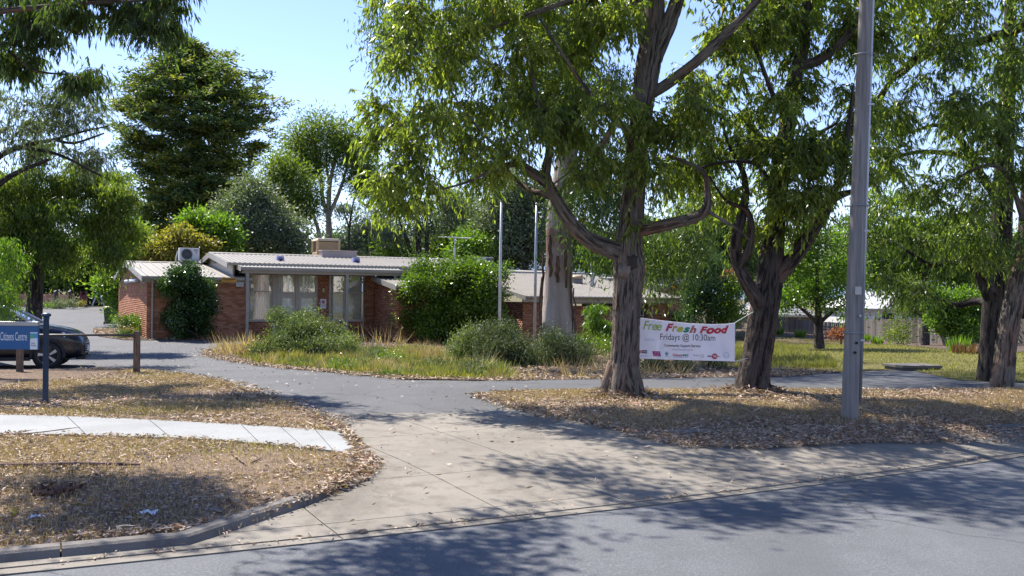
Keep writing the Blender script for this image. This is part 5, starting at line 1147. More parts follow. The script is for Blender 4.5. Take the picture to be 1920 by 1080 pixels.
# ---------------------------------------------------------------- grass and litter that nobody could count
def in_poly(x, y, poly):
    r = np.zeros(len(x), bool); n = len(poly)
    for i in range(n):
        (x0, y0), (x1, y1) = poly[i-1][:2], poly[i][:2]
        c = (y0 > y) != (y1 > y)
        r ^= c & (x < (x1-x0)*(y-y0)/((y1-y0) if y1 != y0 else 1e-9)+x0)
    return r
foot_poly = [tuple(q[:2]) for q in fp_b]+[tuple(q[:2]) for q in reversed(fp_f)]
def scatter(poly, n, xr=(-9, 14), yr=(5, 60), dens=None):
    poly = [(float(p[0]), float(p[1])) for p in poly]
    a = np.array(poly); lo = np.maximum(a.min(0), [xr[0], yr[0]]); hi = np.minimum(a.max(0), [xr[1], yr[1]])
    out = []; m = 0
    for _ in range(60):
        p = rng.uniform(lo, hi, (n*3, 2))
        k = in_poly(p[:, 0], p[:, 1], poly) & (np.abs(p[:, 0]) < .56*p[:, 1]+1.)
        if dens is not None: k &= rng.random(len(p)) < dens(p[:, 0], p[:, 1])
        k &= ~in_poly(p[:, 0], p[:, 1], foot_poly)
        out.append(p[k]); m += k.sum()
        if m >= n: break
    return np.concatenate(out)[:n]
def lump(x, y, s=1., o=0.): return .5+.25*np.sin(x*2.1*s+1.3+o)*np.cos(y*1.7*s+.6*np.sin(x*s*1.1+o))+.25*np.sin(x*.9*s-y*1.3*s+2*np.sin(y*.7*s+o))
def grass(name, poly, n, L, Wd, lm, dens=None, off=.01, label=None, xr=(-9, 14), yr=(5, 60), lean=.8, tint=.5):
    p = scatter(poly, n, xr, yr, dens); n = len(p); a = rng.uniform(0, 2*math.pi, n)
    c = np.c_[p, H(p[:, 0], p[:, 1])+off]; ax = np.c_[np.cos(a)*lean*rng.random(n), np.sin(a)*lean*rng.random(n), np.ones(n)]
    me = leaf_mesh(name, c, ax, L*rng.uniform(.5, 1.4, n), Wd*rng.uniform(.7, 1.4, n), np.clip(rng.normal(tint, .2, n)+.25*(lump(p[:, 0], p[:, 1], .6)-.5), 0, 1))
    o = link(name, me, lm); return tag(o, label, 'grass', None, 'stuff')
def litter(name, poly, n, L, Wd, lm, dens=None, off=.02, label=None, xr=(-9, 14), yr=(5, 60), curl=.5):
    p = scatter(poly, n, xr, yr, dens); n = len(p); a = rng.uniform(0, 2*math.pi, n)
    c = np.c_[p, H(p[:, 0], p[:, 1])+off+rng.random(n)*.022]; ax = np.c_[np.cos(a), np.sin(a), rng.normal(0, .18, n)]
    me = leaf_mesh(name, c, ax, L*rng.uniform(.4, 1.4, n), Wd*rng.uniform(.6, 1.5, n), np.clip(rng.normal(.5, .25, n), 0, 1), fold=curl)
    o = link(name, me, lm); return tag(o, label, 'leaf litter', None, 'stuff')
L_lit = leafmat('fallen leaf', (.15, .085, .058), (.345, .24, .17), (.55, .43, .335), .08, .7, (.32, .12, .07))
d1 = lambda x, y: np.clip(lump(x, y, 1.)*1.1+lump(x, y, 3.1, 4.)*1.2-.75, .03, 1)
d2 = lambda x, y: np.clip(lump(x, y, .8, 2.)*1.7-.45, .03, 1)
grass('dry_grass', vergeL, 46000, .055, .0055, L_dry, d2, label='short dry grass on the left verge')
grass('dry_grass', vergeR, 46000, .055, .006, L_dry, d2, label='short dry grass on the right verge', xr=(-2, 13))
grass('green_grass', vergeL, 4500, .05, .006, L_grass, lambda x, y: np.clip(lump(x, y, .7, 4.)*2.6-1.4, .0, 1)*np.clip((9.-y)/2.5+.35, .12, 1), label='green grass patches near the left kerb', tint=.3)
grass('green_grass', vergeR, 2000, .05, .006, L_grass, lambda x, y: np.clip(lump(x, y, .7, 5.)*2.6-1.6, .0, 1), label='thin green grass patches on the right verge', xr=(-2, 13), tint=.35)
litter('leaf_litter', vergeL, 16000, .045, .013, L_lit, d2, label='small leaf chips and crumbs over the left verge')
litter('leaf_litter', vergeR, 14000, .05, .014, L_lit, d2, label='small leaf chips and crumbs over the right verge', xr=(-2, 13))
litter('bark_litter', vergeL, 900, .22, .016, L_lit, d1, label='long thin shed bark strips over the left verge')
litter('bark_litter', vergeR, 800, .22, .016, L_lit, d1, label='long thin shed bark strips over the right verge', xr=(-2, 13))
litter('leaf_litter', vergeL, 26000, .062, .0145, L_lit, d1, label='fallen gum leaves and bark strips over the left verge')
litter('leaf_litter', vergeR, 22000, .066, .016, L_lit, d1, label='fallen gum leaves over the right verge', xr=(-2, 13))
spill = px((1120, 800), (1210, 816), (1400, 812), (1920, 806), (2200, 804), (2200, 826), (1900, 838), (1640, 834), (1420, 846), (1280, 842), (1180, 822))
litter('leaf_litter', spill, 12000, .065, .015, L_lit, lambda x, y: np.clip(lump(x, y, 1.3, 1.)*1.3-.1, .1, 1), .035, 'drift of brown leaves along the right kerb and concrete', xr=(-2, 13))
spl = px((640, 800), (690, 850), (715, 880), (690, 905), (640, 925), (610, 935), (600, 920), (660, 890), (640, 830), (600, 790))
litter('leaf_litter', spl, 1500, .075, .018, L_lit, None, .035, 'brown leaves spilling onto the concrete at the end of the pale footpath')
litter('leaf_litter', bed_poly, 16000, .10, .03, L_lit, lambda x, y: np.clip(1.15-(y-edgeY(x))*.03, .1, 1)*np.clip(lump(x, y, .8)+.2, .1, 1), .03, 'leaf mulch in the garden bed', xr=(-12, 14), yr=(15, 45))
L_litp = leafmat('pale fallen leaf', (.2, .15, .11), (.42, .35, .28), (.6, .54, .46), .08, .7)
litter('leaf_litter', drive_poly, 700, .07, .018, L_litp, None, .012, 'single leaves dropped on the asphalt driveway', xr=(-14, 6), yr=(12, 40), curl=.2)
litter('leaf_litter', apron_poly, 260, .07, .015, L_lit, None, .035, 'odd leaves on the concrete crossover', xr=(-3, 10), yr=(6, 14), curl=.2)
litter('leaf_litter', wall_bed, 2500, .10, .03, L_lit, None, .03, 'leaf mulch along the brick walls', xr=(-30, 2), yr=(34, 60))
gfront = px((500, 682), (600, 694), (760, 709), (960, 712), (930, 690), (800, 655), (700, 650), (560, 655), (480, 665), (430, 660))
def tufted(name, poly, ncl, per, spread, L, Wd, lm, dens, label, xr, yr, tint=.5, lean=.9, hv=.5):
    cp = scatter(poly, ncl, xr, yr, dens); n = len(cp); hk = np.exp(rng.normal(0, hv, n)); tk = rng.normal(tint, .22, n); sk_ = rng.uniform(.5, 1.3, n)
    idx = np.repeat(np.arange(n), per); k = len(idx); a = rng.uniform(0, 2*math.pi, k); rr = spread*np.sqrt(rng.random(k))*sk_[idx]
    x, y = cp[idx, 0]+rr*np.cos(a), cp[idx, 1]+rr*np.sin(a); ln = lean*(.25+rng.random(k)*.9)
    me = leaf_mesh(name, np.c_[x, y, H(x, y)+.015], np.c_[np.cos(a)*ln, np.sin(a)*ln, np.ones(k)], L*hk[idx]*rng.uniform(.5, 1.2, k), Wd*rng.uniform(.6, 1.4, k), np.clip(tk[idx]+rng.normal(0, .15, k), 0, 1))
    return tag(link(name, me, lm), label, 'grass', None, 'stuff')
XR, YR = (-13, 4), (18, 36)
tufted('green_grass', gfront, 1300, 44, .26, .095, .014, L_grass, lambda x, y: np.clip(lump(x, y, .9, 3.)*1.6-.35, .04, 1), 'rough green grass tufts over the front of the garden bed', XR, YR, .4)
tufted('green_grass', gfront, 800, 44, .25, .085, .022, L_sage, lambda x, y: np.clip(lump(x, y, 1.3, 8.)*1.6-.5, .03, 1), 'broad leaved green weeds among the garden bed grass', XR, YR, .4)
tufted('dry_grass', gfront, 420, 30, .22, .12, .010, L_dry, lambda x, y: np.clip(lump(x, y, .7, 6.)*1.8-.5, .05, 1), 'dry seed heads among the garden bed grass', XR, YR, .5)
tufted('dry_grass', bed_poly, 260, 26, .22, .22, .010, L_dry, lambda x, y: np.clip(lump(x, y, .7, 9.)*1.8-.7, .02, 1), 'scattered dry tufts in the mulch of the garden bed', (-12, 14), (18, 42), .5)
grass('green_grass', lawn_poly, 52000, .05, .016, L_grass, None, .01, 'mown yellowing lawn grass', xr=(2, 22), yr=(18, 60), tint=.55)
gtip = px((1380, 690), (1440, 690), (1570, 698), (1530, 700), (1460, 703), (1390, 704))
gt2 = px((1378, 640), (1480, 655), (1560, 676), (1575, 692), (1440, 692), (1380, 690))
grass('green_grass', gt2, 12000, .16, .014, L_grass, lambda x, y: np.clip(lump(x, y, 1.2, 3.)*1.4-.1, .1, 1), .01, 'longer green grass between the leaning stringybark and the path', xr=(3, 14), yr=(18, 40), tint=.4)

def edge_litter(name, line, wd, n, L, Wd, lm, label, off=.025):
    pl = [np.array(p[:2], float) for p in line]; seg = [np.linalg.norm(b-a) for a, b in zip(pl, pl[1:])]; cum = np.r_[0, np.cumsum(seg)]
    t = rng.uniform(0, cum[-1], n); t = t+.25*np.sin(t*3.1)+.12*np.sin(t*9); x = np.interp(t, cum, [p[0] for p in pl]); y = np.interp(t, cum, [p[1] for p in pl]); k = wd*(.5+.6*np.abs(np.sin(t*1.7+1)))
    x = x+rng.normal(0, 1, n)*k; y = y+rng.normal(0, 1, n)*k; a = rng.uniform(0, 2*math.pi, n)
    me = leaf_mesh(name, np.c_[x, y, H(x, y)+off+rng.random(n)*.02], np.c_[np.cos(a), np.sin(a), rng.normal(0, .2, n)], L*rng.uniform(.4, 1.4, n), Wd*rng.uniform(.6, 1.5, n), np.clip(rng.normal(.5, .25, n), 0, 1), fold=.4)
    return tag(link(name, me, lm), label, 'leaf litter', None, 'stuff')
edge_litter('leaf_litter', px((395, 655), (390, 668), (480, 684), (600, 696), (760, 711), (960, 714), (1100, 711), (1300, 708), (1500, 706)), .16, 5200, .08, .024, L_lit, 'line of dry leaves along the front edge of the garden bed')
edge_litter('leaf_litter', px((160, 692), (256, 695), (330, 702), (400, 714), (480, 737), (540, 760), (604, 783), (648, 806)), .14, 2600, .07, .02, L_lit, 'dry leaves along the back edge of the left verge')
edge_litter('leaf_litter', px((1000, 735), (905, 743), (960, 762), (1060, 786), (1150, 803), (1210, 814)), .13, 2600, .075, .02, L_lit, 'dry leaves along the left tip of the right verge')
edge_litter('leaf_litter', fp_f, .06, 500, .05, .014, L_lit, 'few dry leaves along the front of the pale footpath', .035)
edge_litter('leaf_litter', fp_b, .06, 450, .05, .014, L_lit, 'few dry leaves along the back of the pale footpath', .035)
edge_litter('grass_edge', px((700, 872), (648, 912), (600, 935), (548, 955), (440, 985), (300, 1012), (100, 1022)), .05, 1500, .06, .016, L_lit, 'leaves and crumbs caught on the left kerb', .06)
edge_litter('gutter_litter', [(x, float(edgeY(x))+(.16+.03*math.sin(x*2))) for x in np.linspace(-5, 9, 40)], .05, 420, .035, .014, L_lit, 'grit and leaf crumbs lying in the gutter along the road edge', .012)
for b_, lab in ((b1, 'leaf and bark litter heaped round the middle stringybark'), (b2, 'leaf and bark litter heaped round the leaning stringybark')):
    a = rng.uniform(0, 2*math.pi, 900); r_ = .34+np.abs(rng.normal(0, .22, 900)); x, y = b_.x+r_*np.cos(a), b_.y+r_*np.sin(a); a2 = rng.uniform(0, 2*math.pi, 900)
    me = leaf_mesh('bark_litter', np.c_[x, y, H(x, y)+.02+np.clip(.55-r_, 0, .2)*rng.random(900)*.5], np.c_[np.cos(a2), np.sin(a2), rng.normal(0, .3, 900)], .13*rng.uniform(.3, 1.3, 900), .022*rng.uniform(.6, 1.4, 900), np.clip(rng.normal(.35, .25, 900), 0, 1), fold=.4); tag(link('bark_litter', me, L_lit), lab, 'leaf litter', None, 'stuff')
# ---------------------------------------------------------------- things
dg = bpy.context.evaluated_depsgraph_get
def text_mesh(s, size, shear=0., bold=0., align='LEFT', space=1.):
    c = bpy.data.curves.new('lettering', 'FONT'); c.body = s; c.size = size; c.shear = shear; c.offset = bold; c.align_x = align; c.space_character = space; c.resolution_u = 3
    o = bpy.data.objects.new('lettering', c); col.objects.link(o); d = dg(); d.update()
    me = bpy.data.meshes.new_from_object(o.evaluated_get(d)); bpy.data.objects.remove(o); bpy.data.curves.remove(c); me.name = 'lettering'; me.materials.clear()
    return me
def verts(me):
    a = np.empty(len(me.vertices)*3, np.float32); me.vertices.foreach_get('co', a); return a.reshape(-1, 3)
def setv(me, a): me.vertices.foreach_set('co', np.asarray(a, np.float32).ravel()); me.update()
def flat(name, c, rough=.6): return paint(name, c, rough, 0, .04)
def frame_at(name, origin, rz, label, cat, group=None): return empty(name, tuple(origin), rz, label, cat, group)

# --- banner between the two stringybarks
Yb = Y1+.28; pL = P(1168, 632, Yb); pR = P(1378, 632, Yb+.05)
Wb = (pR-pL).length; ban = empty('banner', (pL.x, pL.y, 0), math.atan2(pR.y-pL.y, pR.x-pL.x), 'white vinyl banner reading Free Fresh Food hung between two tree trunks', 'banner')
def ban_z(u, v):      # u across 0..1, v 0 bottom..1 top
    p_top = np.interp(u, [0, .14, .35, .6, .8, .93, 1], [587, 590, 594.5, 598.8, 599.5, 598, 595.5]); p_bot = np.interp(u, [0, .14, .5, 1], [666.5, 667, 668, 668.5])
    return EYE-((p_bot+(p_top-p_bot)*v)-H0)*Yb/F-(u*Wb+pL.x)*math.tan(RO)
def ban_y(u, v): return .007*np.sin(u*23+v*5)*np.exp(-((v-.8)/.3)**2)+.010*np.exp(-((u-.62+.2*v)/.015)**2)+.012*np.exp(-((u-.3-.1*v)/.018)**2)+.012*np.sin(u*9+1)*(.4+v)+.02*np.exp(-((u-.86)/.05)**2)*np.sin(v*6+u*20)+.006*np.sin(u*31+v*7)
n, m = 60, 22; uu, vv = np.meshgrid(np.linspace(0, 1, n+1), np.linspace(0, 1, m+1)); uu, vv = uu.ravel(), vv.ravel()
i = np.arange(m*(n+1)).reshape(-1, n+1)[:, :-1].ravel()
fr_ = np.c_[uu*Wb, ban_y(uu, vv), ban_z(uu, vv)]
t = NT('banner vinyl'); c_ = t.co('World'); nn = t.noise(c_, 3, 5); t.base(t.ramp(nn, [(.35, (.70, .70, .75)), (.65, (.80, .80, .85))]), .45, .4)
tr = t.n('BsdfTranslucent'); tr.inputs[0].default_value = (.7, .68, .72, 1); mx = t.n('MixShader'); mx.inputs[0].default_value = .3; t.l(t.b.outputs[0], mx.inputs[1]); t.l(tr.outputs[0], mx.inputs[2]); t.l(mx.outputs[0], t.o.inputs[0])
M_ban = t.m
o = link('sheet', npmesh('sheet', np.r_[fr_, fr_+[0, .004, 0]], [np.c_[i, i+1, i+n+2, i+n+1], (np.c_[i, i+n+1, i+n+2, i+1])+len(fr_)], smooth=True), M_ban, ban)
def on_banner(me, u0, v0, wd, hg, mat, name='lettering', off=.004, tilt=0.):
    """fit a flat mesh (x right, y up) into a box given in zoomed photo units and lay it on the sheet"""
    a = verts(me); lo, hi = a.min(0), a.max(0); sx = wd/max(hi[0]-lo[0], 1e-6); sy = hg/max(hi[1]-lo[1], 1e-6)
    X = u0+(a[:, 0]-lo[0])*sx; Yv = v0-(a[:, 1]-lo[1])*sy
    # zoom units -> photo pixel -> banner coordinates
    pxx = 1180+X/8.727; pyy = 580+Yv/8.727
    u = (pxx-1168)/(1378-1168)
    yy = pyy
    z = EYE-(yy-H0)*Yb/F-(u*Wb+pL.x)*math.tan(RO)
    top = np.interp(u, [0, 1], [0, 1])
    vq = np.clip((667.5-yy)/70, 0, 1)
    setv(me, np.c_[u*Wb, ban_y(u, vq)-off, z]); return link(name, me, mat, ban)
cl = {'lime': (.38, .52, .07), 'red': (.55, .03, .05), 'ochre': (.60, .36, .08), 'olive': (.50, .52, .06), 'green': (.01, .24, .14), 'rust': (.48, .13, .08), 'ink': (.02, .02, .045), 'navy': (.03, .05, .16), 'magenta': (.42, .05, .22), 'teal': (.06, .25, .33), 'blue': (.16, .27, .55), 'salmon': (.72, .27, .18), 'pale': (.42, .47, .62), 'white': (.78, .78, .8), 'cream': (.55, .53, .42), 'grey': (.3, .3, .38)}
MC = {k: flat('print '+k, v) for k, v in cl.items()}
x0s = {'F1': 228}
def word(txt, boxes, mats, bold, shear):
    for ch, (a, b, y0, y1), k in zip(txt, boxes, mats): on_banner(text_mesh(ch, 1, shear, bold), a, y1, b-a, y1-y0, MC[k])
word('Free', [(222, 322, 140, 280), (300, 378, 185, 283), (370, 450, 190, 290), (438, 525, 192, 292)], ['lime']*4, .015, .3)
word('Fresh', [(583, 722, 175, 300), (690, 785, 212, 305), (772, 880, 222, 312), (872, 992, 226, 316), (972, 1100, 200, 322)], ['red', 'ochre', 'olive', 'green', 'rust'], .05, .35)
word('Food', [(1150, 1285, 210, 325), (1258, 1395, 228, 334), (1385, 1505, 228, 324), (1500, 1625, 185, 318)], ['red']*4, .055, .35)
on_banner(text_mesh('Fridays @ 10:30am', 1, 0, .0), 503, 475, 907, 140, MC['ink'])
on_banner(text_mesh('Community Support Service', 1, 0, .02), 573, 566, 590, 56, MC['ink'])
on_banner(text_mesh('communitysupport.org.au', 1, 0, 0), 700, 618, 340, 38, MC['grey'])
on_banner(text_mesh('FoodCare', 1, .2, 0), 245, 462, 165, 42, MC['pale'])
def qd(x0, x1, y0, y1, slant=0): 
    me = bpy.data.meshes.new('logo'); N = 6; v = []; f = []
    for k in range(N+1):
        q = k/N; v += [(x0+(x1-x0)*q+slant, -y1, 0), (x0+(x1-x0)*q, -y0, 0)]
    f = [(2*k, 2*k+2, 2*k+3, 2*k+1) for k in range(N)]; me.from_pydata(v, [], f); return me
def disc(r0, r1=None, n=24):
    me = bpy.data.meshes.new('logo'); a = [2*math.pi*k/n for k in range(n)]
    if r1 is None: me.from_pydata([(r0*math.cos(t), r0*math.sin(t), 0) for t in a], [], [tuple(range(n))])
    else: me.from_pydata([(r0*math.cos(t), r0*math.sin(t), 0) for t in a]+[(r1*math.cos(t), r1*math.sin(t), 0) for t in a], [], [(k, (k+1) % n, n+(k+1) % n, n+k) for k in range(n)])
    return me
def L_(me, x0, x1, y0, y1, mat, off=.004): on_banner(me, x0, y1, x1-x0, y1-y0, MC[mat], 'logo', off)
L_(qd(0, 1, 0, 1), 172, 213, 620, 672, 'salmon'); L_(qd(0, 1, 0, 1), 213, 292, 620, 672, 'navy'); on_banner(text_mesh('FOOD', 1, 0, .02), 222, 656, 60, 22, MC['white'], 'lettering', .007)
on_banner(text_mesh('relief network', 1, 0, 0), 178, 722, 125, 24, MC['blue'])
L_(qd(0, 1, 0, 1, .18), 375, 522, 632, 716, 'magenta'); on_banner(text_mesh('Fresh', 1, 0, 0), 420, 668, 66, 20, MC['white'], 'lettering', .007); on_banner(text_mesh('Futures', 1, 0, 0), 412, 704, 74, 18, MC['white'], 'lettering', .007)
L_(disc(1, .72), 583, 640, 636, 694, 'teal'); L_(qd(0, 1, 0, 1), 604, 619, 650, 705, 'teal'); L_(qd(0, 1, 0, 1), 592, 632, 664, 674, 'teal'); on_banner(text_mesh('centre', 1, 0, 0), 585, 718, 70, 12, MC['teal'])
on_banner(text_mesh('Volunt', 1, 0, .03), 706, 706, 160, 38, MC['red']); on_banner(text_mesh('eers', 1, 0, .03), 870, 704, 100, 34, MC['green']); L_(qd(0, 1, 0, 1), 720, 965, 714, 722, 'blue')
on_banner(text_mesh('Rotary', 1, 0, .01), 1055, 706, 95, 36, MC['blue']); L_(disc(1, .6, 20), 1165, 1225, 664, 722, 'cream')
on_banner(text_mesh('bakers', 1, 0, .02), 1285, 712, 90, 40, MC['ink']); L_(disc(1), 1352, 1440, 648, 742, 'red', .006); on_banner(text_mesh('Yes', 1, .2, .03), 1368, 712, 58, 42, MC['white'], 'lettering', .009); on_banner(text_mesh('Inc', 1, 0, .01), 1442, 706, 48, 26, MC['ink'])
L_(disc(1, .82), 1535, 1640, 626, 724, 'pale'); on_banner(text_mesh('Thrift', 1, .2, 0), 1550, 700, 78, 34, MC['pale'])
M_rope = flat('white rope', (.6, .6, .58))
qa = Vector((Wb, 0, float(ban_z(1., 1.)))); mi = Matrix.Rotation(-ban.rotation_euler.z, 4, 'Z')
def to_ban(p): return mi @ (p-Vector((pL.x, pL.y, 0)))
for (u_, v_, tgt) in ((1., 1., P(1412, 585, Y2-.2)), (1., 0., P(1402, 672, Y2-.2)), (0., 1., P(1160, 583, Y1+.2)), (0., 0., P(1160, 672, Y1+.2))):
    MB().tube([Vector((u_*Wb, 0, float(ban_z(u_, v_)))), to_ban(tgt)], .005, 5).build('rope', M_rope, ban)

# --- blue directory sign at the left
M_blue = flat('sign blue', (.003, .09, .25), .4); M_navy = flat('post navy', (.012, .045, .095), .45); M_alu = paint('dull aluminium', (.42, .41, .38), .4, .3)
pp = gp(85, 756); Ys = pp.y
sg = empty('directory_sign', tuple(pp), 0, 'blue council sign board reading Citizens Centre on a dark navy ball-topped post', 'sign')
k = Ys/F
hp = (756-592)*k
MB().lathe([(.039, -.15), (.039, hp-.05), (.046, hp-.045), (.046, hp-.03), (.03, hp-.025)], n=16).build('post', M_navy, sg, True)
MB().lathe([(.03, hp-.03), (.052, hp-.012), (.066, hp+.002), (.066, hp+.02), (.05, hp+.034), (.02, hp+.042), (.001, hp+.044)], n=20).build('cap', M_navy, sg, True)
xl = P(-250, 0, Ys).x-pp.x; xr = P(80, 0, Ys).x-pp.x
zt = P(80, 611.5, Ys).z-pp.z; zb = P(80, 655.5, Ys).z-pp.z; 
MB().box(xl, xr, -.018, .018, zb, zt).build('board', M_blue, sg)
MB().box(xl, xr, -.03, .03, zt+.001, zt+.062).build('frame_rail', M_alu, sg, bevel=.006)
MB().lathe([(.039, -.15), (.039, hp-.05), (.03, hp-.025)], (xl-.04, 0, 0), 14).build('post', M_navy, sg, True)
MB().lathe([(.03, hp-.03), (.066, hp+.002), (.066, hp+.02), (.05, hp+.034), (.001, hp+.044)], (xl-.04, 0, 0), 18).build('cap', M_navy, sg, True)
def on_sign(me, p0, p1, mat, name='lettering', off=.0205):
    a = verts(me); lo, hi = a.min(0), a.max(0)
    A = P(p0[0], p0[1], Ys)-pp; B_ = P(p1[0], p1[1], Ys)-pp
    setv(me, np.c_[A.x+(a[:, 0]-lo[0])/(hi[0]-lo[0])*(B_.x-A.x), np.full(len(a), -off), A.z+(a[:, 1]-lo[1])/(hi[1]-lo[1])*(B_.z-A.z)]); return link(name, me, mat, sg)
M_sw = flat('sign white', (.72, .76, .76)); on_sign(text_mesh('Citizens Centre', 1, 0, .0), (2, 638), (52, 623), M_sw)
on_sign(qd(0, 1, 0, 1), (57.5, 655), (71.8, 623), M_sw, 'logo'); on_sign(qd(0, 1, 0, 1), (58, 634), (71.5, 625), flat('logo blue', (.05, .3, .6)), 'logo', .0225)
me = bpy.data.meshes.new('logo'); me.from_pydata([(0, 0, 0), (.25, .1, 0), (.6, .5, 0), (.75, .8, 0), (.4, 1, 0), (0, .9, 0)], [], [(0, 1, 2, 3, 4, 5)]); on_sign(me, (58, 635), (67, 627), flat('logo green', (.12, .42, .12)), 'logo', .0245)
on_sign(text_mesh('Yarra', 1, 0, .01), (60, 645), (67, 641.5), flat('logo ink', (.1, .1, .13)), 'lettering', .0225); on_sign(text_mesh('Ranges', 1, 0, .01), (60, 649.5), (69.5, 646), flat('logo ink', (.1, .1, .13)), 'lettering', .0225)

# --- timber bollards with a pipe rail
M_tim = barkmat('weathered timber', (.10, .07, .05), (.2, .145, .105), (.3, .225, .17), 30, 2, .006)
pb_ = gp(256, 701); bf = empty('bollard_fence', tuple(pb_), 0, 'two brown timber bollards joined by a thin dark pipe rail beside the driveway', 'fence')
hb = (701-621)*pb_.y/F; 
MB().box(-.062, .062, -.062, .062, -.2, hb).build('post', M_tim, bf, bevel=.012)
p2 = gp(37, 698)-pb_; MB().box(p2.x-.065, p2.x+.065, p2.y-.065, p2.y+.065, p2.z-.2, p2.z+hb).build('post', M_tim, bf, bevel=.012)
p3 = p2*2.; MB().box(p3.x-.065, p3.x+.065, p3.y-.065, p3.y+.065, p3.z-.2, p3.z+hb).build('post', M_tim, bf, bevel=.012)
rz_ = hb-.085; MB().tube([Vector((0, 0, rz_)), Vector((p2.x, p2.y, p2.z+rz_)), Vector((p3.x, p3.y, p3.z+rz_))], .026, 10).build('rail', paint('rail paint', (.05, .048, .045), .5), bf, True)

# --- timber power pole
ppol = gp(1593, 787); Yp_ = ppol.y; pol = empty('power_pole', tuple(ppol), 0, 'tall grey timber power pole with a conduit strip on its right side', 'pole')
t = NT('silvered pole timber'); c_ = t.co('World', (1, 1, .05)); n1 = t.noise(c_, 24, 6, .65); n2 = t.noise(t.co('World'), 1.4, 4)
a = t.ramp(n1, [(.3, (.15, .135, .12)), (.55, (.285, .26, .235)), (.75, (.40, .365, .33))]); a = t.mix(t.math('MULTIPLY', n2, .4), a, (.17, .145, .13)); t.base(a, .9, .15); t.bump(n1, .02)
top = P(1624, 0, Yp_)-ppol; ext = top*1.75
k = Yp_/F
w = Wood(); w.limb([Vector((0, 0, -.3)), Vector((0, 0, 0)), top*.5, top, ext], [16.4*k, 16.2*k, 14.3*k, 12.2*k, 10.4*k], 12, 8, .004, .012); link('shaft', w.mesh('shaft'), t.m, pol)
cx = Vector((15.5*k, -.035, 0)); MB().tube([cx+Vector((.012, -.01, .25)), cx+top*.5+Vector((-.012, 0, 0)), cx+top+Vector((-.03, 0, 0)), cx+ext+Vector((-.04, 0, 0))], .020, 8).build('conduit', M_steel, pol, True)
for fz in (.19, .45, .75): 
    q = cx+top*fz; MB().box(q.x-.05, q.x+.03, q.y-.03, q.y-.0, q.z-.012, q.z+.012).build('conduit_clamp', M_steel, pol)
for (a_, b_) in ((1606, 592), (1600, 642), (1597, 660)): 
    q = P(a_, b_, Yp_)-ppol; q.y = -.125; MB().lathe([(.001, -.012), (.016, -.01), (.016, .02)], q, 10, 'Y').build('bolt', M_steel if b_ < 600 else M_dark, pol)

q = P(1603, 545, Yp_)-ppol; MB().box(q.x-.05, q.x+.03, -.152, -.146, q.z-.05, q.z+.05).build('tag_plate', M_alu, pol)
for z_ in (1.1, 2.7, 4.6): MB().tube([Vector((math.cos(a)*.146+top.x*z_/top.z, math.sin(a)*.146, z_)) for a in np.linspace(0, 2*math.pi, 17)], .006, 4, False).build('strap', M_steel, pol)
# --- flagpoles
for (pxb, pyb, pxt, pyt, lab) in ((936, 640, 940, 378, 'left white flagpole between the big bush and the entry'), (1002, 645, 1006, 384, 'right grey flagpole just left of the huge smooth gum')):
    Yf = 32.; b = P(pxb, pyb, Yf); b.z = Hs(b.x, b.y); tp_ = P(pxt, pyt, Yf)-b
    fpole = empty('flagpole', tuple(b), 0, lab, 'flagpole', 'flagpoles before the entry')
    MB().tube([(0, 0, -.2), tp_*.55, tp_], [.05, .045, .032], 12).build('shaft', paint('flagpole paint', (.62, .63, .64), .4, .1) if pxb < 960 else M_steel, fpole, True)
    MB().lathe([(.001, .05), (.035, .035), (.045, .0), (.035, -.02), (.03, -.03)], tp_+Vector((0, 0, .02)), 12).build('finial', M_steel, fpole, True)
    MB().tube([(-.04, -.05, 1.), (-.04, -.045, 1.12)], .012, 6).build('cleat', M_steel, fpole)

# --- inspection pit cover on the lawn
qp = gp(1710, 693); M_pit = concrete_mat('pit concrete', (.15, .135, .12), (.08, .07, .06), .6, False)
pc_ = empty('pit_cover', (qp.x, qp.y, Hs(qp.x, qp.y)), R(12), 'square concrete pit cover slab lying on the lawn beside the path', 'pit cover')
MB().box(-.47, .47, -.36, .36, -.05, .05).build('surround', M_pit, pc_, bevel=.01); MB().box(-.5, .5, -.4, .4, .055, .12).build('lid', M_pit, pc_, bevel=.012)

# --- wheelie bins
M_bin = paint('bin green plastic', (.075, .13, .045), .5, 0, .1); M_lid = paint('faded yellow lid', (.62, .52, .16), .5); M_rub = paint('black rubber', (.02, .02, .021), .7)
def bin_(loc, rz, sc_, lab, lid, body):
    r = empty('wheelie_bin', tuple(loc), rz, lab, 'bin', 'wheelie bins by the driveway'); r.scale = (sc_,)*3
    MB().hexa([(-.22, -.24, .06), (.22, -.24, .06), (.22, .24, .06), (-.22, .24, .06), (-.29, -.34, .98), (.29, -.34, .98), (.29, .33, .98), (-.29, .33, .98)]).build('body', body, r, bevel=.02)
    MB().box(-.31, .31, -.37, .37, .94, .985).build('rim', body, r, bevel=.01)
    MB().hexa([(-.31, -.385, .99), (.31, -.385, .99), (.31, .37, .99), (-.31, .37, .99), (-.27, -.34, 1.045), (.27, -.34, 1.045), (.27, .34, 1.085), (-.27, .34, 1.085)]).build('lid', lid, r, bevel=.015)
    MB().tube([(-.24, .42, 1.0), (.24, .42, 1.0)], .018, 8).build('handle', body, r)
    for s in (-.27, .27): MB().tube([(s-.03, .27, .1), (s+.03, .27, .1)], .1, 14).build('wheel', M_rub, r)
q = gp(204, 609); bin_(q, R(20), 1.06*(32.5*q.y/F)/1.08/1., 'green wheelie bin with faded yellow lid at the corner of the brick wall', M_lid, M_bin)
q = gp(208, 578); bin_(q, R(10), .9, 'dark green wheelie bin farther back by the garden shrubs', M_bin, M_bin)

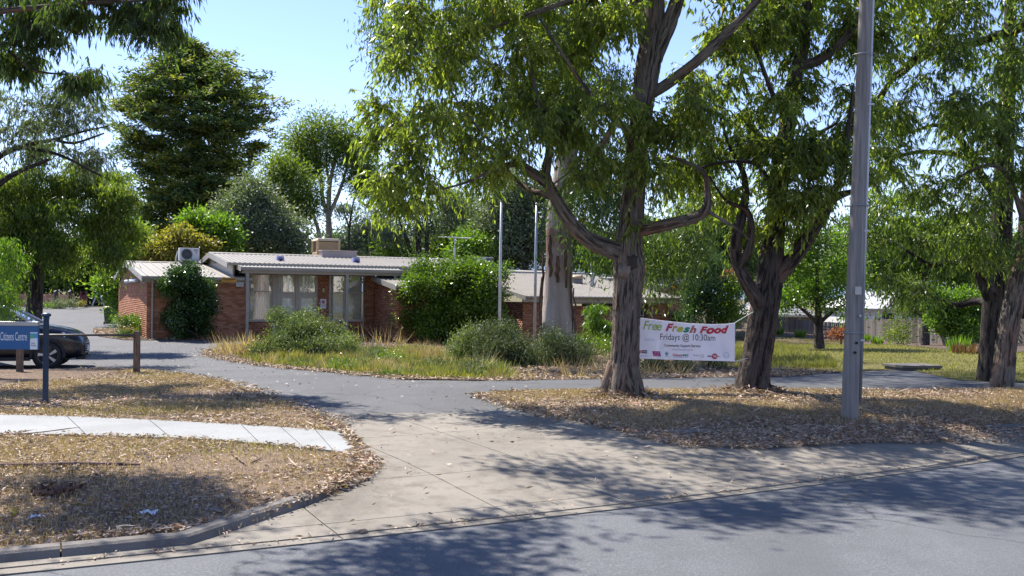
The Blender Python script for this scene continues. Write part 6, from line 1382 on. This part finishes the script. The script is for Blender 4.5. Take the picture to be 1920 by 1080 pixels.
# --- step ladder, picket fence, gate
M_lad = paint('ladder aluminium', (.5, .52, .55), .35, .5)
q = gp(184, 574); k = q.y/F; lad = empty('step_ladder', tuple(q), R(25), 'open silver A-frame ladder standing by the garden gate', 'ladder')
hl = 27*k; wl = 10.5*k
for sy in (-.25, .25):
    for s in (-1, 1): MB().hexa([(s*wl-.05, sy-.03, 0), (s*wl+.05, sy-.03, 0), (s*wl+.05, sy+.03, 0), (s*wl-.05, sy+.03, 0), (s*.06-.05, sy*.6-.03, hl), (s*.06+.05, sy*.6-.03, hl), (s*.06+.05, sy*.6+.03, hl), (s*.06-.05, sy*.6+.03, hl)]).build('leg', M_lad, lad)
for j in range(1, 5):
    f_ = j/5; x = -wl*(1-f_)-.06*f_; y_ = .25-.1*f_; MB().box(x-.04, x+.04, -y_, y_, hl*f_-.012, hl*f_+.012).build('step', M_lad, lad)
MB().box(-wl*.7, wl*.7, -.03, .0, hl*.27, hl*.27+.03).build('spreader', M_lad, lad); MB().box(-.14, .14, -.17, .17, hl, hl+.04).build('top_cap', M_lad, lad)
M_pink = paint('pink picket paint', (.58, .30, .21), .7, 0, .12); M_fpost = paint('grey fence post', (.07, .06, .065), .7)
A = gp(-40, 578); Bq = gp(141, 575); fl_ = empty('picket_fence', tuple(A), math.atan2(Bq.y-A.y, Bq.x-A.x), 'low salmon pink picket fence with dark posts behind the car park', 'fence')
LF = (Bq-A).length; hf = 25*Bq.y/F; pk = MB().prism([(0, 0, .05), (.075, 0, .05), (.075, 0, hf-.06), (.0375, 0, hf), (0, 0, hf-.06)], (0, 0, 0), (0, .02, 0)).mesh('picket'); pk.materials.append(M_pink)
for j in range(int(LF/.105)):
    o = link('picket', pk, None, fl_); o.location = (j*.105, 0, random.uniform(-.01, .01))
for z in (.3, hf-.3): MB().box(0, LF, .021, .06, z, z+.09).build('rail', M_pink, fl_)
for px_ in (-20, 68, 108, 142):
    x = (gp(px_, 576)-A).length; MB().hexa([(x-.14, -.08, -.2), (x+.14, -.08, -.2), (x+.14, .16, -.2), (x-.14, .16, -.2), (x-.14, -.08, hf+.22), (x+.14, -.08, hf+.22), (x+.14, .16, hf+.22), (x-.14, .16, hf+.22)]).prism([(x-.16, -.1, hf+.22), (x+.16, -.1, hf+.22), (x, -.1, hf+.34)], (0, 0, 0), (0, .28, 0)).build('post', M_fpost, fl_)
q = gp(151, 575.5); gt = empty('garden_gate', tuple(q), R(10), 'dark red metal garden gate between two posts beside the picket fence', 'gate'); M_gr = paint('gate red', (.16, .02, .025), .5)
k = q.y/F
for x in (0, 10.5): MB().box(x*k-.07, x*k+.07, -.07, .07, -.1, 30*k).build('gate_post', M_gr, gt)
for j in range(9): MB().box((j+1)*k-.015, (j+1)*k+.015, -.02, .02, .15, 23*k).build('bar', M_gr, gt)
for z in (.2, 10*k, 21*k): MB().box(0.08, 10*k, -.015, .015, z, z+.06).build('gate_rail', M_gr, gt)
q = P(220, 600, 74); q.z = Hs(q.x, q.y); o = empty('street_pole', tuple(q), 0, 'distant grey timber pole rising among the trees left of the cypress', 'pole'); MB().tube([(0, 0, 0), (0, 0, P(220, 426, 74).z-q.z)], [.16, .13], 10).build('shaft', M_tim, o)

# --- roof furniture
def W3(px_, py_, v0):
    a, b = ray(px_, py_); Y = (v0+C0.x*V[0]+C0.y*V[1])/(a*V[0]+V[1]); return Vector((a*Y, Y, EYE+b*Y))
M_acw = paint('air conditioner white', (.60, .60, .57), .45, 0, .06); M_beige = paint('cooler beige plastic', (.46, .32, .17), .6, 0, .12)
q = W3(354, 491, 7.3); ac = empty('air_conditioner', (q.x, q.y, q.z+.0), TH+R(2), 'white split system condenser on the left roof ridge with a round fan grille', 'air conditioner')
MB().box(-.46, .46, -.17, .2, .07, .66).build('case', M_acw, ac, bevel=.015)
for x in (-.36, .36): MB().box(x-.03, x+.03, -.22, .25, -.06, .069).build('foot', M_steel, ac)
MB().lathe([(.001, -.175), (.24, -.175), (.24, -.171)], (-.12, 0, .365), 28, 'Y').build('fan_recess', M_dark, ac)
g_ = MB()
for r_ in np.linspace(.05, .255, 7):
    pts_ = [(-.12+r_*math.cos(a), -.195, .365+r_*math.sin(a)) for a in np.linspace(0, 2*math.pi, 29)]; g_.tube(pts_, .006, 4, False)
for k in range(8): a = k*math.pi/4; g_.tube([(-.12, -.19, .365), (-.12+.25*math.cos(a), -.19, .365+.25*math.sin(a))], .006, 4)
g_.build('fan_grille', paint('grille grey', (.2, .2, .2), .5), ac)
MB().box(.2, .4, -.178, -.171, .5, .6).build('badge_panel', paint('panel grey', (.3, .31, .3), .5), ac); MB().box(.27, .36, -.178, -.171, .42, .45).build('label_plate', M_dark, ac)
MB().tube([(-.5, .1, .5), (-.58, .05, .2), (-.62, 0, -.08)], .03, 8).build('pipe', M_acw, ac)
def cooler(q, rz, w_, h_, lab):
    r = empty('evaporative_cooler', tuple(q), rz, lab, 'roof cooler'); n = 9
    MB().box(-w_, w_, -w_*.85, w_*.85, -.25, .1).build('base', M_beige, r, bevel=.02)
    for sx in (-1, 1):
        for sy in (-1, 1): MB().box(sx*w_*.93-.05, sx*w_*.93+.05, sy*w_*.8-.05, sy*w_*.8+.05, .1, h_-.12).build('corner_post', M_beige, r)
    MB().box(-w_*.86, w_*.86, -w_*.72, w_*.72, .1, h_-.13).build('filter_pad', paint('filter pad', (.14, .09, .045), .9), r)
    me = MB().hexa([(-w_*.88, -w_*.84, 0), (w_*.88, -w_*.84, 0), (w_*.88, -w_*.76, .03), (-w_*.88, -w_*.76, .03), (-w_*.88, -w_*.84, .03), (w_*.88, -w_*.84, .03), (w_*.88, -w_*.76, .06), (-w_*.88, -w_*.76, .06)]).mesh('louvre'); me.materials.append(M_beige)
    for j in range(n):
        for a in (0, R(-90), R(90)):
            o = link('louvre', me, None, r, (0, 0, .12+j*(h_-.3)/n)); o.rotation_euler = (0, 0, a)
    MB().hexa([(-w_*1.05, -w_*.92, h_-.13), (w_*1.05, -w_*.92, h_-.13), (w_*1.05, w_*.92, h_-.13), (-w_*1.05, w_*.92, h_-.13), (-w_*.9, -w_*.78, h_), (w_*.9, -w_*.78, h_), (w_*.9, w_*.78, h_), (-w_*.9, w_*.78, h_)]).build('lid', paint('cooler lid', (.55, .43, .28), .6), r, bevel=.03)
q = W3(611, 477, 6.6); cooler(q, TH, .58, .78, 'beige louvred evaporative cooler standing behind the main roof ridge')
q = W3(634, 482.5, 4.6); bx = empty('roof_duct_box', (q.x, q.y, q.z-.05), TH, 'long low pink-beige flashing box on the ridge in front of the cooler', 'roof box')
MB().box(-.86, .86, -.28, .28, 0, .33).build('case', paint('duct beige', (.46, .37, .32), .6), bx, bevel=.02); MB().box(-.9, .9, -.32, .32, .331, .365).build('lid', paint('duct lid', (.58, .49, .44), .6), bx, bevel=.01)
M_purp = paint('vent lilac', (.32, .32, .5), .4)
for (px_, py_, lab) in ((525.5, 491.5, 'small lilac roof vent on the main roof, the left of two'), (668, 494.5, 'small lilac roof vent on the main roof, the right of two below the cooler')):
    q = W3(px_, py_, 1.7); rv = empty('roof_vent', tuple(q), TH, lab, 'roof vent', 'lilac roof vents')
    MB().hexa([(-.17, -.1, -.03), (.17, -.1, -.03), (.17, .28, 0), (-.17, .28, 0), (-.15, -.07, .27), (.15, -.07, .27), (.15, .2, .27), (-.15, .2, .27)]).build('hood', M_purp, rv, bevel=.01)
    MB().lathe([(.001, -.118), (.04, -.118), (.04, -.1)], (0, 0, .1), 16, 'Y').build('motor', M_dark, rv); MB().lathe([(.07, -.112), (.095, -.118), (.095, -.09)], (0, 0, .1), 20, 'Y').build('guard', flat('guard blue', (.08, .08, .3)), rv)
q = W3(852, 489, 6.); an = empty('television_aerial', tuple(q), TH, 'television aerial on a white pipe mast above the main roof', 'aerial'); k = 52.4/F
MB().tube([(0, 0, -.3), (0, 0, 24*k)], .055, 10).build('mast', M_acw, an); MB().tube([(0, 0, 24*k), (0, 0, 47*k)], .028, 8).build('upper_mast', M_steel, an); MB().tube([(-27*k*1.1, 0, 44*k), (28*k*1.1, 0, 43*k)], .022, 6).build('boom', M_steel, an)
for x in np.linspace(-26, 26, 9): MB().tube([(x*k*1.1, -.35, 44*k), (x*k*1.1, .35, 44*k)], .01, 4).build('element', M_steel, an)
q = W3(906, 501, 1.2); ac2 = empty('air_conditioner', (q.x, q.y, q.z-.02), TH+R(12), 'pale air conditioner with a dark square grille at the right end of the main roof', 'air conditioner')
MB().box(-.36, .42, -.25, .25, .03, .5).build('case', M_acw, ac2, bevel=.012); MB().box(-.02, .39, -.258, -.251, .06, .47).build('coil', M_dark, ac2)
for j in range(6): MB().box(-.02+j*.08, -.008+j*.08, -.27, -.259, .06, .47).build('grille_bar', M_steel, ac2)
for j in range(5): MB().box(-.02, .39, -.285, -.272, .08+j*.09, .09+j*.09).build('grille_bar', M_steel, ac2)
for x in (-.3, .36): MB().box(x-.03, x+.03, -.2, .2, -.2, .029).build('foot', M_steel, ac2)
q = W3(1110.5, 531, 1.); pv = empty('flue_pipe', tuple(q), TH, 'short grey flue pipe with a round cap on the right wing roof', 'flue'); MB().lathe([(.1, -.15), (.1, .43)], n=14).build('pipe', M_steel, pv, True); MB().lathe([(.1, .40), (.16, .43), (.16, .48), (.1, .51), (.001, .515)], n=16).build('cap', paint('flue cap', (.45, .49, .55), .4, .3), pv, True)
q = W3(1082, 527, 2.5); dm = empty('roof_cowl', tuple(q), TH, 'low beige cowl on the right wing roof beside the smooth gum', 'roof cowl'); MB().lathe([(.3, -.1), (.3, .1), (.26, .13)], n=18).build('collar', M_roof, dm, True); MB().lathe([(.33, .12), (.36, .2), (.3, .27), (.001, .3)], n=20).build('dome', M_beige, dm, True)
q = W3(1108, 515, 9); vp = empty('vent_pipe', tuple(q), 0, 'thin white vent pipe on the roof behind the flue', 'pipe'); MB().tube([(0, 0, -.2), (0, 0, .6)], .035, 8).build('pipe', M_acw, vp); MB().lathe([(.05, .6), (.06, .62), (.001, .68)], n=10).build('cap', M_acw, vp)
# signs fixed to the building
def wsign(name, lab, s, v, z0, z1, w_, m):
    q = W(s, v, z0); r = empty(name, tuple(q), TH, lab, 'sign'); MB().box(0, w_, -.012, 0, 0, z1-z0).build('plate', m, r); return r
def put(r, me, x, z, w_, h_, m, off=.014, name='lettering'):
    a = verts(me); lo, hi = a.min(0), a.max(0); setv(me, np.c_[x+(a[:, 0]-lo[0])/(hi[0]-lo[0])*w_, np.full(len(a), -off), z+(a[:, 1]-lo[1])/(hi[1]-lo[1])*h_]); link(name, me, m, r)
r_ = wsign('no_smoking_sign', 'small white no smoking sign on the brick pier beside the glazed doors', 7.31, .785, .98, 1.40, .26, M_sw)
put(r_, disc(1, .78), .05, .21, .16, .16, MC['red'], name='symbol'); put(r_, qd(0, 1, 0, 1, .7), .07, .24, .12, .10, MC['red'], .016, 'symbol'); put(r_, qd(0, 1, 0, 1), .08, .275, .1, .025, MC['ink'], .015, 'symbol'); put(r_, text_mesh('NO SMOKING', 1, 0, .02), .03, .13, .2, .035, MC['ink']); put(r_, text_mesh('thank you', 1, 0, 0), .06, .06, .14, .035, MC['grey'])
r_ = wsign('warning_sign', 'orange yellow notice on the fascia at the right end of the left block', 2.86, -.31, 2.07, 2.27, .6, paint('orange sign', (.62, .29, .02), .5, 0, .2, 12)); put(r_, qd(0, 1, 0, 1), .04, .11, .5, .035, MC['ink'], .014, 'print_line'); put(r_, qd(0, 1, 0, 1), .06, .05, .4, .02, flat('orange print', (.35, .14, .02)), .014, 'print_line')
r_ = wsign('notice_sign', 'small white notice under the orange sign at the right end of the left block', 3.5, -.06, 1.90, 2.08, .3, M_sw); put(r_, qd(0, 1, 0, 1), .03, .1, .23, .02, MC['grey'], .014, 'print_line'); put(r_, qd(0, 1, 0, 1), .03, .05, .2, .015, MC['grey'], .014, 'print_line')

# --- paling fence and houses beyond the lawn
t = NT('grey paling timber'); oi = t.n('ObjectInfo').outputs['Random']; n_ = t.noise(t.co('World', (1, 1, .15)), 20, 4); a = t.ramp(oi, [(0, (.12, .10, .088)), (.5, (.20, .175, .155)), (1, (.29, .26, .235))]); t.base(t.mix(t.math('MULTIPLY', n_, .5), a, (.09, .075, .065)), .9, .15); M_pal = t.m
def paling(p0, p1, hh, lab):
    r = empty('paling_fence', tuple(p0), math.atan2(p1.y-p0.y, p1.x-p0.x), lab, 'fence'); L = math.hypot(p1.x-p0.x, p1.y-p0.y); dz = p1.z-p0.z
    me = MB().box(0, .104, -.012, .012, -.2, hh).mesh('paling'); me.materials.append(M_pal); n = int(L/.125)
    for j in range(n):
        o = link('paling', me, None, r, (j*.125, random.uniform(-.008, .008), dz*j/n+random.uniform(-.02, .02)))
    for z in (.35, hh-.35): MB().hexa([(0, .02, z), (L, .02, z+dz), (L, .07, z+dz), (0, .07, z), (0, .02, z+.09), (L, .02, z+dz+.09), (L, .07, z+dz+.09), (0, .07, z+.09)]).build('rail', M_pal, r)
fa = gp(1615, 636); fb = gp(1765, 645); hfen = 39*fb.y/F; ext_ = fb+(fb-fa)*1.2; ext_.z = Hs(ext_.x, ext_.y); fa0 = fa-(fb-fa)*.15
paling(fa0, ext_, 37*fa.y/F, 'weathered grey paling fence right of the power pole')
fc = gp(1452, 622); fd = gp(1590, 634); paling(fc, fd, 26*fc.y/F, 'lower weathered paling fence behind the small lawn tree')
def house(name, lab, px0, px1, pye, pyr, pyb, Y, roofm, wallm, dep=9.):
    a = P(px0, pye, Y); b = P(px1, pye, Y); r = P((px0+px1)/2, pyr, Y+dep*.5); g = Hs(a.x, Y); zb_ = min(g, P(px0, pyb, Y).z)-.3
    L = b.x-a.x; ho = empty(name, (a.x, a.y, zb_), 0, lab, 'house'); e = a.z-zb_; rz = r.z-zb_
    MB().box(.4, L-.4, .5, dep-.5, 0, e).build('wall', wallm, ho)
    rf = MB().hexa([(0, 0, e), (L, 0, e), (L, dep, e), (0, dep, e), (L*.0+1.5, dep*.5-.05, rz), (L-1.5, dep*.5-.05, rz), (L-1.5, dep*.5+.05, rz), (1.5, dep*.5+.05, rz)]).build('roof', roofm, ho)
    MB().box(-.05, L+.05, -.12, -.005, e-.16, e-.01).build('gutter', M_gutter, ho)
    return ho, L, e
ho, L, e = house('white_house', 'pale house with white hip roof behind the right paling fence', 1600, 1900, 578, 548, 640, 76, paint('white sheet roof', (.62, .60, .58), .4), paint('house cream wall', (.62, .62, .60), .8))
for x in (2.4, 5.6): 
    w_ = MB().box(x, x+.9, .44, .499, e-1.6, e-.35).build('window', flat('window trim', (.03, .09, .1)), ho); MB().box(x+.06, x+.84, .425, .435, e-1.54, e-.41).build('pane', M_dark, w_)
ho, L, e = house('tiled_house', 'grey tiled house roof showing behind the lawn tree', 1405, 1540, 590, 562, 640, 82, paint('grey tiles', (.22, .21, .21), .7), paint('dark brick house', (.16, .12, .1), .9))
me = MB().box(0, 1, -.01, .03, 0, .03).mesh('tile_course'); me.materials.append(paint('grey tiles', (.22, .21, .21), .7))
rt = P(1470, 562, 86.5).z-ho.location.z
for j in range(7):
    f_ = j/7; o = link('tile_course', me, None, ho, (1.5*f_+.05, 4.45*f_-.02, e+(rt-e)*f_+.02)); o.scale = (L-3*f_-.1, 1, 1)

# --- cars
def car(lab, nose, heading, paintm, Lc=4.45, glassc=None):
    """five-door crossover; origin at the middle of the ground under the nose, x pointing forward"""
    r = empty('parked_car', tuple(nose), heading, lab, 'car', 'cars parked at the left'); r.scale = (1.0, 1.0, 1.0)
    st = np.array([0, -.06, -.18, -.45, -.9, -1.25, -1.55, -1.95, -2.4, -3.0, -3.6, -4.0, -4.25, -4.42, -4.48])
    st = st*(Lc/4.48)
    hood = np.array([.62, .74, .83, .92, .98, 1.02, 1.05, 1.06, 1.07, 1.07, 1.07, 1.07, 1.05, .98, .8])
    wid = np.array([.60, .72, .80, .86, .89, .90, .90, .90, .90, .90, .90, .89, .86, .80, .7])
    low = np.array([.34, .27, .24, .22, .21, .21, .21, .21, .21, .21, .21, .22, .25, .3, .36])
    V_ = []; 
    m = 15
    for x, h, w_, l in zip(st, hood, wid, low):
        pr = [(0, l), (w_*.8, l), (w_*.95, l+.05), (w_*1.0, l+.18), (w_*.985, l+(h-l)*.5), (w_*1.0, l+(h-l)*.74), (w_*.95, h-.07), (w_*.84, h-.012), (w_*.45, h+.015), (0, h+.02)]
        ring = [(x, -y, z) for y, z in pr]+[(x, y, z) for y, z in reversed(pr[1:-1])]
        V_ += ring
    k = len(ring); F_ = []
    for i in range(len(st)-1):
        for j in range(k): F_.append((i*k+j, i*k+(j+1) % k, (i+1)*k+(j+1) % k, (i+1)*k+j))
    F_.append(tuple(range(k))); F_.append(tuple((len(st)-1)*k+j for j in reversed(range(k))))
    me = bpy.data.meshes.new('body'); me.from_pydata(V_, [], F_)
    for p in me.polygons: p.use_smooth = True
    o = link('body', me, paintm, r); s_ = o.modifiers.new('s', 'SUBSURF'); s_.levels = s_.render_levels = 2
    # cabin: glasshouse with pillars and roof
    gx = [-1.28, -2.05, -3.3, -4.15]; gz = [1.04, 1.47, 1.49, 1.08]; gw = [.80, .60, .60, .72]
    G = MB()
    s = Lc/4.48
    bot = [(-1.22*s, .78), (-4.22*s, .74)]; topp = [(-2.05*s, .585), (-3.55*s, .57)]
    zb, zt = 1.03, 1.46
    c = [(bot[0][0], -bot[0][1], zb), (bot[0][0], bot[0][1], zb), (bot[1][0], bot[1][1], zb), (bot[1][0], -bot[1][1], zb), (topp[0][0], -topp[0][1], zt), (topp[0][0], topp[0][1], zt), (topp[1][0], topp[1][1], zt), (topp[1][0], -topp[1][1], zt)]
    G.hexa(c).build('window', M_cgl, r)
    c = [Vector(p) for p in c]
    MB().hexa([c[4]+Vector((.06, -.03, -.02)), c[5]+Vector((.06, .03, -.02)), c[6]+Vector((-.1, .03, -.02)), c[7]+Vector((-.1, -.03, -.02)), c[4]+Vector((-.1, .06, .05)), c[5]+Vector((-.1, -.06, .05)), c[6]+Vector((.1, -.06, .045)), c[7]+Vector((.1, .06, .045))]).build('roof', paintm, r, bevel=.03)
    M_chr = paint('satin trim', (.5, .5, .52), .3, .6)
    for sg_ in (-1, 1):
        a, b = (c[0], c[4]) if sg_ < 0 else (c[1], c[5]); MB().tube([a+Vector((.02, sg_*.012, 0)), (a+b)/2+Vector((0, sg_*.016, .01)), b+Vector((-.02, sg_*.01, .01))], .035, 8).build('pillar', M_chr, r, True)
        a, b = (c[3], c[7]) if sg_ < 0 else (c[2], c[6]); MB().tube([a, b], .05, 8).build('pillar', paintm, r, True)
        MB().tube([(-2.75*s, sg_*.775, 1.05), (-2.72*s, sg_*.6, 1.45)], .035, 6).build('pillar', M_dark, r)
        MB().tube([(-1.2*s, sg_*.80, 1.045), (-4.2*s, sg_*.77, 1.05)], .014, 6).build('belt_trim', M_chr, r)
        m_ = MB().hexa([(-1.62*s, sg_*.88, 1.02), (-1.42*s, sg_*.9, 1.02), (-1.42*s, sg_*1.06, 1.04), (-1.6*s, sg_*1.06, 1.04), (-1.62*s, sg_*.88, 1.14), (-1.46*s, sg_*.9, 1.14), (-1.46*s, sg_*1.06, 1.15), (-1.6*s, sg_*1.06, 1.15)]).build('mirror', paintm, r, bevel=.03)
        for wx in (-.84*s, -3.55*s):
            wh = empty('wheel', (0, 0, 0)); wh.parent = r; wh.location = (wx, sg_*.80, .34)
            MB().lathe([(.235, -.1), (.30, -.105), (.335, -.08), (.342, 0), (.335, .08), (.30, .105), (.235, .1)], n=32, axis='Y').build('tyre', M_rub, wh, True)
            y_ = sg_*.085; rim = MB().lathe([(.215, y_*.6), (.238, y_), (.242, y_*1.05), (.235, -y_)], n=32, axis='Y')
            rim.build('rim', M_chr, wh, True)
            MB().lathe([(.001, y_*.5), (.225, y_*.5)], n=24, axis='Y').build('brake_disc', M_dark, wh)
            for q5 in range(5):
                a0 = q5*2*math.pi/5+.3
                pt = lambda rr, da, yy: (rr*math.cos(a0+da), yy, rr*math.sin(a0+da))
                MB().hexa([pt(.04, -.5, y_*.75), pt(.04, .5, y_*.75), pt(.236, .42, y_*.8), pt(.236, .06, y_*.8), pt(.04, -.5, y_*1.08), pt(.04, .5, y_*1.08), pt(.236, .42, y_*1.05), pt(.236, .06, y_*1.05)]).build('spoke', M_chr, wh)
            MB().lathe([(.001, y_*1.12), (.05, y_*1.1), (.055, y_*.8)], n=14, axis='Y').build('hub_cap', M_dark, wh)
            arch = [(wx+(.385)*math.cos(a), sg_*.885, .34+.385*math.sin(a)) for a in np.linspace(-.25, math.pi+.25, 20)]
            MB().tube(arch, .042, 8).build('wheel_arch', M_rub, r, True)
            MB().lathe([(.001, 0), (.375, 0), (.375, -sg_*.05)], (wx, sg_*.872, .34), 28, 'Y').build('wheel_well', M_dark, r)
        hl_ = MB().hexa([(-.10, sg_*.44, .68), (-.45, sg_*.862, .74), (-.5, sg_*.80, .74), (-.2, sg_*.44, .68), (-.13, sg_*.44, .79), (-.50, sg_*.85, .86), (-.55, sg_*.78, .86), (-.22, sg_*.44, .79)])
        hl_.build('headlight', M_hl, r, bevel=.015)
        MB().hexa([(-4.42*s, sg_*.5, .85), (-4.2*s, sg_*.87, .85), (-4.15*s, sg_*.8, .85), (-4.3*s, sg_*.5, .85), (-4.42*s, sg_*.5, .98), (-4.2*s, sg_*.85, .98), (-4.15*s, sg_*.8, .98), (-4.3*s, sg_*.5, .98)]).build('tail_light', flat('tail red', (.3, .01, .01), .2), r)
        for j in range(3): MB().box(-.30, -.18, sg_*.70-.05, sg_*.70+.12, .36+j*.09, .385+j*.09).build('grille_fin', M_chr, r)
        MB().box(-1.95*s, -1.75*s, sg_*.905-.01, sg_*.905+.012, .86, .885).build('handle', paintm, r)
        MB().box(-3.2*s, -1.25*s, sg_*.88-.03, sg_*.88+.035, .2, .29).build('sill_trim', M_rub, r, bevel=.01)
        MB().tube([(-2.42*s, sg_*.902, .35), (-2.42*s, sg_*.906, .7), (-2.42*s, sg_*.90, 1.03)], .004, 4).build('door_seam', M_dark, r)
    MB().box(-.10, .012, -.5, .5, .36, .62).build('grille', M_dark, r, bevel=.03)
    for j in range(5): MB().box(.005, .025, -.48, .48, .39+j*.05, .405+j*.05).build('grille_bar', M_chr, r)
    MB().box(.02, .035, -.19, .19, .42, .53).build('number_plate', M_sw, r)
    MB().box(-.2, .03, -.66, .66, .22, .30).build('bumper_lip', M_rub, r, bevel=.02)
    for ch in r.children:
        if ch.type == 'MESH' and not ch.name.startswith('wheel'):
            for v_ in ch.data.vertices:
                if v_.co.z > .4: v_.co.z = .4+(v_.co.z-.4)*1.16
    return r
t = NT('car glass'); t.base((.015, .02, .024), .04, .8); M_cgl = t.m
t = NT('headlight'); t.base((.5, .53, .56), .12, .6, .4); M_hl = t.m
def carpaint(n_, c):
    t = NT(n_); t.base(c, .3, .5, .15); t.b.inputs['Coat Weight'].default_value = .3; t.b.inputs['Coat Roughness'].default_value = .05
    nz = t.noise(t.co('World'), 3, 4); t.l(t.ramp(nz, [(.4, (.22,)*3), (.7, (.42,)*3)]), t.b.inputs['Roughness']); return t.m
q = gp(146, 688); q = Vector((q.x, q.y+.55, 0)); q.z = Hs(q.x, q.y)
car('black crossover parked nose toward the driveway behind the blue sign', q, R(17), carpaint('black car paint', (.006, .006, .012)))
q = gp(84, 645); q = P(84, 645, 30.5); q.z = Hs(q.x, q.y)+.0
car('bright blue car parked on the far side of the black one, only its bonnet showing', q, R(17), carpaint('blue car paint', (.01, .04, .42)))

# --- dropped things on the verge
M_bs = barkmat('fallen bark', (.12, .07, .055), (.24, .155, .125), (.36, .26, .22), 40, 3, .008)
def stick(lab, pts, rad, name='fallen_branch', m=None):
    P_ = [gp(*p) for p in pts]; o = empty(name, tuple(P_[0]), 0, lab, 'branch')
    w = Wood(); w.limb([p-P_[0]+Vector((0, 0, rad*.9+.02)) for p in P_], [rad]*(len(P_)-1)+[rad*.4], 8, 6, .08, .06); link('wood', w.mesh('wood'), m or M_bs, o); return o
stick('long straight fallen pinkish branch across the near left verge', [(-40, 881), (60, 880), (160, 878), (262, 879)], .022)
stick('thin dark stick lying along the front edge of the pale footpath', [(0, 822), (60, 818), (110, 812), (150, 806)], .012)
stick('thin fallen stick pointing up from the pale footpath edge', [(130, 836), (165, 830), (195, 820)], .008)
stick('short forked twig in the sunny middle of the left verge', [(435, 856), (450, 868), (462, 878)], .009); stick('short twig leaning the other way in the middle of the left verge', [(470, 873), (482, 868), (492, 863)], .007)
stick('small pale stick on the far side of the left verge beside the sign post', [(60, 757), (95, 755), (120, 757)], .012); stick('thin stick across the dry grass right of the sign post', [(135, 747), (165, 748), (195, 748)], .008)
def curl_bark(lab, pts, wd):
    P_ = [gp(*p) for p in pts]; o = empty('bark_strip', tuple(P_[0]), 0, lab, 'bark'); v = []; f = []; n = 14; m = 7
    for i in range(n+1):
        t_ = i/n*(len(P_)-1); j = min(int(t_), len(P_)-2); p = P_[j].lerp(P_[j+1], t_-j)-P_[0]; d = (P_[j+1]-P_[j]).normalized(); s_ = Vector((-d.y, d.x, 0)); w_ = wd*(.5+.6*math.sin(math.pi*(i+1.5)/(n+3)))
        for k in range(m+1):
            a = (k/m-.5)*3.4; v.append(tuple(p+s_*w_*math.sin(a)*.6+Vector((0, 0, .03+w_*.6*(1-math.cos(a))*.8))))
    for i in range(n):
        for k in range(m): f.append((i*(m+1)+k, i*(m+1)+k+1, (i+1)*(m+1)+k+1, (i+1)*(m+1)+k))
    link('strip', npmesh('strip', np.array(v), [np.array(f)], smooth=True), M_bs, o); return o
curl_bark('curled reddish bark sheet on the near left verge, the lower longer one', [(62, 938), (95, 937), (130, 929), (155, 918)], .09)
curl_bark('pale upright curl of bark just above the reddish sheet at the left', [(62, 932), (80, 925), (102, 912)], .06)
curl_bark('pale bark curl in the shaded middle of the left verge', [(172, 886), (185, 896), (196, 906)], .035)
M_paper = flat('crumpled paper', (.75, .76, .78))
def paper(lab, px_, py_, s_):
    p = gp(px_, py_); o = empty('paper_scrap', tuple(p), 0, lab, 'paper'); n = 6; xs_, ys_ = np.meshgrid(np.linspace(-1, 1, n), np.linspace(-1, 1, n)); z = .03+.03*rng.random(n*n)
    i = np.arange((n-1)*n).reshape(-1, n)[:, :-1].ravel(); link('scrap', npmesh('scrap', np.c_[xs_.ravel()*s_+rng.normal(0, .006, n*n), ys_.ravel()*s_*.8+rng.normal(0, .006, n*n), z], [np.c_[i, i+1, i+n+1, i+n]]), M_paper, o)
paper('white crumpled paper scrap near the left kerb, the bigger one', 281, 971, .055); paper('small white paper scrap near the left kerb at the far left', 70, 979, .035)
def rock(lab, px_, py_, s_, m):
    p = gp(px_, py_); o = empty('stone', tuple(p), 0, lab, 'stone'); bm = bmesh.new(); bmesh.ops.create_icosphere(bm, subdivisions=2, radius=s_)
    for v in bm.verts: v.co *= 1+random.uniform(-.18, .18); v.co.z *= .6
    me = bpy.data.meshes.new('stone'); bm.to_mesh(me); bm.free(); link('body', me, m, o, (0, 0, s_*.4))
rock('small brown stone in the gutter below the crossover', 680, 1001, .035, paint('brown stone', (.2, .14, .1), .9)); rock('pale stone on the left verge near the kerb', 404, 963, .05, M_kerb)
# dandelion heads, each its own little plant
for x, y, lab in ((243, 957, 'yellow dandelion left of the bigger white paper scrap'), (278, 952, 'yellow dandelion just above the bigger white paper scrap'), (18, 969, 'yellow dandelion nearest the left edge of the verge'), (262, 975, 'yellow dandelion below and left of the bigger paper scrap')):
    tuft('yellow_flower', lab, [(x, y, .025)], .06, .03, L_gold, 9, 'flower', 'dandelions near the left kerb', lean=1.)
